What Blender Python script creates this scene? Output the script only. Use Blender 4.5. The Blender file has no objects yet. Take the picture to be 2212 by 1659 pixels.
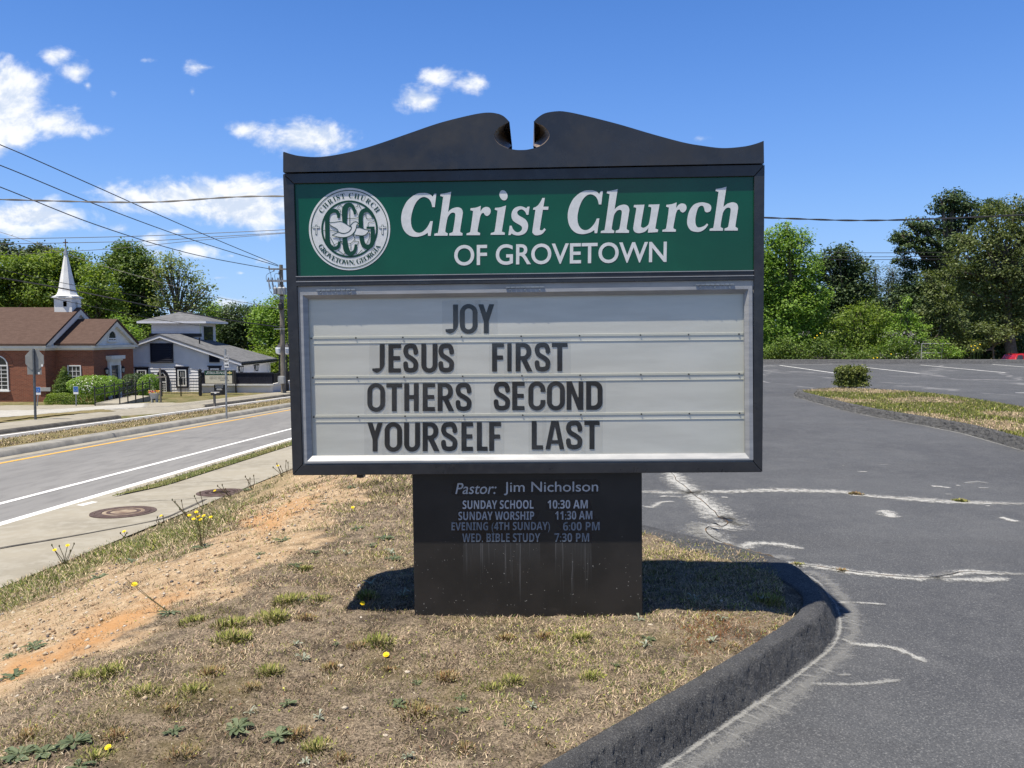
import bpy, math, random
import numpy as np
from mathutils import Vector, Matrix
random.seed(7)
RNG = np.random.default_rng(7)
SC = bpy.context.scene
COL = SC.collection
R = math.radians

# ------------------------------------------------------------------ camera, sky, sun, exposure
F = 1650.0                      # focal length in pixels of a 2212 x 1659 picture
CX, CY, EYE = 1106.0, 829.5, 1.6
PITCH = math.atan(106 / F)      # looking down a little
CAMP = np.array([0.0, 0.0, EYE])
FWD = np.array([0, math.cos(PITCH), -math.sin(PITCH)])
UPV = np.array([0, math.sin(PITCH), math.cos(PITCH)])
RGT = np.array([1.0, 0, 0])
cam_d = bpy.data.cameras.new('camera')
cam_d.lens = F / 2212 * 36
cam_d.sensor_width = 36
cam_d.clip_end = 3000
cam_o = bpy.data.objects.new('camera', cam_d)
cam_o.location = CAMP
cam_o.rotation_euler = (R(90) - PITCH, 0, 0)
COL.objects.link(cam_o)
SC.camera = cam_o

SUN_D = Vector((0.29, 0.21, -1.0)).normalized()      # the way the light travels
SUN_EL = math.asin(-SUN_D.z)
sun_d = bpy.data.lights.new('sun', 'SUN')
sun_d.energy = 5.0
sun_d.angle = R(0.53)
sun_d.color = (1.0, 0.925, 0.80)
sun_o = bpy.data.objects.new('sun', sun_d)
sun_o.rotation_euler = SUN_D.to_track_quat('-Z', 'Y').to_euler()
sun_o.location = (-20, -15, 60)
COL.objects.link(sun_o)

vs = SC.view_settings
vs.view_transform = 'Standard'
vs.look = 'None'
vs.exposure = 0.6
vs.gamma = 1.0
vs.use_curve_mapping = False
try:
    SC.cycles.use_denoising = True
    SC.cycles.max_bounces = 6
    SC.cycles.transparent_max_bounces = 12
    SC.cycles.caustics_reflective = False
    SC.cycles.caustics_refractive = False
except Exception:
    pass


def ray(px, py):
    d = RGT * ((px - CX) / F) + UPV * ((CY - py) / F) + FWD
    return d


def atY(px, py, Y):
    d = ray(px, py)
    return CAMP + d * (Y / d[1])


def onX(px, py, X):
    d = ray(px, py)
    return CAMP + d * (X / d[0])


def gnd(px, py, z=0.0):
    d = ray(px, py)
    return CAMP + d * ((z - EYE) / d[2])


def proj(P):
    P = np.asarray(P, float) - CAMP
    dz = P @ FWD
    dz = np.where(dz < 1e-3, 1e-3, dz)
    return CX + F * (P @ RGT) / dz, CY - F * (P @ UPV) / dz


# ---- node helpers
class NT:
    def __init__(s, tree):
        s.t = tree
        s.n = tree.nodes
        s.l = tree.links

    def add(s, typ, **kw):
        n = s.n.new(typ)
        for k, v in kw.items():
            setattr(n, k, v)
        return n

    def put(s, sock, v):
        if isinstance(v, bpy.types.NodeSocket):
            s.l.new(v, sock)
        elif v is not None:
            if hasattr(sock.default_value, '__len__') and not hasattr(v, '__len__'):
                v = [v] * len(sock.default_value)
            if hasattr(v, '__len__') and len(v) == 3 and len(sock.default_value) == 4:
                v = (*v, 1)
            sock.default_value = v

    def math(s, op, a, b=None, c=None, clamp=False):
        n = s.add('ShaderNodeMath', operation=op, use_clamp=clamp)
        s.put(n.inputs[0], a)
        if b is not None: s.put(n.inputs[1], b)
        if c is not None: s.put(n.inputs[2], c)
        return n.outputs[0]

    def mix(s, f, a, b, blend='MIX'):
        n = s.add('ShaderNodeMix', data_type='RGBA', blend_type=blend)
        s.put(n.inputs['Factor'], f)
        s.put(n.inputs[6], a)
        s.put(n.inputs[7], b)
        return n.outputs[2]

    def noise(s, vec, scale, detail=4, rough=0.55, dist=0.0):
        n = s.add('ShaderNodeTexNoise')
        if vec is not None: s.l.new(vec, n.inputs['Vector'])
        n.inputs['Scale'].default_value = scale
        n.inputs['Detail'].default_value = detail
        n.inputs['Roughness'].default_value = rough
        n.inputs['Distortion'].default_value = dist
        return n.outputs[0]

    def smooth(s, x, lo, hi, a=0.0, b=1.0):
        n = s.add('ShaderNodeMapRange', interpolation_type='SMOOTHSTEP')
        s.put(n.inputs['Value'], x)
        s.put(n.inputs['From Min'], lo); s.put(n.inputs['From Max'], hi)
        s.put(n.inputs['To Min'], a); s.put(n.inputs['To Max'], b)
        return n.outputs[0]

    def mapv(s, vec, scale=(1, 1, 1), loc=(0, 0, 0)):
        n = s.add('ShaderNodeMapping')
        s.l.new(vec, n.inputs['Vector'])
        n.inputs['Scale'].default_value = scale
        n.inputs['Location'].default_value = loc
        return n.outputs[0]


# ---- world: Nishita sky with clouds placed by direction
wd = bpy.data.worlds.new('World')
SC.world = wd
wd.use_nodes = True
W = NT(wd.node_tree)
W.n.clear()
wout = W.add('ShaderNodeOutputWorld')
bg = W.add('ShaderNodeBackground')
sky = W.add('ShaderNodeTexSky', sky_type='NISHITA')
sky.sun_disc = False
sky.sun_elevation = SUN_EL
sky.sun_rotation = math.atan2(-SUN_D.x, -SUN_D.y)
sky.altitude = 100
sky.air_density = 1.0
sky.dust_density = 0.4
sky.ozone_density = 2.0
tc = W.add('ShaderNodeTexCoord')
sep = W.add('ShaderNodeSeparateXYZ')
W.l.new(tc.outputs['Generated'], sep.inputs[0])
ysafe = W.math('MAXIMUM', sep.outputs[1], 0.05)
ca = W.math('DIVIDE', sep.outputs[0], ysafe)
cb = W.math('DIVIDE', sep.outputs[2], ysafe)
cmb = W.add('ShaderNodeCombineXYZ')
W.put(cmb.inputs[0], ca); W.put(cmb.inputs[1], W.math('MULTIPLY', cb, 1.35))
nz = W.noise(cmb.outputs[0], 13.0, 9, 0.60, 0.25)
nz2 = W.noise(W.mapv(cmb.outputs[0], loc=(0.004, 0.016, 0)), 13.0, 9, 0.60, 0.25)
nzb = W.noise(cmb.outputs[0], 40.0, 6, 0.6, 0.1)
# cloud puffs: x, y, half width, half height, thickness (picture pixels, turned into sky directions)
PUFFS = [(40, 185, 60, 46, 1.15), (20, 245, 80, 56, 1.35), (110, 265, 70, 36, 1.2), (165, 280, 62, 26, .9), (-30, 270, 80, 60, 1.1),
         (120, 120, 42, 24, .95), (165, 155, 44, 30, .9), (190, 185, 24, 24, .5),
         (315, 130, 32, 14, .33), (435, 145, 50, 24, .48), (415, 200, 22, 34, .22), (245, 200, 30, 20, .3),
         (897, 215, 54, 30, 1.1), (950, 164, 62, 24, .85), (1030, 180, 58, 28, .9), (1085, 190, 34, 22, .5),
         (530, 280, 44, 20, .95), (660, 300, 95, 34, 1.25), (720, 305, 70, 30, .9), (610, 300, 60, 26, .85),
         (420, 425, 190, 36, 1.3), (520, 445, 130, 40, 1.35), (590, 470, 90, 40, .9), (330, 415, 110, 28, .8), (490, 395, 50, 16, .4),
         (70, 470, 120, 36, 1.25), (-20, 470, 120, 40, 1.0), (250, 495, 100, 28, .45), (330, 520, 90, 46, .55), (410, 540, 85, 24, .75),
         (340, 545, 70, 24, .5), (500, 552, 40, 16, .3), (575, 565, 60, 16, .45), (490, 655, 62, 22, .6), (520, 590, 30, 10, .25), (250, 530, 60, 14, .42), (150, 500, 40, 12, .3), (470, 600, 40, 10, .35), (560, 600, 40, 10, .3), (380, 500, 70, 16, .4), (1515, 300, 40, 14, .22),
         (-150, 330, 90, 40, .9), (-300, 480, 200, 50, 1.), (2500, 420, 200, 50, .9)]
field = None
for (x, y, rx, ry, th) in PUFFS:
    d = ray(x, y)
    a0, b0 = d[0] / d[1], d[2] / d[1]
    ua = W.math('MULTIPLY', W.math('SUBTRACT', ca, a0), F / rx)
    ub = W.math('MULTIPLY', W.math('SUBTRACT', cb, b0), F / ry)
    q = W.math('SQRT', W.math('MULTIPLY_ADD', ua, ua, W.math('MULTIPLY', ub, ub)))
    f = W.math('SUBTRACT', th, q)
    field = f if field is None else W.math('SMOOTH_MAX', field, f, 0.25)
dens = W.math('ADD', field, W.math('MULTIPLY_ADD', nz, 2.9, -1.48))
dens = W.math('ADD', dens, W.math('MULTIPLY_ADD', nzb, 0.7, -0.35))
cov = W.smooth(dens, -0.12, 0.80)
front = W.math('GREATER_THAN', sep.outputs[1], 0.06)
cov = W.math('MULTIPLY', cov, front)
# broken cloud in the half of the sky behind the viewer, seen only in reflections
nback = W.noise(tc.outputs['Generated'], 2.6, 6, 0.6, 0.3)
back = W.math('MULTIPLY', W.smooth(nback, 0.5, 0.66), W.math('LESS_THAN', sep.outputs[1], -0.15))
back = W.math('MULTIPLY', back, W.math('GREATER_THAN', sep.outputs[2], 0.02))
cov = W.math('MAXIMUM', cov, W.math('MULTIPLY', back, 0.4))
shade = W.smooth(W.math('SUBTRACT', nz, nz2), -0.09, 0.07)
ccol = W.mix(shade, (4.6, 5.2, 6.2), (6.9, 7.0, 7.2))
grad = W.add('ShaderNodeValToRGB')
grad.color_ramp.interpolation = 'B_SPLINE'
for i, (pos, c) in enumerate(((0.0, (.43, .66, .96)), (.10, (.29, .54, .98)), (.20, (.172, .395, .92)), (.32, (.098, .278, .77)), (.45, (.057, .197, .61)), (.7, (.022, .085, .30)), (1.0, (.016, .06, .22)))):
    e = grad.color_ramp.elements[i] if i < 2 else grad.color_ramp.elements.new(pos)
    e.position = pos; e.color = (*c, 1)
W.l.new(W.math('MAXIMUM', sep.outputs[2], 0.0), grad.inputs[0])
blue = W.mix(1.0, grad.outputs[0], (6.9, 6.9, 6.9), 'MULTIPLY')
tint = W.mix(0.88, sky.outputs[0], blue)
W.l.new(W.mix(W.math('MULTIPLY', cov, 0.95), tint, ccol), bg.inputs['Color'])
bg.inputs['Strength'].default_value = 0.10
W.l.new(bg.outputs[0], wout.inputs['Surface'])


# ------------------------------------------------------------------ small tools
def smoothstep(x, a, b):
    t = np.clip((np.asarray(x, float) - a) / (b - a), 0, 1)
    return t * t * (3 - 2 * t)


_H = np.random.default_rng(3).random((256, 256))


def vnoise(x, y, sc):
    x = np.asarray(x, float) * sc + 1000.3; y = np.asarray(y, float) * sc + 1000.7
    xi = np.floor(x).astype(int); yi = np.floor(y).astype(int)
    fx = x - xi; fy = y - yi
    fx = fx * fx * (3 - 2 * fx); fy = fy * fy * (3 - 2 * fy)
    a = _H[xi % 256, yi % 256]; b = _H[(xi + 1) % 256, yi % 256]
    c = _H[xi % 256, (yi + 1) % 256]; d = _H[(xi + 1) % 256, (yi + 1) % 256]
    return (a * (1 - fx) + b * fx) * (1 - fy) + (c * (1 - fx) + d * fx) * fy


def fbm(x, y, sc, o=4):
    v = 0; a = .5; t = 0
    for k in range(o):
        v = v + a * vnoise(np.asarray(x) + 17 * k, np.asarray(y) + 31 * k, sc); t += a
        a *= .5; sc *= 2.07
    return v / t


def inpoly(x, y, poly):
    x = np.asarray(x, float); y = np.asarray(y, float)
    r = np.zeros(x.shape, bool)
    n = len(poly)
    for i in range(n):
        x0, y0 = poly[i][:2]; x1, y1 = poly[(i + 1) % n][:2]
        if y0 == y1: continue
        c = ((y0 > y) != (y1 > y)) & (x < (x1 - x0) * (y - y0) / (y1 - y0) + x0)
        r ^= c
    return r


def dpoly(x, y, pts, closed=True):
    x = np.asarray(x, float); y = np.asarray(y, float)
    best = np.full(x.shape, 1e9)
    n = len(pts)
    for i in range(n if closed else n - 1):
        x0, y0 = pts[i][:2]; x1, y1 = pts[(i + 1) % n][:2]
        dx, dy = x1 - x0, y1 - y0
        L = dx * dx + dy * dy + 1e-12
        t = np.clip(((x - x0) * dx + (y - y0) * dy) / L, 0, 1)
        best = np.minimum(best, np.hypot(x - x0 - t * dx, y - y0 - t * dy))
    return best


def crom(pts, k=6, closed=False):
    """Catmull-Rom through points; a third element 1 marks a corner."""
    n = len(pts)
    P = [np.array(p[:2], float) for p in pts]
    C = [len(p) > 2 and p[2] for p in pts]
    out = []
    for i in range(n if closed else n - 1):
        j = (i + 1) % n
        p1, p2 = P[i], P[j]
        p0 = p1 if (C[i] or (not closed and i == 0)) else P[i - 1]
        p3 = p2 if (C[j] or (not closed and j == n - 1)) else P[(j + 1) % n]
        if C[i] and C[j]:
            out.append(p1); continue
        for q in range(k):
            t = q / k
            out.append(.5 * ((2 * p1) + (-p0 + p2) * t + (2 * p0 - 5 * p1 + 4 * p2 - p3) * t * t + (-p0 + 3 * p1 - 3 * p2 + p3) * t ** 3))
    if not closed: out.append(P[-1])
    return out


def resample(pts, n):
    P = np.array(pts, float)
    s = np.r_[0, np.cumsum(np.linalg.norm(np.diff(P, axis=0), axis=1))]
    t = np.linspace(0, s[-1], n)
    return np.stack([np.interp(t, s, P[:, k]) for k in range(P.shape[1])], 1)


def props(o, label=None, cat=None, group=None, kind=None):
    if label: o['label'] = label
    if cat: o['category'] = cat
    if group: o['group'] = group
    if kind: o['kind'] = kind
    return o


def thing(name, loc, label, cat, group=None, mat3=None):
    o = bpy.data.objects.new(name, None)
    o.empty_display_size = 0.2
    COL.objects.link(o)
    if mat3 is not None:
        o.matrix_world = Matrix.Translation(Vector(loc)) @ Matrix(mat3.tolist()).to_4x4()
    else:
        o.location = loc
    o['_loc'] = [float(c) for c in loc] if mat3 is None else [0.0, 0.0, 0.0]
    return props(o, label, cat, group)


def rootloc(p):
    while p.parent is not None: p = p.parent
    return np.array(p['_loc']) if '_loc' in p else np.array(p.location)


def link_mesh(name, me, mat, parent=None):
    o = bpy.data.objects.new(name, me)
    if mat is not None and not me.materials: me.materials.append(mat)
    COL.objects.link(o)
    if parent is not None: o.parent = parent
    return o


def mesh_np(name, V, Fq, mat, parent=None, col=None, smooth=False, loc=None):
    """V (n,3); Fq (m,3 or 4) int array. Vertices in world space, moved into the root's space."""
    V = np.asarray(V, float)
    if parent is not None: V = V - rootloc(parent)
    elif loc is not None: V = V - np.asarray(loc)
    Fq = np.asarray(Fq, int)
    me = bpy.data.meshes.new(name)
    k = Fq.shape[1]; m = len(Fq)
    me.vertices.add(len(V)); me.vertices.foreach_set('co', V.ravel())
    me.loops.add(m * k); me.loops.foreach_set('vertex_index', Fq.ravel())
    me.polygons.add(m)
    me.polygons.foreach_set('loop_start', np.arange(0, m * k, k))
    try: me.polygons.foreach_set('loop_total', np.full(m, k))
    except Exception: pass
    if smooth: me.polygons.foreach_set('use_smooth', np.ones(m, bool))
    if col is not None:
        at = me.color_attributes.new('col', 'FLOAT_COLOR', 'POINT')
        c = np.asarray(col, float)
        if c.shape[1] == 3: c = np.c_[c, np.ones(len(c))]
        at.data.foreach_set('color', c.ravel())
    me.update(calc_edges=True); me.validate()
    o = link_mesh(name, me, mat, parent)
    if loc is not None and parent is None: o.location = loc
    return o


class MB:
    def __init__(s):
        s.v = []; s.f = []

    def face(s, pts):
        b = len(s.v)
        s.v += [tuple(map(float, p)) for p in pts]
        s.f.append(tuple(range(b, b + len(pts))))
        return s

    def box(s, a, b):
        x0, y0, z0 = np.minimum(a, b); x1, y1, z1 = np.maximum(a, b)
        k = len(s.v)
        s.v += [(x0, y0, z0), (x1, y0, z0), (x1, y1, z0), (x0, y1, z0), (x0, y0, z1), (x1, y0, z1), (x1, y1, z1), (x0, y1, z1)]
        s.f += [tuple(k + i for i in q) for q in ((0, 3, 2, 1), (4, 5, 6, 7), (0, 1, 5, 4), (1, 2, 6, 5), (2, 3, 7, 6), (3, 0, 4, 7))]
        return s

    def obox(s, p, q, w, h, up=(0, 0, 1)):
        """a bar of section w x h from p to q"""
        p = np.array(p, float); q = np.array(q, float)
        d = q - p; d /= np.linalg.norm(d)
        r = np.cross(d, up)
        if np.linalg.norm(r) < 1e-4: r = np.cross(d, (0, 1, 0))
        r /= np.linalg.norm(r); u = np.cross(r, d)
        k = len(s.v)
        for e in (p, q):
            for (i, j) in ((-1, -1), (1, -1), (1, 1), (-1, 1)):
                s.v.append(tuple(e + r * i * w / 2 + u * j * h / 2))
        s.f += [tuple(k + i for i in g) for g in ((3, 2, 1, 0), (4, 5, 6, 7), (0, 1, 5, 4), (1, 2, 6, 5), (2, 3, 7, 6), (3, 0, 4, 7))]
        return s

    def loft(s, rings, close=True, cap=True):
        k = len(s.v); n = len(rings[0])
        for r in rings: s.v += [tuple(map(float, p)) for p in r]
        for i in range(len(rings) - 1):
            for j in range(n if close else n - 1):
                a = k + i * n + j; b = k + i * n + (j + 1) % n
                s.f.append((a, b, b + n, a + n))
        if cap and close:
            s.f.append(tuple(k + j for j in range(n))[::-1])
            s.f.append(tuple(k + (len(rings) - 1) * n + j for j in range(n)))
        return s

    def tube(s, pts, r, n=8):
        P = [np.array(p, float) for p in pts]
        rr = r if hasattr(r, '__len__') else [r] * len(P)
        rings = []
        for i, p in enumerate(P):
            d = P[min(i + 1, len(P) - 1)] - P[max(i - 1, 0)]
            d = d / (np.linalg.norm(d) + 1e-9)
            a = np.cross(d, (0, 0, 1) if abs(d[2]) < .9 else (1, 0, 0)); a /= np.linalg.norm(a)
            b = np.cross(d, a)
            rings.append([p + rr[i] * (math.cos(t) * a + math.sin(t) * b) for t in np.linspace(0, 2 * math.pi, n, endpoint=False)])
        return s.loft(rings)

    def lathe(s, c, prof, n=16, axis=(0, 0, 1)):
        c = np.array(c, float); ax = np.array(axis, float); ax /= np.linalg.norm(ax)
        a = np.cross(ax, (0, 0, 1) if abs(ax[2]) < .9 else (1, 0, 0)); a /= np.linalg.norm(a); b = np.cross(ax, a)
        rings = [[c + ax * h + max(r, 1e-4) * (math.cos(t) * a + math.sin(t) * b) for t in np.linspace(0, 2 * math.pi, n, endpoint=False)] for (r, h) in prof]
        return s.loft(rings)

    def prism(s, poly, off):
        """poly: 3D points of a planar outline; off: extrusion vector"""
        n = len(poly); k = len(s.v)
        P = [np.array(p, float) for p in poly]
        s.v += [tuple(p) for p in P] + [tuple(p + np.array(off)) for p in P]
        s.f.append(tuple(range(k, k + n)))
        s.f.append(tuple(range(k + n, k + 2 * n))[::-1])
        for j in range(n):
            a, b = k + j, k + (j + 1) % n
            s.f.append((b, a, a + n, b + n))
        return s

    def build(s, name, mat, parent=None, smooth=False, bevel=0, loc=None, local=False, fixn=True):
        off = np.zeros(3)
        if parent is not None and not local: off = rootloc(parent)
        elif loc is not None: off = np.asarray(loc, float)
        me = bpy.data.meshes.new(name)
        me.from_pydata([tuple(np.array(v) - off) for v in s.v], [], s.f)
        me.validate(); me.update()
        if fixn:
            import bmesh
            bm = bmesh.new(); bm.from_mesh(me)
            bmesh.ops.recalc_face_normals(bm, faces=bm.faces)
            bm.to_mesh(me); bm.free()
        if smooth:
            me.polygons.foreach_set('use_smooth', np.ones(len(me.polygons), bool))
        o = link_mesh(name, me, mat, parent)
        if loc is not None and parent is None: o.location = loc
        if bevel:
            b = o.modifiers.new('bevel', 'BEVEL'); b.width = bevel; b.segments = 2; b.limit_method = 'ANGLE'
        return o


def shrink(obj):
    return obj


# ------------------------------------------------------------------ materials
def pm(name, c1, c2=None, rough=.8, spec=.3, scale=4., detail=5, bump=0., bscale=60., metal=0., lo=.35, hi=.65, coat=0., c3=None, stretch=(1, 1, 1), rvar=0.):
    m = bpy.data.materials.new(name)
    m.use_nodes = True
    t = NT(m.node_tree)
    b = m.node_tree.nodes['Principled BSDF']
    b.inputs['Roughness'].default_value = rough
    b.inputs['Specular IOR Level'].default_value = spec
    b.inputs['Metallic'].default_value = metal
    b.inputs['Coat Weight'].default_value = coat
    tcn = t.add('ShaderNodeTexCoord')
    vec = tcn.outputs['Object']
    if stretch != (1, 1, 1): vec = t.mapv(vec, stretch)
    if c2 is not None:
        f = t.smooth(t.noise(vec, scale, detail, .6), lo, hi)
        c = t.mix(f, c1, c2)
        if c3 is not None:
            f2 = t.smooth(t.noise(vec, scale * 6.3, 3, .6), .42, .66)
            c = t.mix(t.math('MULTIPLY', f2, .6), c, c3)
        t.l.new(c, b.inputs['Base Color'])
    else:
        b.inputs['Base Color'].default_value = (*c1, 1)
    if bump:
        bn = t.add('ShaderNodeBump')
        bn.inputs['Strength'].default_value = bump
        bn.inputs['Distance'].default_value = .01
        t.l.new(t.noise(vec, bscale, 4, .65), bn.inputs['Height'])
        t.l.new(bn.outputs[0], b.inputs['Normal'])
    if rvar:
        rn = t.noise(vec, 2.7, 6, .68)
        t.l.new(t.smooth(rn, .3, .7, max(.05, rough - rvar), rough + rvar), b.inputs['Roughness'])
    m['k'] = 1
    return m


def leafmat(name, dark, mid, light, trans=.28, rough=.55, spec=.35):
    m = bpy.data.materials.new(name)
    m.use_nodes = True
    t = NT(m.node_tree)
    b = m.node_tree.nodes['Principled BSDF']
    out = m.node_tree.nodes['Material Output']
    a = t.add('ShaderNodeAttribute', attribute_name='col')
    sp = t.add('ShaderNodeSeparateColor'); t.l.new(a.outputs['Color'], sp.inputs[0])
    r = t.add('ShaderNodeValToRGB')
    r.color_ramp.elements[0].color = (*dark, 1); r.color_ramp.elements[1].color = (*light, 1)
    e = r.color_ramp.elements.new(.5); e.color = (*mid, 1)
    t.l.new(sp.outputs[0], r.inputs[0])
    t.l.new(r.outputs[0], b.inputs['Base Color'])
    b.inputs['Roughness'].default_value = rough
    b.inputs['Specular IOR Level'].default_value = spec
    tr = t.add('ShaderNodeBsdfTranslucent')
    t.l.new(t.mix(1.0, r.outputs[0], (1.3, 1.35, .6), 'MULTIPLY'), tr.inputs['Color'])
    mx = t.add('ShaderNodeMixShader')
    mx.inputs[0].default_value = trans
    t.l.new(b.outputs[0], mx.inputs[1]); t.l.new(tr.outputs[0], mx.inputs[2])
    t.l.new(mx.outputs[0], out.inputs['Surface'])
    return m


def colmat(name, rough=.9, spec=.15):
    """the colour stored per blade / petal / stone"""
    m = bpy.data.materials.new(name)
    m.use_nodes = True
    t = NT(m.node_tree)
    b = m.node_tree.nodes['Principled BSDF']
    a = t.add('ShaderNodeAttribute', attribute_name='col')
    t.l.new(a.outputs['Color'], b.inputs['Base Color'])
    b.inputs['Roughness'].default_value = rough
    b.inputs['Specular IOR Level'].default_value = spec
    return m


M = {}
M['navy'] = pm('dark_sign_paint', (.017, .018, .022), (.026, .027, .031), rough=.33, spec=.5, rvar=.14, c3=(.034, .034, .036), scale=3, bump=.04, bscale=18)
M['navyface'] = pm('dark_sign_sheet', (.020, .022, .027), (.029, .031, .036), rough=.34, spec=.5, rvar=.16, c3=(.036, .036, .038), scale=2.2, bump=.03, bscale=9)
M['brown_in'] = pm('bare_brown_sheet', (.27, .205, .15), (.16, .12, .09), rough=.5, spec=.4, scale=6)
M['alu'] = pm('brushed_aluminium', (.30, .31, .32), (.38, .385, .39), rough=.58, spec=.5, scale=5, metal=.35, stretch=(1, 1, 6))
M['surround'] = pm('grey_steel_surround', (.42, .42, .40), (.32, .32, .31), rough=.5, scale=3)
M['dark'] = pm('near_black', (.012, .012, .013), rough=.5)
M['black'] = pm('black_paint', (.012, .012, .014), (.02, .02, .022), rough=.45, spec=.4)
M['white'] = pm('white_paint', (.76, .76, .74), (.66, .66, .65), rough=.55, scale=2)
M['trim'] = pm('cream_trim', (.72, .69, .62), (.62, .60, .55), rough=.6, scale=1.5)
M['steel'] = pm('galvanised_steel', (.33, .36, .37), (.24, .26, .28), rough=.45, spec=.5, metal=.5, scale=8)
M['steel_dark'] = pm('weathered_post', (.10, .11, .12), (.15, .16, .17), rough=.5, metal=.4, scale=8)
M['concrete'] = pm('sidewalk_concrete', (.30, .275, .22), (.245, .225, .18), rough=.92, spec=.2, scale=.8, c3=(.335, .315, .265), bump=.15, bscale=90)
M['concrete2'] = pm('old_kerb_concrete', (.20, .195, .18), (.29, .28, .25), rough=.95, spec=.15, scale=2.2, bump=.2, bscale=50)
M['wood'] = pm('weathered_wood', (.14, .12, .10), (.22, .20, .17), rough=.85, scale=3, stretch=(6, 6, .6))
M['wire'] = pm('cable_rubber', (.03, .03, .035), rough=.5)
M['bark'] = pm('bark', (.085, .07, .055), (.16, .14, .115), rough=.95, spec=.1, scale=4, bump=.5, bscale=20)
M['glass'] = pm('window_glass', (.02, .024, .028), (.05, .055, .06), rough=.08, spec=.6, scale=.8)

# ------------------------------------------------------------------ lie of the land
RA = math.atan(94 / F)                         # the road runs a little to the right of straight ahead
RD = np.array([math.sin(RA), math.cos(RA)]); RL = np.array([-math.cos(RA), math.sin(RA)])
RSL = 0.0339                                   # and drops away


def ts(x, y): return x * RL[0] + y * RL[1], x * RD[0] + y * RD[1]
def xy(t, s): return t * RL[0] + s * RD[0], t * RL[1] + s * RD[1]
def zr(s): return -0.8 - RSL * np.clip(s, -60, 110) - 0.012 * np.clip(np.asarray(s, float) - 110, 0, 400)


def onroad(px, py, dz=0.0):
    """picture point on the plane of the road"""
    d = ray(px, py)
    sx = d[0] * RD[0] + d[1] * RD[1]
    k = (-0.8 + dz - EYE) / (d[2] + RSL * sx)
    return CAMP + d * k


Z3p = lambda p: (1371.5 + p[0] * .4048, 987.5 + p[1] * .4048)      # enlargements used for measuring -> picture pixels
Z4p = lambda p: (1645.8 + p[0] * .256, 729.6 + p[1] * .256)
LOTZ = -0.15
ISL_OUT = [gnd(*Z3p(p), LOTZ)[:2] for p in ((420, 1455), (750, 1230), (950, 1080), (1040, 1000), (1075, 900), (1060, 800), (1015, 738), (955, 662), (850, 612), (700, 562), (500, 515), (350, 497), (200, 468), (40, 432))]
ISL_IN = [gnd(*Z3p(p), 0.0)[:2] for p in ((400, 1130), (700, 950), (860, 840), (898, 775), (893, 725), (850, 693), (760, 645), (640, 600), (480, 555), (330, 527))]
d0 = ISL_OUT[0] - ISL_OUT[1]; d0 = d0 / np.linalg.norm(d0)
ISL_OUT = [ISL_OUT[0] + d0 * 6.5, ISL_OUT[0] + d0 * 2.2] + ISL_OUT
nrm = np.array([-d0[1], d0[0]])
w0 = abs(np.dot(ISL_IN[0] - ISL_OUT[2], nrm))
sgn = 1 if np.dot(ISL_IN[0] - ISL_OUT[2], nrm) > 0 else -1
ISL_IN = [ISL_IN[0] + d0 * 6.0, ISL_IN[0] + d0 * 1.8] + ISL_IN
lastp = ISL_OUT[-1]
BACK = [lastp + np.array(v) for v in ((-.9, .75), (-1.7, 2.0), (-2.2, 4.2), (-2.5, 8.0), (-2.1, 16.0), (-.2, 42.0))]
ISL_OUT = ISL_OUT + BACK
ISL_IN = ISL_IN + [lastp + np.array(v) for v in ((-.25, -.05), (-1.05, .65), (-1.88, 1.93), (-2.39, 4.18), (-2.69, 8.0), (-2.3, 16.0), (-.4, 42.0))]
OUTC = resample(crom([(*p,) for p in ISL_OUT], 10), 420)
INC = resample(crom([(*p,) for p in ISL_IN], 10), 420)
ISL_POLY = [tuple(p) for p in OUTC[::3]] + [(-60, OUTC[-1][1]), (-60, -8), (OUTC[0][0], -8)]
I2_FRONT = [gnd(*Z4p(p), LOTZ)[:2] for p in ((278, 470), (285, 500), (390, 530), (640, 600), (930, 665), (1330, 735), (1700, 810), (2212, 955))]
I2_BACK = [gnd(*Z4p(p), -0.02)[:2] for p in ((330, 438), (600, 420), (880, 428), (1200, 445), (1640, 490), (1900, 530), (2212, 580))]
dd = I2_FRONT[-1] - I2_FRONT[-2]; dd /= np.linalg.norm(dd)
I2_FRONT.append(I2_FRONT[-1] + dd * 4)
db = I2_BACK[-1] - I2_BACK[-2]; db /= np.linalg.norm(db)
I2_BACK.append(I2_BACK[-1] + db * 4)
I2_POLY = [tuple(p) for p in I2_FRONT] + [tuple(p) for p in I2_BACK[::-1]]
TB0, TB1 = 1.9, 5.95                           # bank between the sign and the sidewalk


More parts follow.
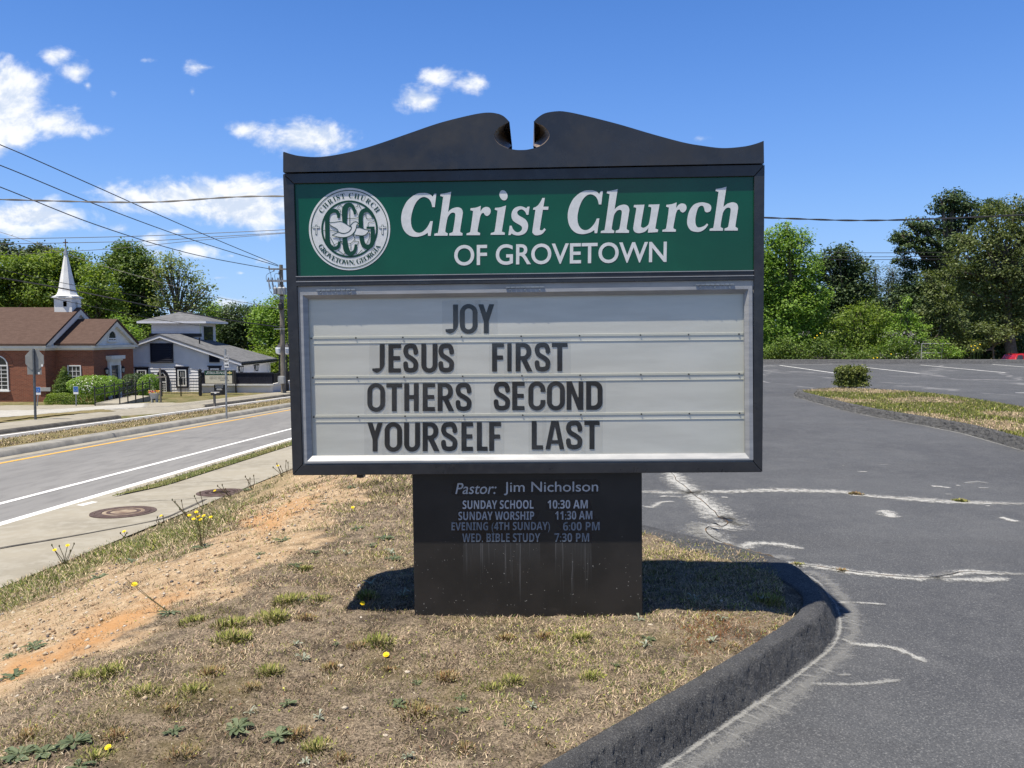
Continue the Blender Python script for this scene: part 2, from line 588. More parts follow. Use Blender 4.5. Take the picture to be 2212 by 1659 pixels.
def zt(x, y, soft=True):
    x = np.asarray(x, float); y = np.asarray(y, float)
    t, s = ts(x, y)
    inside = inpoly(x, y, ISL_POLY)
    d = dpoly(x, y, OUTC[::4], closed=False)
    sd = np.where(inside, d, -d)
    fade = np.clip((40 - y) / 20, 0, 1)
    top = 0.0 + .03 * (fbm(x, y, .7, 3) - .5) * smoothstep(sd, .35, .7) - .02 * (1 - smoothstep(sd, .2, .36)) - .004 * np.clip(s - 12, 0, 40) * 4
    low = zr(s) - .03
    b = np.clip((t - TB0) / (TB1 - TB0), 0, 1)
    b = b ** 1.15 * .55 + smoothstep(b, 0, 1) * .45
    z = top * (1 - b) + low * b
    z = z + .05 * (fbm(x, y, .9, 4) - .5) * smoothstep(t, .8, 2.5) * (1 - smoothstep(t, 5.0, 5.9))
    z = np.where(t > 15.9, zr(s) - .36, z)
    z = np.where(t > 20.35, zr(s) - .17 - .30 * smoothstep(t, 23, 30) * (1 - smoothstep(s, 52, 60)), z)
    z = z - .38 * (1 - smoothstep(sd, .02, .16)) * (1 - smoothstep(t, 1.6, 2.0))
    far = smoothstep(y, 47.2, 48.5) * (1 - smoothstep(t, 2, 8))
    z = z * (1 - far) + (-.95 - .01 * np.clip(y - 48, 0, 100)) * far
    i2 = inpoly(x, y, I2_POLY)
    if i2.any():
        d2 = dpoly(x, y, I2_POLY)
        z = np.where(i2, np.maximum(z, -.02 - .36 * (1 - smoothstep(d2, .05, .2))), z)
    return z


def zt1(x, y): return float(zt(np.array([x]), np.array([y]))[0])


def hit(px, py, n=1600, y1=34.0):
    """where the sight line of a picture point meets the ground near the camera"""
    d = ray(px, py)
    k = np.linspace(1.0, y1, n) / d[1]
    P = CAMP + d * k[:, None]
    g = zt(P[:, 0], P[:, 1])
    i = int(np.argmax(P[:, 2] < g))
    return np.array([P[i, 0], P[i, 1], g[i]])


DIRT = [[(545, 1075), (600, 1040), (660, 1024), (800, 1026), (775, 1062), (735, 1085), (690, 1130), (600, 1180), (560, 1165), (500, 1180), (520, 1140)],
        [(0, 1335), (130, 1285), (240, 1225), (330, 1212), (430, 1185), (530, 1150), (640, 1130), (610, 1190), (540, 1230), (500, 1262), (420, 1285), (300, 1335), (200, 1395), (90, 1455), (0, 1492), (-60, 1500), (-60, 1350)]]
ORANGE = [[(120, 1395), (230, 1330), (330, 1285), (420, 1270), (330, 1318), (220, 1380), (100, 1440), (0, 1480), (0, 1440)], [(480, 1130), (600, 1110), (700, 1060), (640, 1110), (560, 1150)]]
GREENB = [[(0, 1262), (200, 1185), (330, 1130), (420, 1098), (520, 1062), (620, 1016), (640, 1030), (520, 1110), (430, 1170), (330, 1205), (220, 1225), (110, 1282), (0, 1335)]]
MOSS = [[(1560, 1330), (1640, 1335), (1690, 1350), (1640, 1395), (1560, 1420), (1480, 1405), (1440, 1372)]]


def covers(x, y, z):
    px, py = proj(np.stack([x, y, z], -1))
    jx = px + 70 * (fbm(x, y, 3.1, 4) - .5) + 40 * (fbm(x + 5, y, 11, 3) - .5); jy = py + 55 * (fbm(x + 9, y, 3.3, 4) - .5) + 26 * (fbm(x, y + 7, 12, 3) - .5)

    def soft(polys, w):
        r = np.zeros(np.shape(x))
        for p in polys:
            ins = inpoly(jx, jy, p); d = dpoly(jx, jy, p)
            r = np.maximum(r, np.where(ins, np.clip(.5 + d / w, 0, 1), np.clip(.5 - d / w, 0, 1)))
        return r
    near = (y > 1.2) & (y < 16)
    sd_ = soft(DIRT, 90)
    dirt = smoothstep(sd_, .04, .24) * smoothstep(sd_ + 1.5 * (fbm(x, y, 4.2, 4) - .5) + .9 * (fbm(x + 3, y, 13, 4) - .5), .20, .50) * near
    orange = soft(ORANGE, 30) * near
    green = soft(GREENB, 30) * near
    moss = soft(MOSS, 30) * near
    return dirt, orange, green, moss


def axis(*segs):
    out = []
    for a, b, st in segs: out += list(np.arange(a, b - 1e-6, st))
    out.append(segs[-1][1])
    return np.array(out)


def gridmesh(xs, ys):
    X, Y = np.meshgrid(xs, ys)
    nx, ny = len(xs), len(ys)
    i = np.arange(nx * ny).reshape(ny, nx)
    Fq = np.stack([i[:-1, :-1].ravel(), i[:-1, 1:].ravel(), i[1:, 1:].ravel(), i[1:, :-1].ravel()], 1)
    return X.ravel(), Y.ravel(), Fq


# ---- one ground sheet to the horizon
xs = axis((-900, -120, 60), (-120, -40, 4), (-40, -8.2, .9), (-8.2, -5.2, .12), (-5.2, 2.6, .05), (2.6, 5.4, .1), (5.4, 30, .45), (30, 90, 4), (90, 900, 60))
ys = axis((-60, -8, 8), (-8, 1.2, .8), (1.2, 9.0, .05), (9.0, 14.0, .1), (14.0, 52, .45), (52, 120, 3), (120, 900, 40))
X, Y, Fq = gridmesh(xs, ys)
Z = zt(X, Y)
nearm = (np.abs(X) < 8) & (Y > 1) & (Y < 14)
dirt, orange, green, moss = covers(X, Y, Z)
Z = Z + nearm * ((.030 * (fbm(X, Y, 6, 4) - .5) + .012 * (vnoise(X, Y, 23) - .5)) * (inpoly(X, Y, ISL_POLY)))
lawn = np.maximum(smoothstep(ts(X, Y)[0], 13, 14), smoothstep(X, 4, 6))
gm = bpy.data.materials.new('bank_soil'); gm.use_nodes = True
t = NT(gm.node_tree); bs = gm.node_tree.nodes['Principled BSDF']
tcn = t.add('ShaderNodeTexCoord'); ov = tcn.outputs['Object']
at = t.add('ShaderNodeAttribute', attribute_name='col')
sp = t.add('ShaderNodeSeparateColor'); t.l.new(at.outputs['Color'], sp.inputs[0])
n1 = t.noise(ov, 1.1, 5, .65); n2 = t.noise(ov, 9, 6, .7); n3 = t.noise(ov, 95, 4, .75); n4 = t.noise(ov, 38, 4, .7)
thatch = t.mix(t.smooth(n2, .36, .62), (.105, .082, .06), (.24, .19, .135))
thatch = t.mix(t.smooth(n3, .50, .66), thatch, (.34, .275, .20))
thatch = t.mix(t.math('MULTIPLY', t.smooth(n3, .50, .36), .85), thatch, (.020, .017, .013))
n5 = t.noise(ov, 2.3, 5, .7)
thatch = t.mix(t.math('MULTIPLY', t.smooth(n5, .50, .62), .7), thatch, (.040, .032, .025))
thatch = t.mix(t.math('MULTIPLY', t.smooth(n1, .5, .64), .55), thatch, (.13, .105, .045))
sand = t.mix(t.smooth(n2, .38, .6), (.46, .345, .22), (.35, .245, .145))
sand = t.mix(t.smooth(n3, .56, .7), sand, (.58, .50, .38))
sand = t.mix(t.math('MULTIPLY', t.smooth(n4, .46, .32), .8), sand, (.15, .105, .07))
sand = t.mix(t.math('MULTIPLY', t.smooth(n3, .47, .36), .7), sand, (.13, .09, .06))
sand = t.mix(t.math('MULTIPLY', sp.outputs[1], .75), sand, (.44, .225, .085))
c = t.mix(sp.outputs[0], thatch, sand)
grs = t.mix(t.smooth(n2, .35, .65), (.075, .082, .03), (.155, .145, .062))
grs = t.mix(t.smooth(n1, .45, .62), grs, (.21, .17, .095))
c = t.mix(sp.outputs[2], c, grs)
t.l.new(c, bs.inputs['Base Color']); bs.inputs['Roughness'].default_value = .95; bs.inputs['Specular IOR Level'].default_value = .1
bn = t.add('ShaderNodeBump'); bn.inputs['Strength'].default_value = .7; bn.inputs['Distance'].default_value = .012
t.l.new(t.math('ADD', n3, t.math('MULTIPLY', n4, 1.2)), bn.inputs['Height']); t.l.new(bn.outputs[0], bs.inputs['Normal'])
ground = mesh_np('ground', np.stack([X, Y, Z], 1), Fq, gm, col=np.stack([dirt, orange, np.maximum(lawn, green * .55), moss], 1), smooth=True)
props(ground, 'sloping roadside ground of brown thatch, bare sand and grass', None, kind='structure')

# ---- parking lot
asp = bpy.data.materials.new('lot_asphalt'); asp.use_nodes = True
t = NT(asp.node_tree); bs = asp.node_tree.nodes['Principled BSDF']
tcn = t.add('ShaderNodeTexCoord'); ov = tcn.outputs['Object']
n1 = t.noise(ov, .35, 5, .6); n2 = t.noise(ov, 130, 3, .7); n3 = t.noise(ov, 3.0, 5, .65)
base = t.mix(t.smooth(n1, .35, .65), (.057, .060, .067), (.076, .080, .087))
base = t.mix(t.math('MULTIPLY', t.smooth(n3, .4, .68), .4), base, (.105, .108, .113))
n6 = t.noise(t.mapv(ov, (.5, 1.6, 1)), .55, 5, .62)
base = t.mix(t.math('MULTIPLY', t.smooth(n6, .50, .68), .5), base, (.056, .058, .063))
base = t.mix(t.math('MULTIPLY', t.smooth(n2, .53, .70), .62), base, (.28, .28, .275))
base = t.mix(t.math('MULTIPLY', t.smooth(n2, .46, .32), .6), base, (.018, .018, .020))
sx = t.add('ShaderNodeSeparateXYZ'); t.l.new(ov, sx.inputs[0])
far = t.smooth(sx.outputs[1], 17, 26)
vw = t.add('ShaderNodeVectorMath', operation='ADD')
nv = t.add('ShaderNodeTexNoise'); t.l.new(ov, nv.inputs['Vector']); nv.inputs['Scale'].default_value = .6; nv.inputs['Detail'].default_value = 4
t.l.new(ov, vw.inputs[0]); sc_ = t.add('ShaderNodeVectorMath', operation='SCALE'); t.l.new(nv.outputs['Color'], sc_.inputs[0]); sc_.inputs['Scale'].default_value = 1.6
t.l.new(sc_.outputs[0], vw.inputs[1])
vo = t.add('ShaderNodeTexVoronoi', feature='DISTANCE_TO_EDGE'); vo.inputs['Scale'].default_value = .16
t.l.new(t.mapv(vw.outputs[0], (1, .55, 1)), vo.inputs['Vector'])
crk = t.math('MULTIPLY', t.smooth(vo.outputs['Distance'], .022, .006), far)
crk = t.math('MULTIPLY', crk, t.smooth(t.noise(ov, .5, 3), .38, .55))
base = t.mix(t.math('MULTIPLY', crk, .55), base, (.22, .22, .225))
t.l.new(base, bs.inputs['Base Color']); bs.inputs['Roughness'].default_value = .85; bs.inputs['Specular IOR Level'].default_value = .25
bn = t.add('ShaderNodeBump'); bn.inputs['Strength'].default_value = .55; bn.inputs['Distance'].default_value = .006
t.l.new(n2, bn.inputs['Height']); t.l.new(bn.outputs[0], bs.inputs['Normal'])
xs = axis((-6, 0, .25), (0, 6, .12), (6, 90, 2.)); ys = axis((-12, 1, 1.), (1, 9, .12), (9, 44, .5), (44, 47.2, .8))
X, Y, Fq = gridmesh(xs, ys)
inside = inpoly(X, Y, ISL_POLY); dd_ = dpoly(X, Y, OUTC[::4], closed=False)
keep = ~(inside & (dd_ > .2))
Fq = Fq[keep[Fq].any(1)]
LOTF = lambda x, y: LOTZ + .012 * (fbm(x, y, .4, 3) - .5) * smoothstep(y, 5.5, 9)
lot = mesh_np('parking_lot', np.stack([X, Y, np.where(keep | (dd_ < .3), LOTZ, LOTZ)], 1), Fq, asp)
props(lot, 'dark grey asphalt parking lot with pale cracks', None, kind='structure')

# ---- pale bloom round the cracks of the lot: strips that fray towards their edges
stm = bpy.data.materials.new('crack_bloom'); stm.use_nodes = True
t = NT(stm.node_tree); bs = stm.node_tree.nodes['Principled BSDF']; out = stm.node_tree.nodes['Material Output']
tcn = t.add('ShaderNodeTexCoord'); ov = tcn.outputs['Object']
at = t.add('ShaderNodeAttribute', attribute_name='col'); sp = t.add('ShaderNodeSeparateColor'); t.l.new(at.outputs['Color'], sp.inputs[0])
n = t.math('ADD', t.math('MULTIPLY_ADD', t.noise(ov, 15, 5, .7), 2.2, -1.1), t.math('MULTIPLY_ADD', t.noise(ov, 120, 3, .75), 1.6, -.8))
fac = t.smooth(t.math('ADD', n, t.math('MULTIPLY_ADD', sp.outputs[0], -1.15, .86)), .10, .85)
fac = t.math('MULTIPLY', fac, sp.outputs[1])
bs.inputs['Base Color'].default_value = (.36, .36, .345, 1); bs.inputs['Roughness'].default_value = .95
tr = t.add('ShaderNodeBsdfTransparent'); mx = t.add('ShaderNodeMixShader')
t.l.new(fac, mx.inputs[0]); t.l.new(tr.outputs[0], mx.inputs[1]); t.l.new(bs.outputs[0], mx.inputs[2]); t.l.new(mx.outputs[0], out.inputs['Surface'])
cv, cf, cc = [], [], []
kv, kf, kc = [], [], []


def strip(P, w, z, V, Fl, Cl, op=1.0, taper=True):
    P = np.array(P)
    n = len(P)
    d = np.gradient(P, axis=0); d /= np.linalg.norm(d, axis=1)[:, None] + 1e-9
    nn = np.stack([-d[:, 1], d[:, 0]], 1)
    for i in range(n):
        k = len(V)
        e = min(1, min(i, n - 1 - i) / max(1, n * .12)) if taper else 1
        ww = w * (.45 + .55 * e) * (1 + .6 * (vnoise(P[i, 0], P[i, 1], 2.2) - .5))
        for u in (-1, -.5, 0, .5, 1):
            q = P[i] + nn[i] * ww * u
            V.append((q[0], q[1], z)); Cl.append((abs(u), op * (.5 + .5 * e), 0))
        if i:
            for j in range(4): Fl.append((k - 5 + j, k - 4 + j, k + j + 1, k + j))


CRACKS = [([(-40, 183), (40, 185), (180, 188), (300, 190), (500, 186), (720, 178), (900, 180), (1090, 185), (1200, 205), (1450, 222), (1700, 238), (2100, 250)], .19, 1, 1),
          ([(160, 55), (230, 130), (300, 190), (380, 250), (430, 310), (495, 345), (470, 372), (395, 372), (375, 400), (420, 440), (500, 470), (540, 492)], .26, 1, 1),
          ([(430, 330), (480, 322), (520, 350), (610, 360)], .13, .9, 0), ([(540, 490), (600, 472), (650, 460), (760, 470), (905, 492)], .12, .95, 0),
          ([(420, 500), (520, 500), (700, 560), (830, 575), (950, 582), (1100, 605), (1300, 630), (1500, 645), (1620, 640), (1700, 630), (1780, 615), (2110, 627)], .10, 1, 1),
          ([(1560, 640), (1720, 657), (2020, 652)], .09, .9, 0),
          ([(40, 262), (90, 268), (130, 245), (210, 240)], .06, .8, 0), ([(120, 215), (180, 210), (250, 218)], .07, .8, 0), ([(470, 215), (505, 216)], .05, .9, 0),
          ([(1325, 285), (1350, 300), (1375, 325)], .12, 1, 0), ([(1935, 322), (1980, 330), (2025, 345)], .10, 1, 0), ([(1595, 158), (1640, 160), (1695, 166)], .07, .9, 0),
          ([(1190, 77), (1240, 77)], .05, .9, 0), ([(1715, 150), (1740, 153)], .06, .8, 0), ([(1650, 198), (1690, 200)], .05, .6, 0), ([(1855, 257), (1885, 258)], .05, .8, 0), ([(1830, 163), (1900, 166)], .04, .7, 0), ([(1100, 43), (1118, 47)], .04, .8, 0), ([(1290, 41), (1360, 40)], .04, .4, 0), ([(1770, 140), (1830, 130), (1890, 140)], .10, .4, 0),
          ([(1045, 792), (1130, 778), (1230, 780), (1345, 787)], .032, .8, 0), ([(1110, 975), (1180, 1000), (1290, 1010), (1390, 1032), (1550, 1100)], .06, .85, 0),
          ([(940, 1210), (1050, 1215), (1180, 1213), (1300, 1204), (1425, 1186)], .04, .55, 0), ([(1080, 1165), (1160, 1160)], .03, .4, 0), ([(1560, 635), (1640, 628), (1720, 620)], .03, .5, 0),
          ([(330, 350), (350, 400), (420, 460)], .16, .4, 0), ([(560, 500), (700, 530), (860, 545)], .10, .35, 0)]
for pts, w, op, dark in CRACKS:
    P = resample(crom([tuple(gnd(*Z3p(p), LOTZ)[:2]) for p in pts], 6), max(8, len(pts) * 8))
    P = P + np.stack([.05 * (vnoise(P[:, 0], P[:, 1], 3) - .5), .05 * (vnoise(P[:, 0] + 9, P[:, 1], 3) - .5)], 1)
    strip(P, w, LOTZ + .004, cv, cf, cc, op)
    if dark: strip(P + .012 * (np.stack([vnoise(P[:, 0], P[:, 1], 9), vnoise(P[:, 1], P[:, 0], 9)], 1) - .5), .004, LOTZ + .008, kv, kf, kc, .95)
# bloom running along the foot of the kerb
E_ = resample(OUTC[(OUTC[:, 1] < 6)], 900)
E_ = E_[E_[:, 1] > 1.2]
E_ = E_[:int(np.argmax(E_[:, 0])) + 25]
dE = np.gradient(E_, axis=0); dE /= np.linalg.norm(dE, axis=1)[:, None]
nE = np.stack([dE[:, 1], -dE[:, 0]], 1)
if np.dot(nE[len(nE) // 2], ISL_OUT[3] - ISL_IN[3]) < 0: nE = -nE
strip(E_ + nE * .022, .022, LOTZ + .004, cv, cf, cc, .55, False)
strip(E_ + nE * .10, .10, LOTZ + .0075, cv, cf, cc, .25, False)
rr = np.random.default_rng(5)
for i in sorted(rr.choice(len(E_), len(E_) // 3, replace=False)):
    for q in range(1):
        a = E_[i] + dE[i] * rr.uniform(-.05, .05); L = rr.uniform(.03, .19)
        b_ = a + nE[i] * L + dE[i] * rr.uniform(-.09, .09)
        strip([a, (a + b_) / 2 + dE[i] * .01, b_], rr.uniform(.006, .02), LOTZ + .0105 + .0001 * (i % 20), cv, cf, cc, rr.uniform(.05, .34))
E2 = np.array(I2_FRONT); E2 = resample(E2, 60)
strip(E2 + np.array([-.02, -.06]), .06, LOTZ + .004, cv, cf, cc, .5, False)
props(mesh_np('pavement_stain', cv, cf, stm, col=cc), 'pale mineral bloom along cracks in the parking lot', None, kind='structure')
dkm = pm('crack_gap', (.03, .028, .024), (.13, .075, .035), rough=1, scale=9, lo=.5, hi=.6)
props(mesh_np('pavement_crack', kv, kf, dkm), 'thin dark cracks in the parking lot with rusty debris', None, kind='structure')

# ---- kerbs of the lot
km = bpy.data.materials.new('asphalt_kerb'); km.use_nodes = True
t = NT(km.node_tree); bs = km.node_tree.nodes['Principled BSDF']
tcn = t.add('ShaderNodeTexCoord'); ov = tcn.outputs['Object']
n1 = t.noise(ov, 120, 4, .75); n2 = t.noise(ov, 6, 5, .7); n3 = t.noise(ov, 22, 5, .7)
c = t.mix(t.smooth(n2, .35, .65), (.066, .067, .071), (.100, .101, .104))
c = t.mix(t.math('MULTIPLY', t.smooth(n1, .53, .66), .95), c, (.24, .24, .23))
c = t.mix(t.math('MULTIPLY', t.smooth(n1, .46, .3), .9), c, (.010, .010, .011))
t.l.new(c, bs.inputs['Base Color']); bs.inputs['Roughness'].default_value = .8; bs.inputs['Specular IOR Level'].default_value = .35
bn = t.add('ShaderNodeBump'); bn.inputs['Strength'].default_value = 1.0; bn.inputs['Distance'].default_value = .02
t.l.new(t.math('ADD', n1, t.math('MULTIPLY', n3, .9)), bn.inputs['Height']); t.l.new(bn.outputs[0], bs.inputs['Normal'])


KR = np.random.default_rng(77)


def kerb(outer, inner, top, name='kerb', rag=.0055):
    n = len(outer)
    V = []; prof = [(-.02, -.06), (0.0, 0.0), (.05, .10), (.09, .2), (.13, .3), (.17, .4), (.21, .5), (.25, .6), (.29, .7), (.33, .8), (.37, .89), (.41, .95), (.46, .985), (.52, 1.0), (.60, 1.01), (.68, 1.015), (.76, 1.015), (.84, 1.01), (.92, 1.0), (.97, .97), (1.0, .9), (1.0, -.6)]
    H = top - LOTZ
    arc = np.r_[0, np.cumsum([math.hypot(.26 * (prof[i + 1][0] - prof[i][0]), H * (prof[i + 1][1] - prof[i][1])) for i in range(len(prof) - 1)])]
    sl = np.r_[0, np.cumsum(np.linalg.norm(np.diff(np.array(outer), axis=0), axis=1))]
    for i in range(n):
        for k, (u, h) in enumerate(prof):
            p = outer[i] * (1 - u) + inner[i] * u
            j = rag * .45 * (vnoise(sl[i] * 9, arc[k] * 9, 1) - .5) * 2 + rag * .6 * (vnoise(sl[i] * 34, arc[k] * 34 + 7, 1) - .5) * 2 + rag * .7 * (KR.random() - .5) * 2
            dirv = outer[i] - inner[i]; dirv = dirv / (np.linalg.norm(dirv) + 1e-9)
            w = 1 if 1 <= k <= len(prof) - 3 else 0
            V.append((p[0] + dirv[0] * j * w, p[1] + dirv[1] * j * w, LOTZ + H * h + (j * .5 * w if k > 1 else 0)))
    m = len(prof); Fl = []
    for i in range(n - 1):
        for k in range(m - 1): Fl.append((i * m + k, (i + 1) * m + k, (i + 1) * m + k + 1, i * m + k + 1))
    o = mesh_np(name, V, Fl, km, smooth=True)
    return props(o, None, None, kind='structure')


# pair each outer point with the inner line so that both turn the corner together
sO = np.r_[0, np.cumsum(np.linalg.norm(np.diff(OUTC, axis=0), axis=1))]
sT = np.r_[0, np.cumsum(np.linalg.norm(np.diff(OUTC, axis=0), axis=1))]
near_ = (np.linalg.norm(OUTC, axis=1) < 7.5) & (OUTC[:, 1] > 1.0)
sN0, sN1 = sT[near_].min(), sT[near_].max()
sG = np.r_[np.arange(0, sN0, .1), np.arange(sN0, sN1, .011), np.arange(sN1, sT[-1], .08)]
OUTF = np.stack([np.interp(sG, sT, OUTC[:, k]) for k in (0, 1)], 1)
INF = np.zeros_like(OUTF)
j0 = 0
IND = resample(INC, 5200)
for i, p in enumerate(OUTF):
    a = j0; b_ = min(len(IND), j0 + 90)
    q = int(np.argmin(np.linalg.norm(IND[a:b_] - p, axis=1))) + a
    j0 = max(j0, q); INF[i] = IND[j0]
for _ in range(120): INF[1:-1] = .5 * INF[1:-1] + .25 * (INF[:-2] + INF[2:])
kerb(OUTF, INF, .005)['label'] = 'rough black asphalt kerb curving round the sign bed'
f2 = resample(crom([tuple(p) for p in I2_FRONT], 6), 500)
g2 = np.gradient(f2, axis=0); g2 /= np.linalg.norm(g2, axis=1)[:, None]; nn2 = np.stack([-g2[:, 1], g2[:, 0]], 1)
kerb(f2, f2 + nn2 * .24, .0, rag=.022)['label'] = 'battered black asphalt kerb of the grass island'
b2 = resample(crom([tuple(p) for p in I2_BACK], 6), 160)
g3 = np.gradient(b2, axis=0); g3 /= np.linalg.norm(g3, axis=1)[:, None]; n3_ = np.stack([-g3[:, 1], g3[:, 0]], 1)
kerb(b2 + n3_ * .22, b2, -.03, rag=.03)['label'] = 'low kerb on the far side of the grass island'
fk = np.stack([np.linspace(.2, 95, 200), np.full(200, 46.9)], 1)
kerb(fk + np.array([0, -.35]), fk, .10, rag=.014)['label'] = 'long black asphalt kerb closing the far side of the lot'

# ---- painted stall lines
M['lotline'] = pm('worn_white_lot_paint', (.72, .72, .70), (.5, .5, .49), rough=.8, scale=3, lo=.5, hi=.75)
def ribbon(a, b, w, z, mb):
    a = np.array(a[:2]); b = np.array(b[:2]); d = (b - a) / np.linalg.norm(b - a); n = np.array([-d[1], d[0]]) * w / 2
    mb.face([(*(a - n), z), (*(b - n), z), (*(b + n), z), (*(a + n), z)])
mb = MB()
for a, b in (((150, 233), (610, 298)), ((740, 236), (1325, 301)), ((1335, 230), (2055, 296)), ((1945, 225), (2860, 300)), ((2140, 465), (2900, 478)), ((-520, 232), (-130, 296))):
    ribbon(gnd(*Z4p(a), LOTZ), gnd(*Z4p(b), LOTZ), .11, LOTZ + .005, mb)
props(mb.build('stall_marking', M['lotline']), 'white painted stall lines along the far kerb', kind='structure')

# ------------------------------------------------------------------ the road on the left
S0, S1 = -14.0, 160.0
def sheet(name, t0, t1, dz, mat, label, s0=S0, s1=S1, step=2.0, kind='structure'):
    ss = np.arange(s0, s1 + .01, step); V = []; Fl = []
    for i, s in enumerate(ss):
        for tt in (t0, t1):
            x, y = xy(tt, s); V.append((x, y, float(zr(s)) + dz))
        if i: Fl.append((2 * i - 2, 2 * i, 2 * i + 1, 2 * i - 1))
    o = mesh_np(name, V, Fl, mat)
    return props(o, label, None, kind=kind)


def profile(name, tz, mat, label, s0=S0, s1=S1, step=1.5, rag=0.0):
    ss = np.arange(s0, s1 + .01, step); V = []; Fl = []; m = len(tz)
    for i, s in enumerate(ss):
        for (tt, dz) in tz:
            x, y = xy(tt, s); V.append((x, y, float(zr(s)) + dz + rag * (vnoise(x, y, 1.3) - .5)))
        if i:
            for k in range(m - 1): Fl.append((m * (i - 1) + k, m * i + k, m * i + k + 1, m * (i - 1) + k + 1))
    return props(mesh_np(name, V, Fl, mat), label, None, kind='structure')


M['road'] = pm('worn_road_asphalt', (.180, .178, .174), (.215, .212, .206), rough=.9, spec=.2, scale=.35, c3=(.155, .153, .150), bump=.25, bscale=120, stretch=(2.2, .5, 1))
M['linew'] = pm('road_paint_white', (.78, .78, .76), (.66, .66, .64), rough=.7, scale=4)
M['liney'] = pm('road_paint_yellow', (.62, .36, .06), (.55, .33, .09), rough=.7, scale=4)
M['mulch'] = pm('dry_median_grass', (.20, .165, .085), (.13, .115, .05), rough=.98, spec=.05, scale=1.4, c3=(.27, .22, .13), bump=.6, bscale=30)
M['lawn'] = pm('lawn_grass', (.11, .125, .045), (.19, .165, .075), rough=.98, spec=.05, scale=.35, c3=(.075, .095, .03), bump=.6, bscale=22)
M['gravel'] = pm('pale_gravel', (.36, .35, .32), (.43, .42, .385), rough=.98, spec=.1, scale=1.2, c3=(.29, .275, .24), bump=.5, bscale=40)
sheet('road', 8.02, 13.56, 0.0, M['road'], 'light grey asphalt road running downhill past the sign')
sheet('road', 15.7, 20.0, -.30, M['road'], 'narrow far carriageway beyond the median')
mk = MB()
def line(t0, t1, dz, mat, label, s0=S0, s1=S1): return sheet('road_marking', t0, t1, dz, mat, label, s0, s1)
line(8.0, 8.17, .005, M['linew'], 'white edge line beside the sidewalk')
line(9.17, 9.30, .005, M['linew'], 'white lane line of the near carriageway')
line(12.76, 12.92, .005, M['liney'], 'yellow line beside the median kerb')
line(19.62, 19.78, -.295, M['linew'], 'white edge line of the far carriageway')
sheet('gutter', 13.2, 13.58, .005, M['concrete'], 'concrete gutter at the foot of the median kerb')
profile('kerb', [(13.56, -.02), (13.62, .13), (13.70, .155), (14.15, .15), (14.16, .05)], M['concrete2'], 'grey concrete kerb of the grass median', rag=.0)
profile('median', [(14.14, .135), (14.6, .19), (15.2, .19), (15.66, .14)], M['mulch'], 'strip of dry grass between the carriageways', rag=.08, step=.5)
profile('kerb', [(15.64, .14), (15.72, .145), (15.8, .12), (15.82, -.32)], M['concrete2'], 'far kerb of the median')
# near sidewalk, with a grass strip that starts part-way along
profile('sidewalk', [(5.75, .03), (5.9, .035), (6.8, .03), (8.0, .006)], M['concrete'], 'pale concrete sidewalk at the foot of the bank')
V = []; Fl = []
for i, s in enumerate(np.arange(12.7, 120, .5)):
    w = min(1, (s - 12.7) / 1.2)
    for tt, dz in ((7.68, .034), (7.68 - .15 * w, .05 + .02 * w), (7.68 - .32 * w, .036)):
        x, y = xy(tt, s); V.append((x, y, float(zr(s)) + dz - .008 * 0))
    if i:
        for k in range(2): Fl.append((3 * i - 3 + k, 3 * i + k, 3 * i + k + 1, 3 * i - 2 + k))
props(mesh_np('verge', V, Fl, M['lawn']), 'narrow grass strip between road and sidewalk', kind='structure')
M['joint'] = pm('joint_grime', (.06, .055, .05), (.12, .11, .095), rough=1, scale=5)


def flatline(name, pts, w, dz, mat, label):
    P = resample(crom([tuple(onroad(*p)[:2]) for p in pts], 6), 40)
    V = []; Fl = []
    d = np.gradient(P, axis=0); d /= np.linalg.norm(d, axis=1)[:, None]
    for i, p in enumerate(P):
        n = np.array([-d[i, 1], d[i, 0]]) * w * (.6 + .8 * vnoise(p[0], p[1], 2))
        s = ts(*p)[1]
        V += [(*(p - n), float(zr(s)) + dz), (*(p + n), float(zr(s)) + dz)]
        if i: Fl.append((2 * i - 2, 2 * i, 2 * i + 1, 2 * i - 1))
    return props(mesh_np(name, V, Fl, mat), label, kind='structure')


flatline('pavement_joint', [(-60, 1203), (0, 1190), (120, 1170), (220, 1152), (345, 1127), (400, 1104), (445, 1083)], .022, .040, M['joint'], 'dark joint between sidewalk slabs')
flatline('pavement_joint', [(280, 1088), (380, 1084), (460, 1078)], .008, .040, M['joint'], 'fine joint across the sidewalk')
flatline('pavement_joint', [(370, 1047), (470, 1044), (560, 1038)], .008, .040, M['joint'], 'fine joint farther along the sidewalk')
flatline('pavement_joint', [(0, 1149), (150, 1101), (300, 1055), (420, 1020), (627, 959)], .018, .0075, M['joint'], 'dark seam between road and sidewalk')
flatline('paint_mark', [(172, 1093.5), (188, 1089.5), (205, 1085.5)], .06, .014, M['linew'], 'white utility paint mark on the sidewalk')
M['bluep'] = pm('blue_marking_paint', (.13, .36, .62), (.2, .42, .62), rough=.8)
flatline('paint_mark', [(362, 1040), (372, 1037.5), (382, 1035)], .07, .016, M['bluep'], 'blue utility paint mark by the grass strip')
# far sidewalk, drive, gravel
profile('kerb', [(19.98, -.32), (20.02, -.18), (20.16, -.14), (20.18, -.16)], pm('dark_gutter_kerb', (.06, .055, .05), (.10, .095, .085), rough=.95, scale=3), 'dark stained kerb of the far sidewalk', S0, 34.5)  # one dark grey-brown tone along the whole kerb
profile('kerb', [(19.98, -.32), (20.02, -.18), (20.16, -.14), (20.18, -.16)], bpy.data.materials['dark_gutter_kerb'], 'dark stained kerb beyond the driveway', 42.5, 120)
profile('sidewalk', [(19.97, -.297), (20.36, -.15), (22.2, -.135)], M['concrete'], 'far sidewalk in front of the churches')


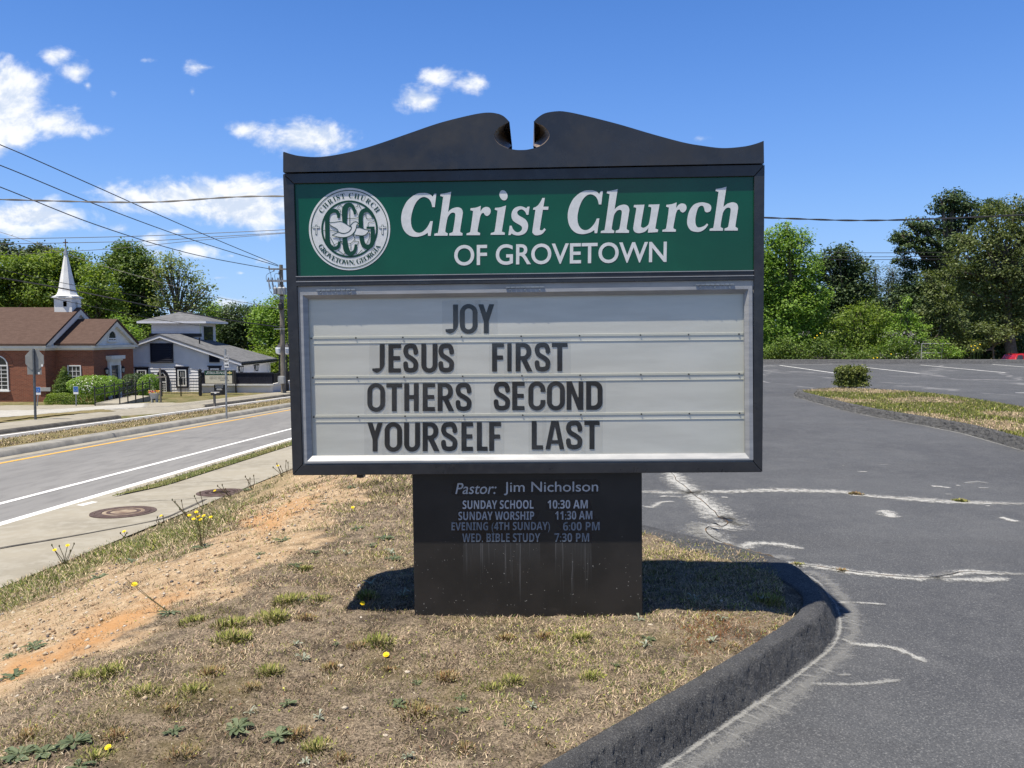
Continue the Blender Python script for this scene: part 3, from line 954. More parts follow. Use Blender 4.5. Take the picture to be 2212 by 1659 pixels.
def patch(name, pts, dz, mat, label, n=26):
    """a ground patch outlined by (t, s) corners, draped on the far terrain"""
    P = np.array([xy(t_, s_) for t_, s_ in pts]); c = .4
    X_, Y_, F_ = gridmesh(np.arange(P[:, 0].min(), P[:, 0].max() + c, c), np.arange(P[:, 1].min(), P[:, 1].max() + c, c))
    X_ = X_ + .3 * (vnoise(X_, Y_, 1.1) - .5); Y_ = Y_ + .3 * (vnoise(Y_, X_, 1.3) - .5)
    F_ = F_[inpoly(X_, Y_, [tuple(p) for p in P])[F_].all(1)]
    u = np.unique(F_); m_ = np.zeros(len(X_), int); m_[u] = np.arange(len(u))
    return props(mesh_np(name, np.stack([X_, Y_, zt(X_, Y_) + dz + .14], 1)[u], m_[F_], mat), label, kind='structure')


def far_ts(px, py, dz=-.15):
    p = onroad(px, py, dz); return ts(p[0], p[1])


drv = [far_ts(*p) for p in ((360, 903), (300, 890), (120, 893), (300, 880), (440, 863), (540, 855), (470, 868))]
patch('driveway', [(20.0, 34.0), (20.0, 43.2), (22.3, 44.5), (30, 47), (44, 44), (44, 38), (30, 35.5), (22.3, 34.2)], -.122, M['concrete'], 'concrete driveway crossing the far sidewalk')
g = [far_ts(*p) for p in ((-200, 905), (-200, 877), (140, 873), (330, 868), (330, 880), (260, 885), (130, 893), (0, 900))]
patch('gravel', g, -.112, M['gravel'], 'bright gravel yard in front of the brick church')
dg = [far_ts(*p) for p in ((-60, 917), (-60, 905), (0, 900.5), (100, 893), (230, 883), (262, 889), (150, 896), (60, 905), (0, 914))]
patch('dry_grass', dg, -.096, M['mulch'], 'rough dry grass corner beside the stop sign')

# ------------------------------------------------------------------ the church sign
def camdir(x, y, z): return RGT * x + UPV * y - FWD * z
SU = camdir(-349, 25770, 1650); SU /= np.linalg.norm(SU)
SRt = camdir(53100, 575, 1650); SRt -= SU * (SRt @ SU); SRt /= np.linalg.norm(SRt)
SA = np.cross(SU, SRt)                          # away from the viewer
PB = gnd(1141, 1330, 0.0)
SO = PB - SA * .09
SM = np.stack([SRt, SA, SU], 1)
sign = thing('church_sign', SO, 'dark church sign cabinet with green name panel and white letter board on a black pedestal', 'sign', mat3=SM)


def loc(px, py, y=0.0):
    """picture point -> (right, up) on the sign's own plane at depth y"""
    o = SM.T @ (CAMP - SO); d = SM.T @ ray(px, py)
    p = o + d * ((y - o[1]) / d[1])
    return np.array([p[0], y, p[2]])


def src(z, x0, y0, s): return ((x0 + z[0] * s) * .548611, (y0 + z[1] * s) * .548611)
Z2 = lambda p: src(p, 1540, 700, .29837)
Z3s = lambda p: src(p, 2180, 700, .35262)
Z4 = lambda p: src(p, 1100, 650, 1000 / 2212)
Z5 = lambda p: src(p, 2000, 420, 1050 / 2212)
Z7 = lambda p: src(p, 1600, 1800, .45208)
Z8 = lambda p: src(p, 1100, 1100, .88156)
ZP = lambda p: src(p, 1100, 420, .434)
ZN = lambda p: src(p, 1900, 420, .15823)
ZS = lambda p: src(p, 1200, 720, 360 / 1659)
THK = .60


def quad_prism(mb, pts, y0, y1):
    """frame member: outline in (right, up) with front at y0 and back at y1"""
    P = [np.array([p[0], y0, p[2]]) for p in pts]
    mb.prism(P, (0, y1 - y0, 0))


def inset(a, b, g):
    a = np.array(a, float); b = np.array(b, float); d = (b - a) / np.linalg.norm(b - a)
    return a + d * g


# cabinet frame: four mitred members and the crossbar between the two panels
oTL, oTR, oBR, oBL = loc(611, 375), loc(1652, 355), loc(1647, 1020), loc(632, 1027)
iTL, iTR, iBR, iBL = loc(634.5, 396.3), loc(1629.7, 380.2), loc(1627.6, 997.6), loc(653.3, 1004)
mb = MB(); g = .0012
for (a, b, c_, d) in ((oTL, oTR, iTR, iTL), (oTR, oBR, iBR, iTR), (oBR, oBL, iBL, iBR), (oBL, oTL, iTL, iBL)):
    e1 = (b - a) / np.linalg.norm(b - a) * g
    quad_prism(mb, [a + e1, b - e1, c_ - e1, d + e1], 0.0, .16)
mb.build('cabinet_frame', M['navy'], sign, local=True, bevel=.0025)
xL, xR = min(oTL[0], oBL[0]), max(oTR[0], oBR[0])
mb = MB()
P4 = [oTL + (.004, 0, -.004), oTR + (-.004, 0, -.004), oBR + (-.004, 0, .004), oBL + (.004, 0, .004)]
quad_prism(mb, P4, .10, THK)
mb.build('cabinet_body', M['navy'], sign, local=True, bevel=.002)
mb = MB()
cTL, cTR = loc(*Z4((143, 968))), loc(*Z5((2041, 1356)))
cBL, cBR = loc(*Z4((150, 1056))), loc(*Z5((2041, 1437)))
mid = lambda a, b, f: a + (b - a) * f
quad_prism(mb, [cTL, cTR, mid(cTR, cBR, .50), mid(cTL, cBL, .50)], .002, .06); mb.build('crossbar', M['navy'], sign, local=True, bevel=.002); mb = MB()
quad_prism(mb, [mid(cTL, cBL, .54), mid(cTR, cBR, .54), cBR, cBL], .0, .06)
mb.build('crossbar', M['navy'], sign, local=True, bevel=.002)
mb = MB()
for f in (0, .51):
    mb = MB(); a, b = mid(cTL, cBL, f), mid(cTR, cBR, f)
    quad_prism(mb, [a, b, b + (0, 0, -.004), a + (0, 0, -.004)], -.0015, .004)
    mb.build('metal_strip', M['alu'], sign, local=True)
mb = MB()
a = loc(765, 1026); mb.box(a + (0, .06, -.028), a + (.036, .12, .01)); mb.build('drain_lug', M['navy'], sign, local=True)

# green name panel
gp = bpy.data.materials.new('green_sign_face'); gp.use_nodes = True
t = NT(gp.node_tree); bs = gp.node_tree.nodes['Principled BSDF']
ov = t.add('ShaderNodeTexCoord').outputs['Object']
t.l.new(t.mix(t.smooth(t.noise(ov, 1.6, 4), .35, .65), (.0, .062, .027), (.001, .084, .038)), bs.inputs['Base Color'])
bs.inputs['Roughness'].default_value = .16; bs.inputs['Specular IOR Level'].default_value = .45
bn = t.add('ShaderNodeBump'); bn.inputs['Strength'].default_value = .05; bn.inputs['Distance'].default_value = .02
t.l.new(t.noise(ov, 2.5, 2), bn.inputs['Height']); t.l.new(bn.outputs[0], bs.inputs['Normal'])
GY = .016
mb = MB()
P4 = [iTL + (-.01, 0, .012), iTR + (.01, 0, .012), loc(*Z5((2041, 1358))) + (.01, 0, -.006), loc(*Z4((143, 970))) + (-.01, 0, -.006)]
quad_prism(mb, P4, GY, GY + .05)
panel = mb.build('name_panel', gp, sign, local=True)
M['letterw'] = pm('white_vinyl', (.62, .64, .63), (.70, .71, .70), rough=.4, scale=30, spec=.4)
M['greenline'] = pm('green_vinyl', (.003, .05, .026), rough=.35, spec=.4)


def glyph_mesh(polys, y, to_loc):
    """outlines in picture space -> filled flat shape on the sign (even-odd)"""
    cu = bpy.data.curves.new('outline', 'CURVE'); cu.dimensions = '2D'; cu.fill_mode = 'BOTH'
    for P in polys:
        s = cu.splines.new('POLY'); s.points.add(len(P) - 1)
        for i, p in enumerate(P):
            q = to_loc(p, y); s.points[i].co = (q[0], q[2], 0, 1)
        s.use_cyclic_u = True
    return curve_arrays(cu)


def curve_arrays(cu):
    o = bpy.data.objects.new('tmp', cu); COL.objects.link(o)
    dg = bpy.context.evaluated_depsgraph_get(); dg.update()
    me = o.evaluated_get(dg).to_mesh()
    V = np.zeros(len(me.vertices) * 3); me.vertices.foreach_get('co', V); V = V.reshape(-1, 3)
    Fl = [tuple(p.vertices) for p in me.polygons]
    o.evaluated_get(dg).to_mesh_clear()
    bpy.data.objects.remove(o); bpy.data.curves.remove(cu)
    return V, Fl


_TC = {}


def text_arrays(body, bold=0.0, shear=0.0):
    k = (body, bold, shear)
    if k not in _TC:
        cu = bpy.data.curves.new('lettering', 'FONT'); cu.body = body; cu.size = 1; cu.offset = bold; cu.shear = shear; cu.resolution_u = 6
        V, Fl = curve_arrays(cu)
        _TC[k] = (V[:, :2], Fl)
    V, Fl = _TC[k]
    return V.copy(), Fl


def mbold(s, up, lo, dg=None):
    o = ''
    for c in s:
        if c.isupper(): o += chr(up + ord(c) - 65)
        elif c.islower(): o += chr(lo + ord(c) - 97)
        elif c.isdigit() and dg: o += chr(dg + int(c))
        else: o += c
    return o
serif = lambda s: mbold(s, 0x1D400, 0x1D41A)
sansb = lambda s: mbold(s, 0x1D5D4, 0x1D5EE, 0x1D7EC)
fraktur = lambda s: mbold(s, 0x1D56C, 0x1D586)


class Flat:
    """collects flat shapes lying at one depth of the sign"""
    def __init__(s): s.v = []; s.f = []
    def add(s, V, Fl):
        k = len(s.v); s.v += [tuple(v) for v in V]; s.f += [tuple(i + k for i in q) for q in Fl]
    def build(s, name, mat, parent):
        me = bpy.data.meshes.new(name); me.from_pydata(s.v, [], s.f); me.validate(); me.update()
        import bmesh
        bm = bmesh.new(); bm.from_mesh(me)
        for f in bm.faces:
            f.normal_update()
            if f.normal.y > 0: f.normal_flip()
        bm.to_mesh(me); bm.free()
        return link_mesh(name, me, mat, parent)


def text_box(flat, body, bl, br, tl, y, bold=0, shear=0, tol=loc):
    """fit lettering into the picture parallelogram bl, br, tl"""
    V, Fl = text_arrays(body, bold, shear)
    mn, mx = V.min(0), V.max(0)
    u = (V - mn) / (mx - mn)
    a, b, c_ = tol(*bl, y), tol(*br, y), tol(*tl, y)
    P = a + u[:, :1] * (b - a) + u[:, 1:] * (c_ - a)
    flat.add(P, Fl)


def outline(flat, pts, y, zf, k=6, shift=(0, 0), scale=1):
    P = crom(pts, k, closed=True)
    tl = lambda p, yy: loc(*[q for q in np.array(zf(p)) + np.array(shift) * .548611], yy)
    V, Fl = glyph_mesh([P], y, tl)
    W_ = np.stack([V[:, 0], np.full(len(V), y), V[:, 1]], 1)
    flat.add(W_, Fl)


LY = GY - .0015
gC = [(597, 210, 1), (576, 387, 1), (543, 386, 1), (528, 325), (495, 277), (440, 253), (385, 268), (330, 325), (290, 412), (266, 510), (262, 585), (275, 652), (310, 705), (360, 726), (410, 715), (460, 672), (495, 622), (517, 573, 1), (551, 571, 1), (522, 766, 1), (488, 766, 1), (484, 724, 1), (440, 752), (380, 772), (320, 779), (250, 765), (190, 720), (150, 650), (133, 560), (140, 470), (165, 390), (210, 310), (280, 245), (350, 208), (410, 200), (470, 203), (520, 222), (549, 250, 1), (570, 210, 1)]
gh = [(793, 184, 1), (752, 450, 1), (800, 410), (850, 392), (893, 391), (930, 410), (946, 455), (940, 510), (912, 690), (917, 715), (943, 732, 1), (941, 762, 1), (765, 762, 1), (768, 733, 1), (800, 722), (818, 695), (845, 520), (845, 475), (825, 459), (790, 466), (760, 500), (741, 545), (716, 690), (722, 718), (748, 733, 1), (745, 764, 1), (568, 764, 1), (572, 738, 1), (605, 727), (624, 695), (683, 280), (680, 252), (648, 240, 1), (652, 212, 1), (720, 203)]
gr = [(1184, 370, 1), (1178, 443, 1), (1210, 402), (1252, 384), (1295, 395), (1314, 430), (1305, 475), (1270, 503), (1240, 492), (1222, 463, 1), (1195, 472), (1177, 510), (1168, 550), (1142, 690), (1147, 715), (1175, 728, 1), (1172, 757, 1), (993, 757, 1), (998, 732, 1), (1030, 722), (1048, 690), (1080, 455), (1073, 437), (1045, 428, 1), (1049, 402, 1), (1120, 393)]
gi = [(1517, 365, 1), (1465, 690), (1472, 712), (1502, 725, 1), (1498, 752, 1), (1312, 752, 1), (1317, 728, 1), (1350, 718), (1368, 690), (1402, 450), (1397, 432), (1368, 422, 1), (1372, 396, 1), (1440, 390)]
gs = [(1828, 380, 1), (1812, 489, 1), (1786, 488, 1), (1770, 450), (1735, 420), (1700, 420), (1668, 445), (1668, 475), (1695, 503), (1760, 540), (1795, 580), (1808, 630), (1795, 695), (1755, 740), (1690, 760), (1630, 755), (1588, 735, 1), (1575, 756, 1), (1547, 756, 1), (1565, 632, 1), (1592, 633, 1), (1605, 670), (1640, 710), (1680, 719), (1718, 695), (1728, 660), (1708, 630), (1640, 590), (1605, 560), (1588, 510), (1595, 450), (1630, 400), (1690, 377), (1740, 382), (1785, 403, 1), (1800, 382, 1)]
gt = [(2029, 266, 1), (2010, 381, 1), (2078, 381, 1), (2072, 422, 1), (2003, 422, 1), (1964, 665), (1970, 688), (1985, 694), (2005, 685), (2021, 662, 1), (2042, 684, 1), (2000, 735), (1950, 756), (1900, 757), (1870, 730), (1866, 690), (1905, 423, 1), (1872, 422, 1), (1877, 397, 1), (1930, 370), (1975, 310), (1996, 266, 1)]
gu = [(1014, 300, 1), (977, 520), (982, 550), (1005, 558), (1040, 540), (1066, 500), (1090, 350), (1086, 330), (1058, 322, 1), (1062, 299, 1), (1183, 296, 1), (1138, 548), (1142, 568), (1167, 578, 1), (1163, 606, 1), (1052, 613, 1), (1058, 560, 1), (1020, 600), (960, 618), (910, 608), (890, 575), (893, 530), (921, 355), (917, 335), (893, 328, 1), (898, 303, 1)]
gc = [(1727, 524, 1), (1690, 570), (1640, 600), (1590, 604), (1530, 585), (1495, 530), (1492, 460), (1515, 370), (1560, 305), (1620, 278), (1680, 276), (1740, 295), (1760, 330), (1750, 370), (1715, 386), (1690, 375), (1682, 345), (1670, 318), (1645, 312), (1615, 335), (1593, 400), (1582, 470), (1588, 525), (1610, 553), (1650, 550), (1685, 535), (1712, 510, 1)]
fl = Flat()
for gl, sh in ((gC, ((0, 0), (655.7, -10.5))), (gh, ((0, 0), (655.6, -10.6), (1084.1, -19.5))), (gr, ((0, 0), (771.1, -13.6))), (gi, ((0, 0),)), (gs, ((0, 0),)), (gt, ((0, 0),))):
    for s_ in sh: outline(fl, gl, LY, Z2, shift=s_)
for gl in (gu, gc): outline(fl, gl, LY, Z3s)
outline(fl, [(1483 + 53 * math.cos(a) + 10 * math.sin(a), 231 + 67 * math.sin(a)) for a in np.linspace(0, 2 * math.pi, 16, endpoint=False)], LY, Z2, k=3)
text_box(fl, 'OF GROVETOWN', Z2((833, 1160)), Z3s((1260, 942)), Z2((833, 888)), LY, bold=.013)
fl.build('lettering', M['letterw'], panel)


# round emblem
def disc_poly(r, n=72, c=(812, 838)): return [(c[0] + r * math.cos(a), c[1] + 1.012 * r * math.sin(a)) for a in np.linspace(0, 2 * math.pi, n, endpoint=False)]
def zl(p, y): return loc(*ZS(p), y)
def ringshape(fl, ro, ri, y):
    A, B = disc_poly(ro), disc_poly(ri); n = len(A)
    V = [zl(p, y) for p in A + B]
    fl.add(V, [(i, (i + 1) % n, n + (i + 1) % n, n + i) for i in range(n)])
def discshape(fl, r, y):
    A = disc_poly(r); fl.add([zl(p, y) for p in A], [tuple(range(len(A)))])
def stroke(fl, pts, w, y, k=5, smooth=True):
    P = resample(crom(pts, k) if smooth else [np.array(p[:2], float) for p in pts], max(4, len(pts) * k))
    d = np.gradient(P, axis=0); d /= np.linalg.norm(d, axis=1)[:, None]; nn = np.stack([-d[:, 1], d[:, 0]], 1)
    ww = np.interp(np.linspace(0, 1, len(P)), np.linspace(0, 1, len(w)), w)[:, None] if hasattr(w, '__len__') else w
    L = P + nn * ww / 2; Rr = P - nn * ww / 2; n = len(P)
    fl.add([zl(p, y) for p in L] + [zl(p, y) for p in Rr], [(i, i + 1, n + i + 1, n + i) for i in range(n - 1)])
fw, fgr, fw2, fg2 = Flat(), Flat(), Flat(), Flat()
Y1, Y2_, Y3_, Y4_ = LY, LY - .0012, LY - .0024, LY - .0036
discshape(fw, 738, Y1)
ringshape(fgr, 702, 688, Y2_)
ringshape(fgr, 514, 480, Y2_)
for wd_, r0, a0, a1, flip in (('CHRIST CHURCH', 612, 151, 30, 0), ('GROVETOWN, GEORGIA', 640, 208.5, 331, 1)):
    ww = [text_arrays(serif(c))[0] if c != ' ' else None for c in wd_]
    adv = [(.32 if c == ' ' else (w[:, 0].max() - w[:, 0].min()) + .10) for c, w in zip(wd_, ww)]
    tot = sum(adv); acc = 0
    for c, w, ad in zip(wd_, ww, adv):
        f = (acc + ad / 2) / tot; acc += ad
        if w is None: continue
        th = R(a0 + (a1 - a0) * f)
        V, Fl = text_arrays(serif(c))
        xc = (V[:, 0].max() + V[:, 0].min()) / 2
        s_ = 128
        out_ = np.array([math.cos(th), -math.sin(th)]); tan = np.array([math.sin(th), math.cos(th)])
        if flip: up_, rt_ = -out_, -tan
        else: up_, rt_ = out_, tan
        base = np.array([812, 838]) + out_ * (r0 - 45 if not flip else r0 + 10)
        P = [base + rt_ * (v[0] - xc) * s_ * .98 + up_ * v[1] * s_ for v in V]
        fgr.add([zl(p, Y2_) for p in P], Fl)
# the three letters as broad bands
stroke(fgr, [(612, 637), (607, 560), (565, 510), (500, 510), (445, 540), (409, 620), (407, 760), (410, 900), (413, 1040), (440, 1120), (500, 1178), (560, 1186), (612, 1150), (630, 1062)], [46, 60, 74, 80, 80, 80, 80, 80, 80, 84, 70, 66, 56, 46], Y3_)
stroke(fgr, [(910, 570), (893, 480), (855, 415), (800, 398), (750, 430), (724, 520), (722, 700), (724, 900), (732, 1100), (765, 1230), (830, 1288), (895, 1250), (920, 1190), (928, 1115)], [42, 56, 76, 110, 100, 84, 80, 80, 80, 92, 110, 76, 60, 46], Y3_ - .0004)
stroke(fgr, [(1236, 628), (1215, 560), (1150, 500), (1085, 500), (1035, 540), (1015, 620), (1016, 760), (1022, 900), (1040, 1050), (1075, 1130), (1140, 1165), (1205, 1130), (1232, 1040), (1230, 820)], [46, 62, 78, 80, 80, 84, 80, 80, 80, 84, 80, 80, 78, 72], Y3_)
stroke(fgr, [(1120, 815), (1266, 815)], 44, Y3_ - .0008, smooth=False)
for ln in ([(580, 470), (635, 400)], [(630, 385), (690, 440)], [(600, 490), (645, 490), (640, 560), (675, 580)], [(815, 455), (815, 790)], [(770, 645), (890, 645), (970, 630)], [(950, 390), (960, 420), (920, 440)], [(975, 390), (1025, 470)], [(925, 480), (965, 590)],
           [(1110, 545), (1110, 620), (1150, 655), (1240, 650), (1275, 680), (1230, 710), (1170, 715), (1145, 760), (1150, 795)], [(1070, 585), (1095, 560)], [(320, 862), (370, 862)], [(460, 860), (600, 890)], [(465, 990), (545, 1140)], [(505, 1140), (610, 1085)], [(640, 985), (640, 1045), (690, 1080)], [(690, 1080), (660, 1060)],
           [(870, 945), (905, 990), (890, 1050), (830, 1100), (780, 1110)], [(895, 1055), (980, 1065)], [(835, 1095), (835, 1220)], [(980, 1065), (945, 1150)], [(1170, 885), (1175, 980), (1120, 1110)], [(1085, 950), (1165, 885)], [(600, 1215), (720, 1310)], [(700, 1310), (730, 1275)], [(1045, 1210), (960, 1300)], [(925, 1275), (960, 1305)], [(650, 1060), (690, 1120)]):
    stroke(fgr, ln, 9, Y2_ - .0006)
doveL = [(440, 722, 1), (540, 715), (650, 700), (740, 740), (825, 797, 1), (852, 797, 1), (832, 850), (780, 895), (700, 916), (608, 890, 1), (598, 850), (560, 820), (500, 790), (455, 755)]
doveB = [(972, 740, 1), (942, 765), (930, 820), (900, 890), (830, 955), (740, 985), (640, 988), (560, 970), (490, 950, 1), (608, 893, 1), (700, 918), (790, 890), (845, 830), (833, 770), (870, 725), (912, 702), (950, 712)]
doveR = [(937, 815, 1), (1000, 812), (1080, 838), (1168, 860, 1), (1125, 920), (1080, 950), (1015, 958), (880, 938, 1), (910, 885)]
DV = []
for dn, dv in (('dove_body', doveB), ('dove_wing', doveR), ('dove_wing', doveL)):
    q = Flat(); outline(q, dv, Y4_, ZS); DV.append((dn, q))
for dv in (doveB, doveR, doveL):
    P = crom(dv, 5, closed=True); P.append(P[0]); stroke(fg2, [tuple(p) for p in P], 11, Y4_ - .0008, k=1, smooth=False)
XS = []
for cx in (207, 1411):
    fw2 = Flat(); XS.append(fw2)
    for a_, b_ in (((cx, 760), (cx, 940)), ((cx - 66, 815), (cx + 66, 810))):
        stroke(fgr, [a_, b_], 34, Y2_ - .0002 * (a_[0] != cx), smooth=False)
        stroke(fw2, [np.array(a_) * .95 + np.array(b_) * .05, np.array(b_) * .95 + np.array(a_) * .05], 19, Y3_ - .0002 * (a_[0] != cx), smooth=False)
em = fw.build('emblem', M['letterw'], panel)
fgr.build('emblem_line', M['greenline'], panel); [q.build(dn, M['letterw'], panel) for dn, q in DV]; [q.build('emblem_cross', M['letterw'], panel) for q in XS]; fg2.build('emblem_outline', M['greenline'], panel)

# pediment: curved sheet-metal top with an open centre
topL = crom([(30, 405, 1), (100, 428), (180, 446), (320, 457), (450, 447), (600, 420), (750, 383), (950, 320), (1200, 233), (1450, 148), (1700, 84), (1850, 56), (1950, 57), (2030, 83), (2088, 138, 1)], 5)
topL = [ZP(p) for p in topL]
topR = crom([(213, 125, 1), (250, 88), (310, 53), (400, 38), (470, 40), (600, 65), (900, 140), (1200, 228), (1450, 295), (1600, 322), (1780, 343), (1950, 331), (2050, 309), (2122, 283, 1)], 5)
topR = [Z5(p) for p in topR]
holL = [ZN(p) for p in crom([(668, 378, 1), (560, 430), (420, 510), (315, 620), (280, 715), (310, 815), (400, 920), (520, 990), (640, 1040)], 4)]
holM = [ZN(p) for p in crom([(640, 1040), (800, 1070), (940, 1078), (1100, 1070), (1250, 1040), (1345, 1010)], 4)][1:-1]
holR = [ZN(p) for p in crom([(1345, 1010), (1450, 970), (1560, 890), (1640, 790), (1665, 690), (1625, 590), (1510, 480), (1385, 425), (1275, 375, 1)], 4)]
PY = -.014
L = lambda ps, y=PY: [loc(*p, y) for p in ps]
pbL, pbR = loc(611.5, 372, PY), loc(1650.5, 352.5, PY)
tl_, tr_, hl, hm, hr = L(topL), L(topR), L(holL), L(holM), L(holR)
tl_[0] = loc(611.5, 330, PY)
front = [pbL] + tl_ + hl[1:] + hm + hr[:-1] + tr_ + [pbR]
cu = bpy.data.curves.new('o', 'CURVE'); cu.dimensions = '2D'; cu.fill_mode = 'BOTH'
s = cu.splines.new('POLY'); s.points.add(len(front) - 1)
for i, p in enumerate(front): s.points[i].co = (p[0], p[2], 0, 1)
s.use_cyclic_u = True
V, Fl = curve_arrays(cu)
BYk = THK - .02
mb = MB()
for q in Fl: mb.face([(V[i][0], PY, V[i][1]) for i in q])
bk = lambda p: np.array([p[0], BYk, p[2]])
bl0, bl1 = loc(*ZN((737, 970)), BYk), loc(*ZN((640, 1040)), BYk)      # straight rear edges of the two scrolls
br0, br1 = loc(*ZN((1260, 970)), BYk), loc(*ZN((1345, 1010)), BYk)
tipL, tipR = loc(*ZN((672, 385)), BYk), loc(*ZN((1274, 380)), BYk)
def sheetstrip(A, B):
    for i in range(len(A) - 1): mb.face([A[i], A[i + 1], B[i + 1], B[i]])
sheetstrip([pbL] + tl_, [bk(p) for p in [pbL] + tl_[:-1]] + [tipL])
sheetstrip(tr_ + [pbR], [tipR] + [bk(p) for p in tr_[1:] + [pbR]])
sheetstrip([pbR, pbL], [bk(pbR), bk(pbL)])
sheetstrip([hl[-1]] + hm + [hr[0]], [bk(p) for p in [hl[-1]] + hm + [hr[0]]])
backo = [bk(pbL)] + [bk(p) for p in tl_[:-1]] + [tipL, bl0, bk(hl[-1])] + [bk(p) for p in hm] + [bk(hr[0]), br0, tipR] + [bk(p) for p in tr_[1:]] + [bk(pbR)]
cu = bpy.data.curves.new('o', 'CURVE'); cu.dimensions = '2D'; cu.fill_mode = 'BOTH'
s = cu.splines.new('POLY'); s.points.add(len(backo) - 1)
for i, p in enumerate(backo): s.points[i].co = (p[0], p[2], 0, 1)
s.use_cyclic_u = True
V, Fl = curve_arrays(cu)
for q in Fl: mb.face([(V[i][0], BYk, V[i][1]) for i in q])
ped = mb.build('pediment', M['navyface'], sign, local=True)
for nm, A, e0, e1 in (('scroll', hl, tipL, bl0), ('scroll', hr[::-1], tipR, br0)):
    mb = MB(); n = len(A)
    B = [e0 + (e1 - e0) * (i / (n - 1)) for i in range(n)]
    for j in range(4):
        f0, f1 = j / 4, (j + 1) / 4
        for i in range(n - 1):
            mb.face([A[i] * (1 - f0) + B[i] * f0, A[i + 1] * (1 - f0) + B[i + 1] * f0, A[i + 1] * (1 - f1) + B[i + 1] * f1, A[i] * (1 - f1) + B[i] * f1])
    mb.build('scroll', M['brown_in'], ped, local=True, fixn=False)

# letter board: recess, aluminium door, white face with three tracks
RY = .012
mb = MB()
rTL, rTR, rBR, rBL = loc(*Z8((76, 31)), RY), loc(*Z8((2121, 0)), RY), loc(*Z8((2123, 818)), RY), loc(*Z8((101, 831)), RY)
dTL, dTR, dBR, dBL = loc(*Z8((95, 58)), RY), loc(*Z8((2110, 30)), RY), loc(*Z8((2114, 800)), RY), loc(*Z8((114, 818)), RY)
for q in ((rTL, rTR, dTR, dTL), (rTR, rBR, dBR, dTR), (rBR, rBL, dBL, dBR), (rBL, rTL, dTL, dBL)):
    quad_prism(mb, q, RY, RY + .05)
mb.build('recess_surround', M['surround'], sign, local=True)
DY = -.002
eo = [loc(*Z8(p), DY) for p in ((92, 56), (2112, 28), (2117, 806), (112, 822))]
em_ = [loc(*Z8(p), DY) for p in ((104, 71), (2096, 43), (2100, 800), (124, 813))]
ei = [loc(*Z8(p), DY + .02) for p in ((127, 88), (2076, 62), (2081, 776), (146, 788))]
mb = MB()
for i in range(4):
    j = (i + 1) % 4
    back = lambda p, y: np.array([p[0], y, p[2]])
    mb.face([eo[i], eo[j], em_[j], em_[i]])
    mb.face([em_[i] + (0, .0, 0), em_[j], ei[j], ei[i]])
    mb.face([ei[i], ei[j], back(ei[j], .05), back(ei[i], .05)])
    mb.face([eo[i], eo[j], back(eo[j], .05), back(eo[i], .05)])
door = mb.build('door_frame', M['alu'], sign, local=True)
for x in (165, 1010, 1858):
    mb = MB(); yy = 48 - (x - 165) * .0146
    a, b = loc(*Z8((x, yy)), -.004), loc(*Z8((x + 175, yy - 2.5)), -.004)
    for k in range(8):
        p, q = a + (b - a) * (k / 8 + .008), a + (b - a) * ((k + 1) / 8 - .008)
        mb.obox(p, q, .007, .007)
    mb.build('hinge', M['steel'], door, local=True)
    for k in range(3):
        mb = MB(); p = loc(*Z8((x + 20 + 66 * k, yy + 12)), DY); mb.lathe(p, [(0.0, -.004), (.004, -.0035), (.0055, 0.0)], 8, (0, 1, 0)); mb.build('rivet', M['steel'], door, local=True)
BY_ = .034
bm_ = bpy.data.materials.new('aged_white_acrylic'); bm_.use_nodes = True
t = NT(bm_.node_tree); bs = bm_.node_tree.nodes['Principled BSDF']
ov = t.add('ShaderNodeTexCoord').outputs['Object']
n = t.noise(t.mapv(ov, (.8, 1, 5)), 2.2, 5, .6)
c = t.mix(t.smooth(n, .35, .65), (.63, .61, .55), (.71, .69, .625))
sx = t.add('ShaderNodeSeparateXYZ'); t.l.new(ov, sx.inputs[0])
c = t.mix(t.math('MULTIPLY', t.smooth(t.math('ABSOLUTE', sx.outputs[0]), .85, 1.35), .5), c, (.63, .62, .52))
t.l.new(c, bs.inputs['Base Color']); bs.inputs['Roughness'].default_value = .5
mb = MB()
P4 = [loc(*Z8(p), BY_) for p in ((120, 80), (2085, 55), (2088, 783), (138, 795))]
quad_prism(mb, P4, BY_, BY_ + .03)
board = mb.build('letter_board', bm_, sign, local=True)
M['track'] = pm('yellowed_clear_track', (.64, .62, .52), (.60, .59, .51), rough=.35, scale=7, spec=.5)
TRK = [((143, 262), (2072, 243)), ((150, 438), (2072, 420)), ((155, 613), (2074, 596))]
for a, b in TRK:
    mb = MB()
    A0, B0 = loc(*Z8((a[0], a[1] - 1)), BY_), loc(*Z8((b[0], b[1] - 1)), BY_)
    h0, h1 = np.array([0, 0, .0065]), np.array([0, 0, -.0065])
    quad_prism(mb, [A0 + h0, B0 + h0, B0 + h1, A0 + h1], BY_ - .0026, BY_ - .0002)
    quad_prism(mb, [A0 + (0, 0, -.031), B0 + (0, 0, -.031), B0 + (0, 0, -.034), A0 + (0, 0, -.034)], BY_ - .0026, BY_ - .0002)
    tr = mb.build('letter_track', M['track'], sign, local=True, bevel=.0008)
    for fx in (.0, .105, .215, .352, .49, .625, .765, .875, .99):
        p = A0 + (B0 - A0) * fx; p = np.array([p[0], BY_ - .0034, p[2] - .003]); mb = MB(); mb.lathe(p, [(0, -.005), (.004, -.004), (.0045, .0), (.001, .002)], 8, (0, 1, 0)); mb.build('screw', M['dark'], tr, local=True)

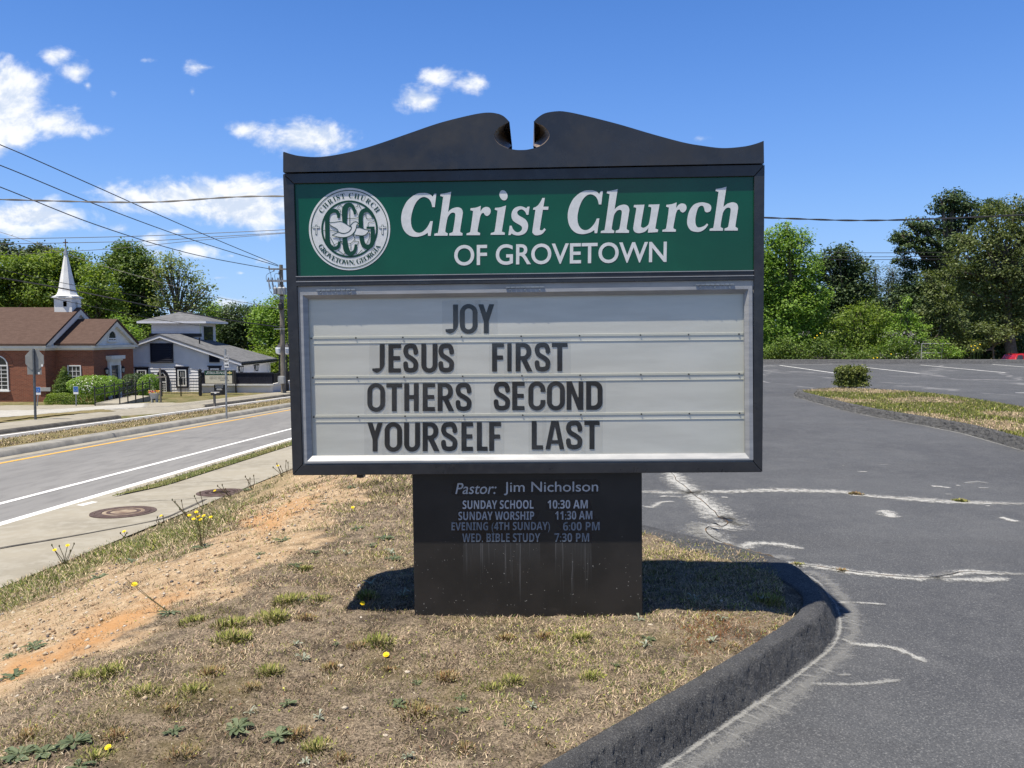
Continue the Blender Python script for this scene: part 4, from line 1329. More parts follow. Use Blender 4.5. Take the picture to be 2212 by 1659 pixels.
# changeable letters: condensed grotesque made of bars and bowls, each on a clear tile
def sd_seg(X, Y, a, b):
    ax, ay = a; bx, by = b
    dx, dy = bx - ax, by - ay
    t_ = np.clip(((X - ax) * dx + (Y - ay) * dy) / (dx * dx + dy * dy + 1e-12), 0, 1)
    return np.hypot(X - ax - t_ * dx, Y - ay - t_ * dy)
def sd_box(X, Y, x0, y0, x1, y1):
    dx = np.abs(X - (x0 + x1) / 2) - (x1 - x0) / 2; dy = np.abs(Y - (y0 + y1) / 2) - (y1 - y0) / 2
    return np.hypot(np.maximum(dx, 0), np.maximum(dy, 0)) + np.minimum(np.maximum(dx, dy), 0)
def sd_rbox(X, Y, x0, y0, x1, y1, r): return sd_box(X, Y, x0 + r, y0 + r, x1 - r, y1 - r) - r
def sd_bar(X, Y, a, b, w):
    a = np.array(a, float); b = np.array(b, float); d = b - a; Ln = np.linalg.norm(d); d /= Ln
    u = (X - a[0]) * d[0] + (Y - a[1]) * d[1]; v = -(X - a[0]) * d[1] + (Y - a[1]) * d[0]
    return sd_box(u, v, 0, -w / 2, Ln, w / 2)
def sd_path(X, Y, pts, w):
    P = crom(pts, 6); r = np.full(X.shape, 9.)
    for i in range(len(P) - 1): r = np.minimum(r, sd_seg(X, Y, P[i], P[i + 1]))
    return r - w / 2


def letter_sdf(ch, X, Y, w):
    T, H = .172, 1.0; hT = .15
    mn, mx_ = np.minimum, np.maximum
    if ch == 'I': return sd_box(X, Y, 0, 0, w, H)
    if ch == 'L': return mn(sd_box(X, Y, 0, 0, T, H), sd_box(X, Y, 0, 0, w, hT))
    if ch == 'F': return mn(mn(sd_box(X, Y, 0, 0, T, H), sd_box(X, Y, 0, H - hT, w, H)), sd_box(X, Y, 0, .42, w * .93, .42 + hT))
    if ch == 'E': return mn(mn(mn(sd_box(X, Y, 0, 0, T, H), sd_box(X, Y, 0, H - hT, w, H)), sd_box(X, Y, 0, .43, w * .94, .43 + hT)), sd_box(X, Y, 0, 0, w, hT))
    if ch == 'T': return mn(sd_box(X, Y, w / 2 - T / 2, 0, w / 2 + T / 2, H), sd_box(X, Y, 0, H - hT, w, H))
    if ch == 'H': return mn(mn(sd_box(X, Y, 0, 0, T, H), sd_box(X, Y, w - T, 0, w, H)), sd_box(X, Y, 0, .43, w, .43 + hT))
    if ch == 'N': return mx_(mn(mn(sd_box(X, Y, 0, 0, T * .95, H), sd_box(X, Y, w - T * .95, 0, w, H)), sd_bar(X, Y, (T * .45, 1.05), (w - T * .45, -.05), T * .92)), sd_box(X, Y, 0, 0, w, H))
    if ch in 'OC':
        o = mx_(sd_rbox(X, Y, 0, -.012, w, H + .012, w / 2), -sd_rbox(X, Y, T, hT * .93, w - T, H - hT * .93, (w - 2 * T) / 2))
        if ch == 'C': o = mx_(o, -sd_box(X, Y, w / 2, .36, w + .1, .64))
        return o
    if ch == 'U':
        o = mx_(sd_rbox(X, Y, 0, -.012, w, 2, w / 2), -sd_rbox(X, Y, T, hT * .95, w - T, 2, (w - 2 * T) / 2))
        return mx_(o, Y - H)
    if ch == 'J':
        o = mx_(sd_rbox(X, Y, -.12, -.012, w, 2, .36), -sd_rbox(X, Y, -.4, hT, w - T, 2, .2))
        o = mx_(o, -sd_box(X, Y, -.5, .16, w - T, 2)); o = mx_(o, -X)
        return mx_(o, Y - H)
    if ch in 'D':
        a = sd_rbox(X, Y, -1, 0, w, H, w * .46); b = sd_rbox(X, Y, -1, hT, w - T, H - hT, (w - T) * .36)
        return mx_(mn(mx_(a, -b), sd_box(X, Y, 0, 0, T, H)), -X)
    if ch == 'R':
        a = sd_rbox(X, Y, -1, .40, w * .97, H, .27); b = sd_rbox(X, Y, -1, .40 + hT * .95, w * .97 - T, H - hT * .95, .13)
        o = mx_(mn(mx_(a, -b), sd_box(X, Y, 0, 0, T, H)), -X)
        return mx_(mn(o, sd_bar(X, Y, (w * .45, .5), (w * .93, -.06), T * 1.02)), -Y)
    if ch == 'S':
        h = T / 2
        return sd_path(X, Y, [(w - h, .70), (w - h - .01, .80), (w * .72, .905), (w * .48, .925), (w * .24, .89), (h, .77), (h + .015, .67), (w * .3, .575), (w * .6, .475), (w - h - .01, .36), (w - h, .25), (w * .78, .12), (w * .5, .075), (w * .24, .11), (h + .005, .21), (h, .31)], T * .96)
    if ch == 'Y': return mx_(mn(mn(sd_bar(X, Y, (w / 2, .42), (T * .42, 1.06), T * .97), sd_bar(X, Y, (w / 2, .42), (w - T * .42, 1.06), T * .97)), sd_box(X, Y, w / 2 - T / 2, 0, w / 2 + T / 2, .5)), sd_box(X, Y, -.02, 0, w + .02, H))
    if ch == 'A': return mx_(mn(mn(sd_bar(X, Y, (w / 2 - .035, 1.06), (T * .42, -.05), T * .92), sd_bar(X, Y, (w / 2 + .035, 1.06), (w - T * .42, -.05), T * .92)), sd_box(X, Y, w * .25, .2, w * .75, .2 + hT * .85)), sd_box(X, Y, -.02, 0, w + .02, H))


def march(Dv, xs, ys):
    """fill the negative side of a sampled distance field with polygons"""
    V = []; Fl = []
    ny, nx = Dv.shape
    for j in range(ny - 1):
        run = None
        for i in range(nx):
            ins = i < nx - 1 and Dv[j, i] < 0 and Dv[j, i + 1] < 0 and Dv[j + 1, i] < 0 and Dv[j + 1, i + 1] < 0
            if ins:
                if run is None: run = i
                continue
            if run is not None:
                k = len(V); V += [(xs[run], ys[j]), (xs[i], ys[j]), (xs[i], ys[j + 1]), (xs[run], ys[j + 1])]; Fl.append((k, k + 1, k + 2, k + 3)); run = None
            if i == nx - 1: break
            c4 = [(i, j), (i + 1, j), (i + 1, j + 1), (i, j + 1)]; d4 = [Dv[b_, a_] for a_, b_ in c4]
            if min(d4) >= 0: continue
            poly = []
            for q in range(4):
                a_, b_ = c4[q], c4[(q + 1) % 4]; da, db_ = d4[q], d4[(q + 1) % 4]
                pa = np.array([xs[a_[0]], ys[a_[1]]]); pb_ = np.array([xs[b_[0]], ys[b_[1]]])
                if da < 0: poly.append(tuple(pa))
                if (da < 0) != (db_ < 0): poly.append(tuple(pa + (pb_ - pa) * da / (da - db_)))
            if len(poly) >= 3:
                k = len(V); V += poly; Fl.append(tuple(range(k, k + len(poly))))
    return V, Fl


LINES = [('JOY', 112, 242, [(742, 798), (806, 885), (888, 960)]),
         ('JESUS', 289, 417, [(415, 470), (487, 543), (553, 620), (634, 706), (710, 780)]), ('FIRST', 285, 412, [(950, 1003), (1018, 1037), (1055, 1127), (1140, 1210), (1217, 1287)]),
         ('OTHERS', 465, 590, [(393, 472), (478, 548), (558, 622), (640, 695), (707, 777), (787, 858)]), ('SECOND', 458, 585, [(957, 1030), (1040, 1095), (1112, 1188), (1195, 1275), (1283, 1357), (1370, 1443)]),
         ('YOURSELF', 640, 769, [(393, 462), (470, 548), (557, 628), (640, 712), (722, 795), (813, 865), (882, 930), (937, 990)]), ('LAST', 633, 760, [(1127, 1178), (1188, 1273), (1280, 1353), (1362, 1430)])]
M['ink'] = pm('faded_letter_ink', (.008, .009, .011), (.015, .016, .019), rough=.45, spec=.4, scale=14)
tm = bpy.data.materials.new('clear_letter_tile'); tm.use_nodes = True
t = NT(tm.node_tree); bs = tm.node_tree.nodes['Principled BSDF']; out = tm.node_tree.nodes['Material Output']
bs.inputs['Base Color'].default_value = (.40, .405, .41, 1); bs.inputs['Roughness'].default_value = .3
tr = t.add('ShaderNodeBsdfTransparent'); mx = t.add('ShaderNodeMixShader'); mx.inputs[0].default_value = .09
t.l.new(tr.outputs[0], mx.inputs[1]); t.l.new(bs.outputs[0], mx.inputs[2]); t.l.new(mx.outputs[0], out.inputs['Surface'])
TY = BY_ - .0014
for word, y0, y1, boxes in LINES:
    for i, (ch, (x0, x1)) in enumerate(zip(word, boxes)):
        skew = (boxes[0][0] - x0) * .0096
        a = loc(*Z8((x0, y1 + skew * .6)), TY); b = loc(*Z8((x1, y1 + skew * .6)), TY); c_ = loc(*Z8((x0, y0 + skew * .6)), TY)
        H_ = np.linalg.norm(c_ - a); w_ = np.linalg.norm(b - a) / H_
        n_ = 44
        gx = np.linspace(-.04, w_ + .04, int(n_ * (w_ + .08)) + 2); gy = np.linspace(-.04, 1.04, n_ + 3)
        XX, YY = np.meshgrid(gx, gy)
        V, Fl = march(letter_sdf(ch, XX, YY, w_), gx, gy)
        mb = MB()
        g0 = np.array([.018, 0, 0]); tall = np.array([0, 0, .022])
        mb.face([a - g0 - tall, b + g0 - tall, b + g0 + (c_ - a) + tall, c_ - g0 + tall])
        tile = mb.build('letter_tile', tm, sign, local=True, fixn=False)
        f2_ = Flat(); ux = (b - a) / np.linalg.norm(b - a) * H_; uz = (c_ - a)
        f2_.add([a + ux * v[0] + uz * v[1] + np.array([0, -.0008, 0]) for v in V], Fl)
        f2_.build('letter', M['ink'], tile)
# clear pane of the door
gm_ = bpy.data.materials.new('door_acrylic'); gm_.use_nodes = True
t = NT(gm_.node_tree); out = gm_.node_tree.nodes['Material Output']; gm_.node_tree.nodes.remove(gm_.node_tree.nodes['Principled BSDF'])
gl_ = t.add('ShaderNodeBsdfGlossy'); gl_.inputs['Roughness'].default_value = .07
df = t.add('ShaderNodeBsdfDiffuse'); df.inputs['Color'].default_value = (.75, .76, .74, 1)
tr = t.add('ShaderNodeBsdfTransparent'); tr.inputs['Color'].default_value = (.97, .98, .97, 1)
fr = t.add('ShaderNodeFresnel'); fr.inputs['IOR'].default_value = 1.5
ov = t.add('ShaderNodeTexCoord').outputs['Object']
bn = t.add('ShaderNodeBump'); bn.inputs['Strength'].default_value = .06; bn.inputs['Distance'].default_value = .02
t.l.new(t.noise(ov, 3, 2), bn.inputs['Height']); t.l.new(bn.outputs[0], gl_.inputs['Normal'])
m0 = t.add('ShaderNodeMixShader'); t.put(m0.inputs[0], t.smooth(t.noise(t.mapv(ov, (1, 1, 2.5)), 1.4, 5, .65), .40, .75, .008, .05)); t.l.new(tr.outputs[0], m0.inputs[1]); t.l.new(df.outputs[0], m0.inputs[2])
m1 = t.add('ShaderNodeMixShader'); t.put(m1.inputs[0], t.math('MULTIPLY', fr.outputs[0], .75)); t.l.new(m0.outputs[0], m1.inputs[1]); t.l.new(gl_.outputs[0], m1.inputs[2])
t.l.new(m1.outputs[0], out.inputs['Surface'])
mb = MB(); q = [np.array([p[0], .018, p[2]]) for p in ei]; mb.face([q[0] + (-.004, 0, .004), q[1] + (.004, 0, .004), q[2] + (.004, 0, -.004), q[3] + (-.004, 0, -.004)])
mb.build('door_pane', gm_, door, local=True, fixn=False)

# pedestal
pdm = bpy.data.materials.new('pedestal_paint'); pdm.use_nodes = True
t = NT(pdm.node_tree); bs = pdm.node_tree.nodes['Principled BSDF']
ov = t.add('ShaderNodeTexCoord').outputs['Object']
sx = t.add('ShaderNodeSeparateXYZ'); t.l.new(ov, sx.inputs[0])
p0 = loc(*Z7((495, 745)), .09); p1 = loc(*Z7((1165, 745)), .09); p2 = loc(*Z7((1295, 745)), .09); p3 = loc(*Z7((1610, 745)), .09); pz = loc(*Z7((800, 1310)), .09)
zz = sx.outputs[2]; xx = sx.outputs[0]
band = t.math('ADD', t.math('MULTIPLY', t.math('GREATER_THAN', xx, p0[0]), t.math('LESS_THAN', xx, p1[0])), t.math('MULTIPLY', t.math('GREATER_THAN', xx, p2[0]), t.math('LESS_THAN', xx, p3[0])))
nx_ = t.noise(t.mapv(ov, (1, 1, .015)), 95, 3, .7)
ln_ = t.noise(t.mapv(ov, (1, 1, .004)), 26, 2, .6)
drip = t.math('MULTIPLY', t.smooth(nx_, .54, .66), t.smooth(t.math('ADD', t.math('SUBTRACT', zz, pz[2]), t.math('MULTIPLY_ADD', ln_, .7, -.42)), .0, .28))
haze_ = t.math('MULTIPLY', t.smooth(zz, pz[2] + .18, p0[2]), .09)
drip = t.math('MULTIPLY', t.math('MULTIPLY', t.math('ADD', t.math('MULTIPLY', drip, .6), haze_), band), t.math('LESS_THAN', zz, p0[2]))
c = t.mix(t.smooth(t.noise(ov, 3.5, 5, .6), .35, .65), (.019, .0175, .016), (.029, .026, .0235))
c = t.mix(t.math('MINIMUM', t.math('MULTIPLY', drip, 1.0), 1.0), c, (.17, .175, .18))
spk = t.math('MULTIPLY', t.smooth(t.noise(ov, 85, 2, .5), .735, .76), t.smooth(zz, .55, .25))
c = t.mix(spk, c, (.4, .39, .36))
smr = t.math('MULTIPLY', t.smooth(t.noise(t.mapv(ov, (.5, 1, 4)), 5, 4, .6), .54, .72), t.smooth(zz, .12, .05))
c = t.mix(t.math('MULTIPLY', smr, .4), c, (.13, .12, .105))
t.l.new(c, bs.inputs['Base Color']); bs.inputs['Roughness'].default_value = .42; bs.inputs['Specular IOR Level'].default_value = .4
bn = t.add('ShaderNodeBump'); bn.inputs['Strength'].default_value = .06; bn.inputs['Distance'].default_value = .01
t.l.new(t.noise(ov, 10, 4, .7), bn.inputs['Height']); t.l.new(bn.outputs[0], bs.inputs['Normal'])
PYF = .09
a, b, c_, d = loc(890, 1015, PYF), loc(1386.5, 1012, PYF), loc(1388, 1336, PYF), loc(896, 1338, PYF)
mb = MB(); quad_prism(mb, [a, b, c_ + (0, 0, -.12), d + (0, 0, -.12)], PYF, .50)
pedestal = mb.build('pedestal', pdm, sign, local=True, bevel=.003)
M['freshblack'] = pm('glossy_black_touch_up', (.008, .0085, .011), (.012, .012, .015), rough=.22, spec=.5, scale=5)
fb = Flat()
patches = [[(405, 235), (432, 205), (1660, 195), (1690, 225), (1665, 318), (1200, 330), (440, 335), (395, 325)], [(490, 372), (1110, 372), (1112, 452), (1165, 470), (1125, 545), (1245, 560), (1250, 650), (1170, 662), (1160, 740), (495, 742), (470, 660), (390, 645), (395, 572), (440, 555), (455, 470), (487, 455)], [(1222, 378), (1590, 372), (1625, 470), (1650, 530), (1685, 540), (1686, 640), (1612, 655), (1608, 742), (1290, 742), (1300, 650), (1360, 640), (1290, 560), (1280, 470), (1225, 455)]]
for p in patches:
    pts_ = [(x + 8 * math.sin(x * 1.7 + y), y + 4 * math.cos(y * 2.1 + x)) for x, y in p]
    fb = Flat(); fb.add([loc(*Z7(q), PYF - .0008) for q in pts_], [tuple(range(len(p)))]); fb.build('touch_up_patch', M['freshblack'], pedestal)
M['silver'] = pm('silver_vinyl', (.50, .52, .55), (.42, .44, .47), rough=.35, spec=.5, scale=20)  # all three silvers carry the blue of the cabinet's shade in their colour
M['silver2'] = pm('faded_shade_blue_vinyl', (.27, .30, .34), (.36, .39, .43), rough=.4, spec=.4, scale=12)  # lettering fade, with the bluish shade painted in as well
M['silver3'] = pm('worn_shade_blue_vinyl', (.15, .18, .215), (.21, .24, .28), rough=.45, spec=.4, scale=16)  # most faded rows; blue of the shade again put into the colour
yy = PYF - .0018
def ptxt(mat, *a, **k):
    f = Flat(); text_box(f, *a, **k); f.build('lettering', mat, pedestal)


ptxt(M['silver'], 'Pastor:', Z7((427, 322)), Z7((785, 321)), Z7((427, 226)), yy, bold=.004, shear=.22)
ptxt(M['silver'], 'Jim Nicholson', Z7((850, 332)), Z7((1670, 327)), Z7((850, 216)), yy, bold=.004)
ptxt(M['silver'], sansb('SUNDAY SCHOOL'), Z7((490, 452)), Z7((1108, 449)), Z7((490, 377)), yy)
ptxt(M['silver'], sansb('10:30 AM'), Z7((1230, 449)), Z7((1580, 447)), Z7((1230, 374)), yy)
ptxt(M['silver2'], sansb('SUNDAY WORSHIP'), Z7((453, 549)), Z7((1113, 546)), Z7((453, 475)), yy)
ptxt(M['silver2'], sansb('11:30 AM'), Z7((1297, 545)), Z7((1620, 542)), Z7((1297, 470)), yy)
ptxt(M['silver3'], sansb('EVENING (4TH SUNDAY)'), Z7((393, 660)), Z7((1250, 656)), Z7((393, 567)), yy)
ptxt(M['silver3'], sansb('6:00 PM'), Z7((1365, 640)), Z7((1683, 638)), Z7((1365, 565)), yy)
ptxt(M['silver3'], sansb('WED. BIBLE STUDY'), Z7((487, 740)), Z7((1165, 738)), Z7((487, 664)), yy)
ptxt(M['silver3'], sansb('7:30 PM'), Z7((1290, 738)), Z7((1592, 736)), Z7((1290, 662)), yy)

# ------------------------------------------------------------------ brick church
ZW = lambda p: (p[0] * .14880, 658.3 + p[1] * .14880)           # enlargement of the brick church
ZB = lambda p: (p[0] * .29762, 466.3 + p[1] * .29762)           # enlargement of the left background
ZH = lambda p: (274.3 + p[0] * .16534, 630.9 + p[1] * .16534)   # enlargement of the grey house
ZG = lambda p: (411.5 + p[0] * .09920, 768.1 + p[1] * .09920)   # enlargement of the small church sign

brk = bpy.data.materials.new('red_brick'); brk.use_nodes = True
t = NT(brk.node_tree); bs = brk.node_tree.nodes['Principled BSDF']
ov = t.add('ShaderNodeTexCoord').outputs['Object']
sx = t.add('ShaderNodeSeparateXYZ'); t.l.new(ov, sx.inputs[0])
cm = t.add('ShaderNodeCombineXYZ'); t.put(cm.inputs[0], t.math('ADD', sx.outputs[0], sx.outputs[1])); t.put(cm.inputs[1], sx.outputs[2])
bt = t.add('ShaderNodeTexBrick'); t.l.new(cm.outputs[0], bt.inputs['Vector'])
bt.inputs['Scale'].default_value = 1; bt.inputs['Brick Width'].default_value = .26; bt.inputs['Row Height'].default_value = .085; bt.inputs['Mortar Size'].default_value = .008
bt.inputs['Color1'].default_value = (.26, .083, .043, 1); bt.inputs['Color2'].default_value = (.165, .050, .028, 1); bt.inputs['Mortar'].default_value = (.24, .16, .11, 1)
cc_ = t.mix(t.math('MULTIPLY', t.smooth(t.noise(ov, 1.3, 5), .35, .7), .35), bt.outputs[0], (.25, .09, .05))
t.l.new(cc_, bs.inputs['Base Color']); bs.inputs['Roughness'].default_value = .9
shg = pm('brown_shingle', (.088, .058, .047), (.112, .075, .061), rough=.95, spec=.1, scale=5, c3=(.06, .039, .033), bump=.3, bscale=40, stretch=(.5, .5, 3))
shg2 = pm('grey_shingle', (.125, .128, .134), (.175, .178, .184), rough=.95, spec=.1, scale=3, c3=(.09, .092, .098), bump=.3, bscale=40, stretch=(.6, .6, 2.5))
M['pane_dark'] = M['glass']

CYF = 52.0; NX = -31.8; WYF = 53.3; WX = -29.2; RYC = 56.1       # nave front, nave gable, wing front, wing gable, ridge line
zb = atY(60, 872, CYF)[2] - .25
zeave = atY(60, 747.5, CYF)[2]; zfr = atY(60, 757, CYF)[2]; zridge = atY(60, 668, RYC)[2]
church = thing('brick_church', (NX, RYC, zb), 'red brick church with brown shingle roof, white frieze and gabled wing', 'church')
XL = -46.0; NYB = 2 * RYC - CYF; WYB = 2 * RYC - WYF
mb = MB(); mb.box((XL, CYF, zb), (NX, NYB, zfr)); mb.build('wall', brk, church); mb = MB(); mb.box((NX - .5, WYF, zb), (WX, WYB, zfr)); walls = mb.build('wall', brk, church)
zw_e = atY(150, 745, WYF)[2]; zw_r = atY(215, 693, RYC)[2]
mb = MB()
for (x0, x1, yf, yb, z1) in ((XL, NX, CYF, NYB, zeave), (NX - .4, WX, WYF, WYB, zeave - .01)):
    mb.box((x0 - .08, yf - .12, zfr - .002), (x1 + .10, yb + .12, z1 - .16)); mb.box((x0 - .2, yf - .26, z1 - .17), (x1 + .26, yb + .26, z1 + .02)); mb.build('frieze', M['trim'], church); mb = MB()



def gable_roof(x0, x1, yf, yb, ze, zr_, mat, ov_=.30, th=.14, parent=church):
    yc = (yf + yb) / 2; m_ = MB()
    k = (zr_ - ze) / (yc - yf)
    yf2, yb2 = yf - ov_, yb + ov_; z2 = ze - 0 * k
    for (ya, za, yb_, zb_) in ((yf2, z2, yc, zr_), (yc, zr_, yb2, z2)):
        A = [(x0, ya, za), (x1, ya, za), (x1, yb_, zb_), (x0, yb_, zb_)]
        m_.prism(A, (0, 0, th))
    return m_.build('roof', mat, parent)


gable_roof(XL, NX + .28, CYF, NYB, zeave + .02, zridge, shg)
gable_roof(NX - .2, WX + .34, WYF, WYB, zeave + .02, zw_r, shg)
# white boarded gable ends with raking trim
mb = MB(); nb = 14
def boards(x, yf, yb, z0, z1, n, m_, d=.02):
    yc = (yf + yb) / 2
    for i in range(n):
        a = z0 + (z1 - z0) * i / n; b_ = z0 + (z1 - z0) * (i + 1) / n
        f0, f1 = i / n, (i + 1) / n
        m_.face([(x + d, yf + (yc - yf) * f0, a), (x + d, yb - (yb - yc) * f0, a), (x, yb - (yb - yc) * f1, b_), (x, yf + (yc - yf) * f1, b_)])
boards(NX + .02, CYF, NYB, zeave + .02, zridge - .05, 12, mb); mb.build('gable_boarding', M['white'], church, fixn=False); mb = MB(); boards(WX + .02, WYF, WYB, zeave + .02, zw_r - .05, 12, mb)
mb.build('gable_boarding', M['white'], church, fixn=False)
mb = MB()
for (x, yf, yb, z1) in ((NX + .04, CYF - .3, NYB + .3, zridge), (WX + .04, WYF - .3, WYB + .3, zw_r)):
    yc = (yf + yb) / 2
    for ys_ in (yf, yb):
        A = [(x, ys_, zeave - .02), (x, yc, z1 - .02), (x, yc, z1 - .40), (x, ys_ + (yc - ys_) * .13, zeave - .02)]
        mb = MB(); mb.prism(A, (.22, 0, 0)); mb.build('rake_trim', M['trim'], church)


def arch_pts(c, w, h0, h1, n=10, ax='x'):
    """outline (u, z) of an arched opening: straight to h0, round top to h1"""
    P = [(-w / 2, 0), (w / 2, 0), (w / 2, h0)]
    for a in np.linspace(0, math.pi, n)[1:-1]: P.append((w / 2 * math.cos(a), h0 + (h1 - h0) * math.sin(a)))
    P.append((-w / 2, h0)); return P


def window(parent, c, w, h, face, mat_f, mat_p, ncol, nrow, fr=.07, arch=0, proud=.05, sill=True, outer=None, glassmat=None, name='window'):
    """c: bottom centre on the wall; face 'y' looks towards -Y, 'x' towards +X"""
    c = np.array(c, float)
    def W3(u, z, o):
        return (c[0] + u, c[1] - o, c[2] + z) if face == 'y' else (c[0] + o, c[1] + u, c[2] + z)
    def bar(m_, u0, z0, u1, z1, o0, o1): m_.box(W3(u0, z0, o0), W3(u1, z1, o1))
    m_ = MB()
    hs = h - arch
    bar(m_, -w / 2, 0, -w / 2 + fr, hs, 0, proud); bar(m_, w / 2 - fr, 0, w / 2, hs, 0, proud); bar(m_, -w / 2 + fr, 0, w / 2 - fr, fr, 0, proud)
    if not arch: bar(m_, -w / 2 + fr, h - fr, w / 2 - fr, h, 0, proud)
    else:
        n = 12
        for i in range(n):
            a0, a1 = math.pi * i / n, math.pi * (i + 1) / n
            q = [((w / 2 - e) * math.cos(a), hs + (arch - e) * math.sin(a)) for e, a in ((0, a0), (0, a1), (fr, a1), (fr, a0))]
            m_.prism([W3(u, z, 0) for u, z in q], np.array(W3(0, 0, proud)) - np.array(W3(0, 0, 0)))
        bar(m_, -w / 2 + fr, hs - fr, w / 2 - fr, hs + fr * .3, 0, proud * .9)
    mu = .035
    for i in range(1, ncol):
        u = -w / 2 + fr + (w - 2 * fr) * i / ncol; bar(m_, u - mu / 2, fr, u + mu / 2, hs - fr, 0, proud * .6)
    for i in range(1, nrow):
        z = fr + (hs - 2 * fr) * i / nrow; bar(m_, -w / 2 + fr, z - mu / 2, w / 2 - fr, z + mu / 2, 0, proud * .7)
    f = m_.build(name, mat_f, parent)
    m_ = MB(); m_.prism([W3(u, z, .012) for u, z in ([(-w / 2 + fr * .5, .02), (w / 2 - fr * .5, .02), (w / 2 - fr * .5, h - .02), (-w / 2 + fr * .5, h - .02)] if not arch else arch_pts(0, w - fr, hs, h - .02))], np.array(W3(0, 0, .02)) - np.array(W3(0, 0, .012)))
    m_.build('pane', mat_p, f)
    if sill:
        m_ = MB(); bar(m_, -w / 2 - .08, -.10, w / 2 + .08, -.002, 0, proud + .06); m_.build('sill', mat_f, f)
    if outer:
        m_ = MB(); o = .14
        bar(m_, -w / 2 - o, -o, -w / 2 - .002, h + o, 0, proud * .8); bar(m_, w / 2 + .002, -o, w / 2 + o, h + o, 0, proud * .8)
        bar(m_, -w / 2 - .001, h + .002, w / 2 + .001, h + o, 0, proud * .8)
        if not sill: bar(m_, -w / 2 - .001, -o, w / 2 + .001, -.002, 0, proud * .8)
        bar(m_, -w / 2 - o - .08, h + o + .001, w / 2 + o + .08, h + o + .09, 0, proud + .04)
        m_.build('casing', outer, f)
    return f


c0 = atY(-8, 843, CYF); window(church, c0, 1.78, atY(-8, 766, CYF)[2] - c0[2], 'y', M['white'], M['glass'], 4, 6, arch=.72, proud=.07)
# brick arch over it
mb = MB(); cz = atY(-8, 790, CYF)[2]
for i in range(18):
    a0, a1 = math.pi * i / 18 + .01, math.pi * (i + 1) / 18 - .01
    q = [(c0[0] + r_ * math.cos(a), CYF - .03, cz + (r_ - .17) * math.sin(a)) for r_, a in ((.92, a0), (.92, a1), (1.22, a1), (1.22, a0))]
    mb.prism(q, (0, .03, 0))
mb.build('brick_arch', brk, church)
c1 = atY(162.5, 836, WYF); window(church, c1, 29 / F * WYF, atY(162, 789, WYF)[2] - c1[2], 'y', M['white'], M['glass'], 3, 4, proud=.06)
# fan window in the wing gable
g0 = onX(240.5, 736.5, WX); g1 = onX(231.5, 736, WX); g2_ = onX(249.5, 736, WX); gh_ = onX(240.5, 713.5, WX)[2] - g0[2]
window(church, (WX + .03, g0[1], g0[2]), abs(g2_[1] - g1[1]), gh_, 'x', M['white'], M['glass'], 3, 1, arch=gh_ * .75, proud=.08, sill=True)
# entrance: cornice, panel, pilasters, door, lanterns
ya, yb_ = onX(232.5, 800, WX)[1], onX(257, 800, WX)[1]; ym = (ya + yb_) / 2; dw = yb_ - ya
ztop = onX(244, 768, WX)[2]; zpan = onX(244, 789, WX)[2]
mb = MB(); mb.box((WX, ya - .18, ztop - .25), (WX + .42, yb_ + .18, ztop)); mb.box((WX, ya - .08, ztop - .38), (WX + .28, yb_ + .08, ztop - .251)); mb.box((WX, ya, zpan), (WX + .16, yb_, ztop - .381))
for y_ in (ya, yb_ - .22): mb.box((WX, y_, zb), (WX + .18, y_ + .22, zpan - .001))
mb.build('door_surround', M['white'], church)
mb = MB(); mb.box((WX, ya + .23, zb), (WX + .05, yb_ - .23, zpan - .55)); dr = mb.build('door', M['glass'], church)
mb = MB(); mb.box((WX, ya + .23, zpan - .54), (WX + .04, yb_ - .23, zpan - .01)); mb.build('transom', M['glass'], church)


def lantern(parent, c, s=1.0, face='x', mat=None):
    """wall lantern: bracket, roof, tapered glass body"""
    c = np.array(c, float); o = np.array((.16, 0, 0)) if face == 'x' else np.array((0, -.16, 0))
    m_ = MB(); m_.obox(c, c + o * s, .05 * s, .05 * s); m_.obox(c - (0, 0, .12 * s), c + (0, 0, .12 * s), .07 * s, .04 * s)
    p = c + o * s
    m_.lathe(p, [(.02 * s, .42 * s), (.05 * s, .36 * s), (.20 * s, .20 * s), (.19 * s, .16 * s), (.17 * s, .16 * s)], 6)
    m_.lathe(p, [(.11 * s, -.24 * s), (.13 * s, -.20 * s), (.05 * s, -.28 * s)], 6)
    for k in range(6):
        a = k * math.pi / 3; m_.obox(p + np.array((.17 * math.cos(a), .17 * math.sin(a), .17)) * s, p + np.array((.11 * math.cos(a), .11 * math.sin(a), -.22)) * s, .02 * s, .02 * s)
    l = m_.build('lantern', M['black'], parent)
    m_ = MB(); m_.lathe(p, [(.10 * s, -.2 * s), (.155 * s, .15 * s)], 6); m_.build('lantern_glass', M['white'] if mat is None else mat, l)


for y_ in (ya - .35, yb_ + .35): lantern(church, (WX, y_, onX(232, 802, WX)[2]), .8)
mb = MB()
for p_ in (((690, 1225), CYF),): 
    q = atY(*ZW((640, 1228)), CYF - .02); mb.box(q + (-.35, -.06, -.13), q + (.46, .02, .13))
mb.build('downspout_box', M['surround'], church)
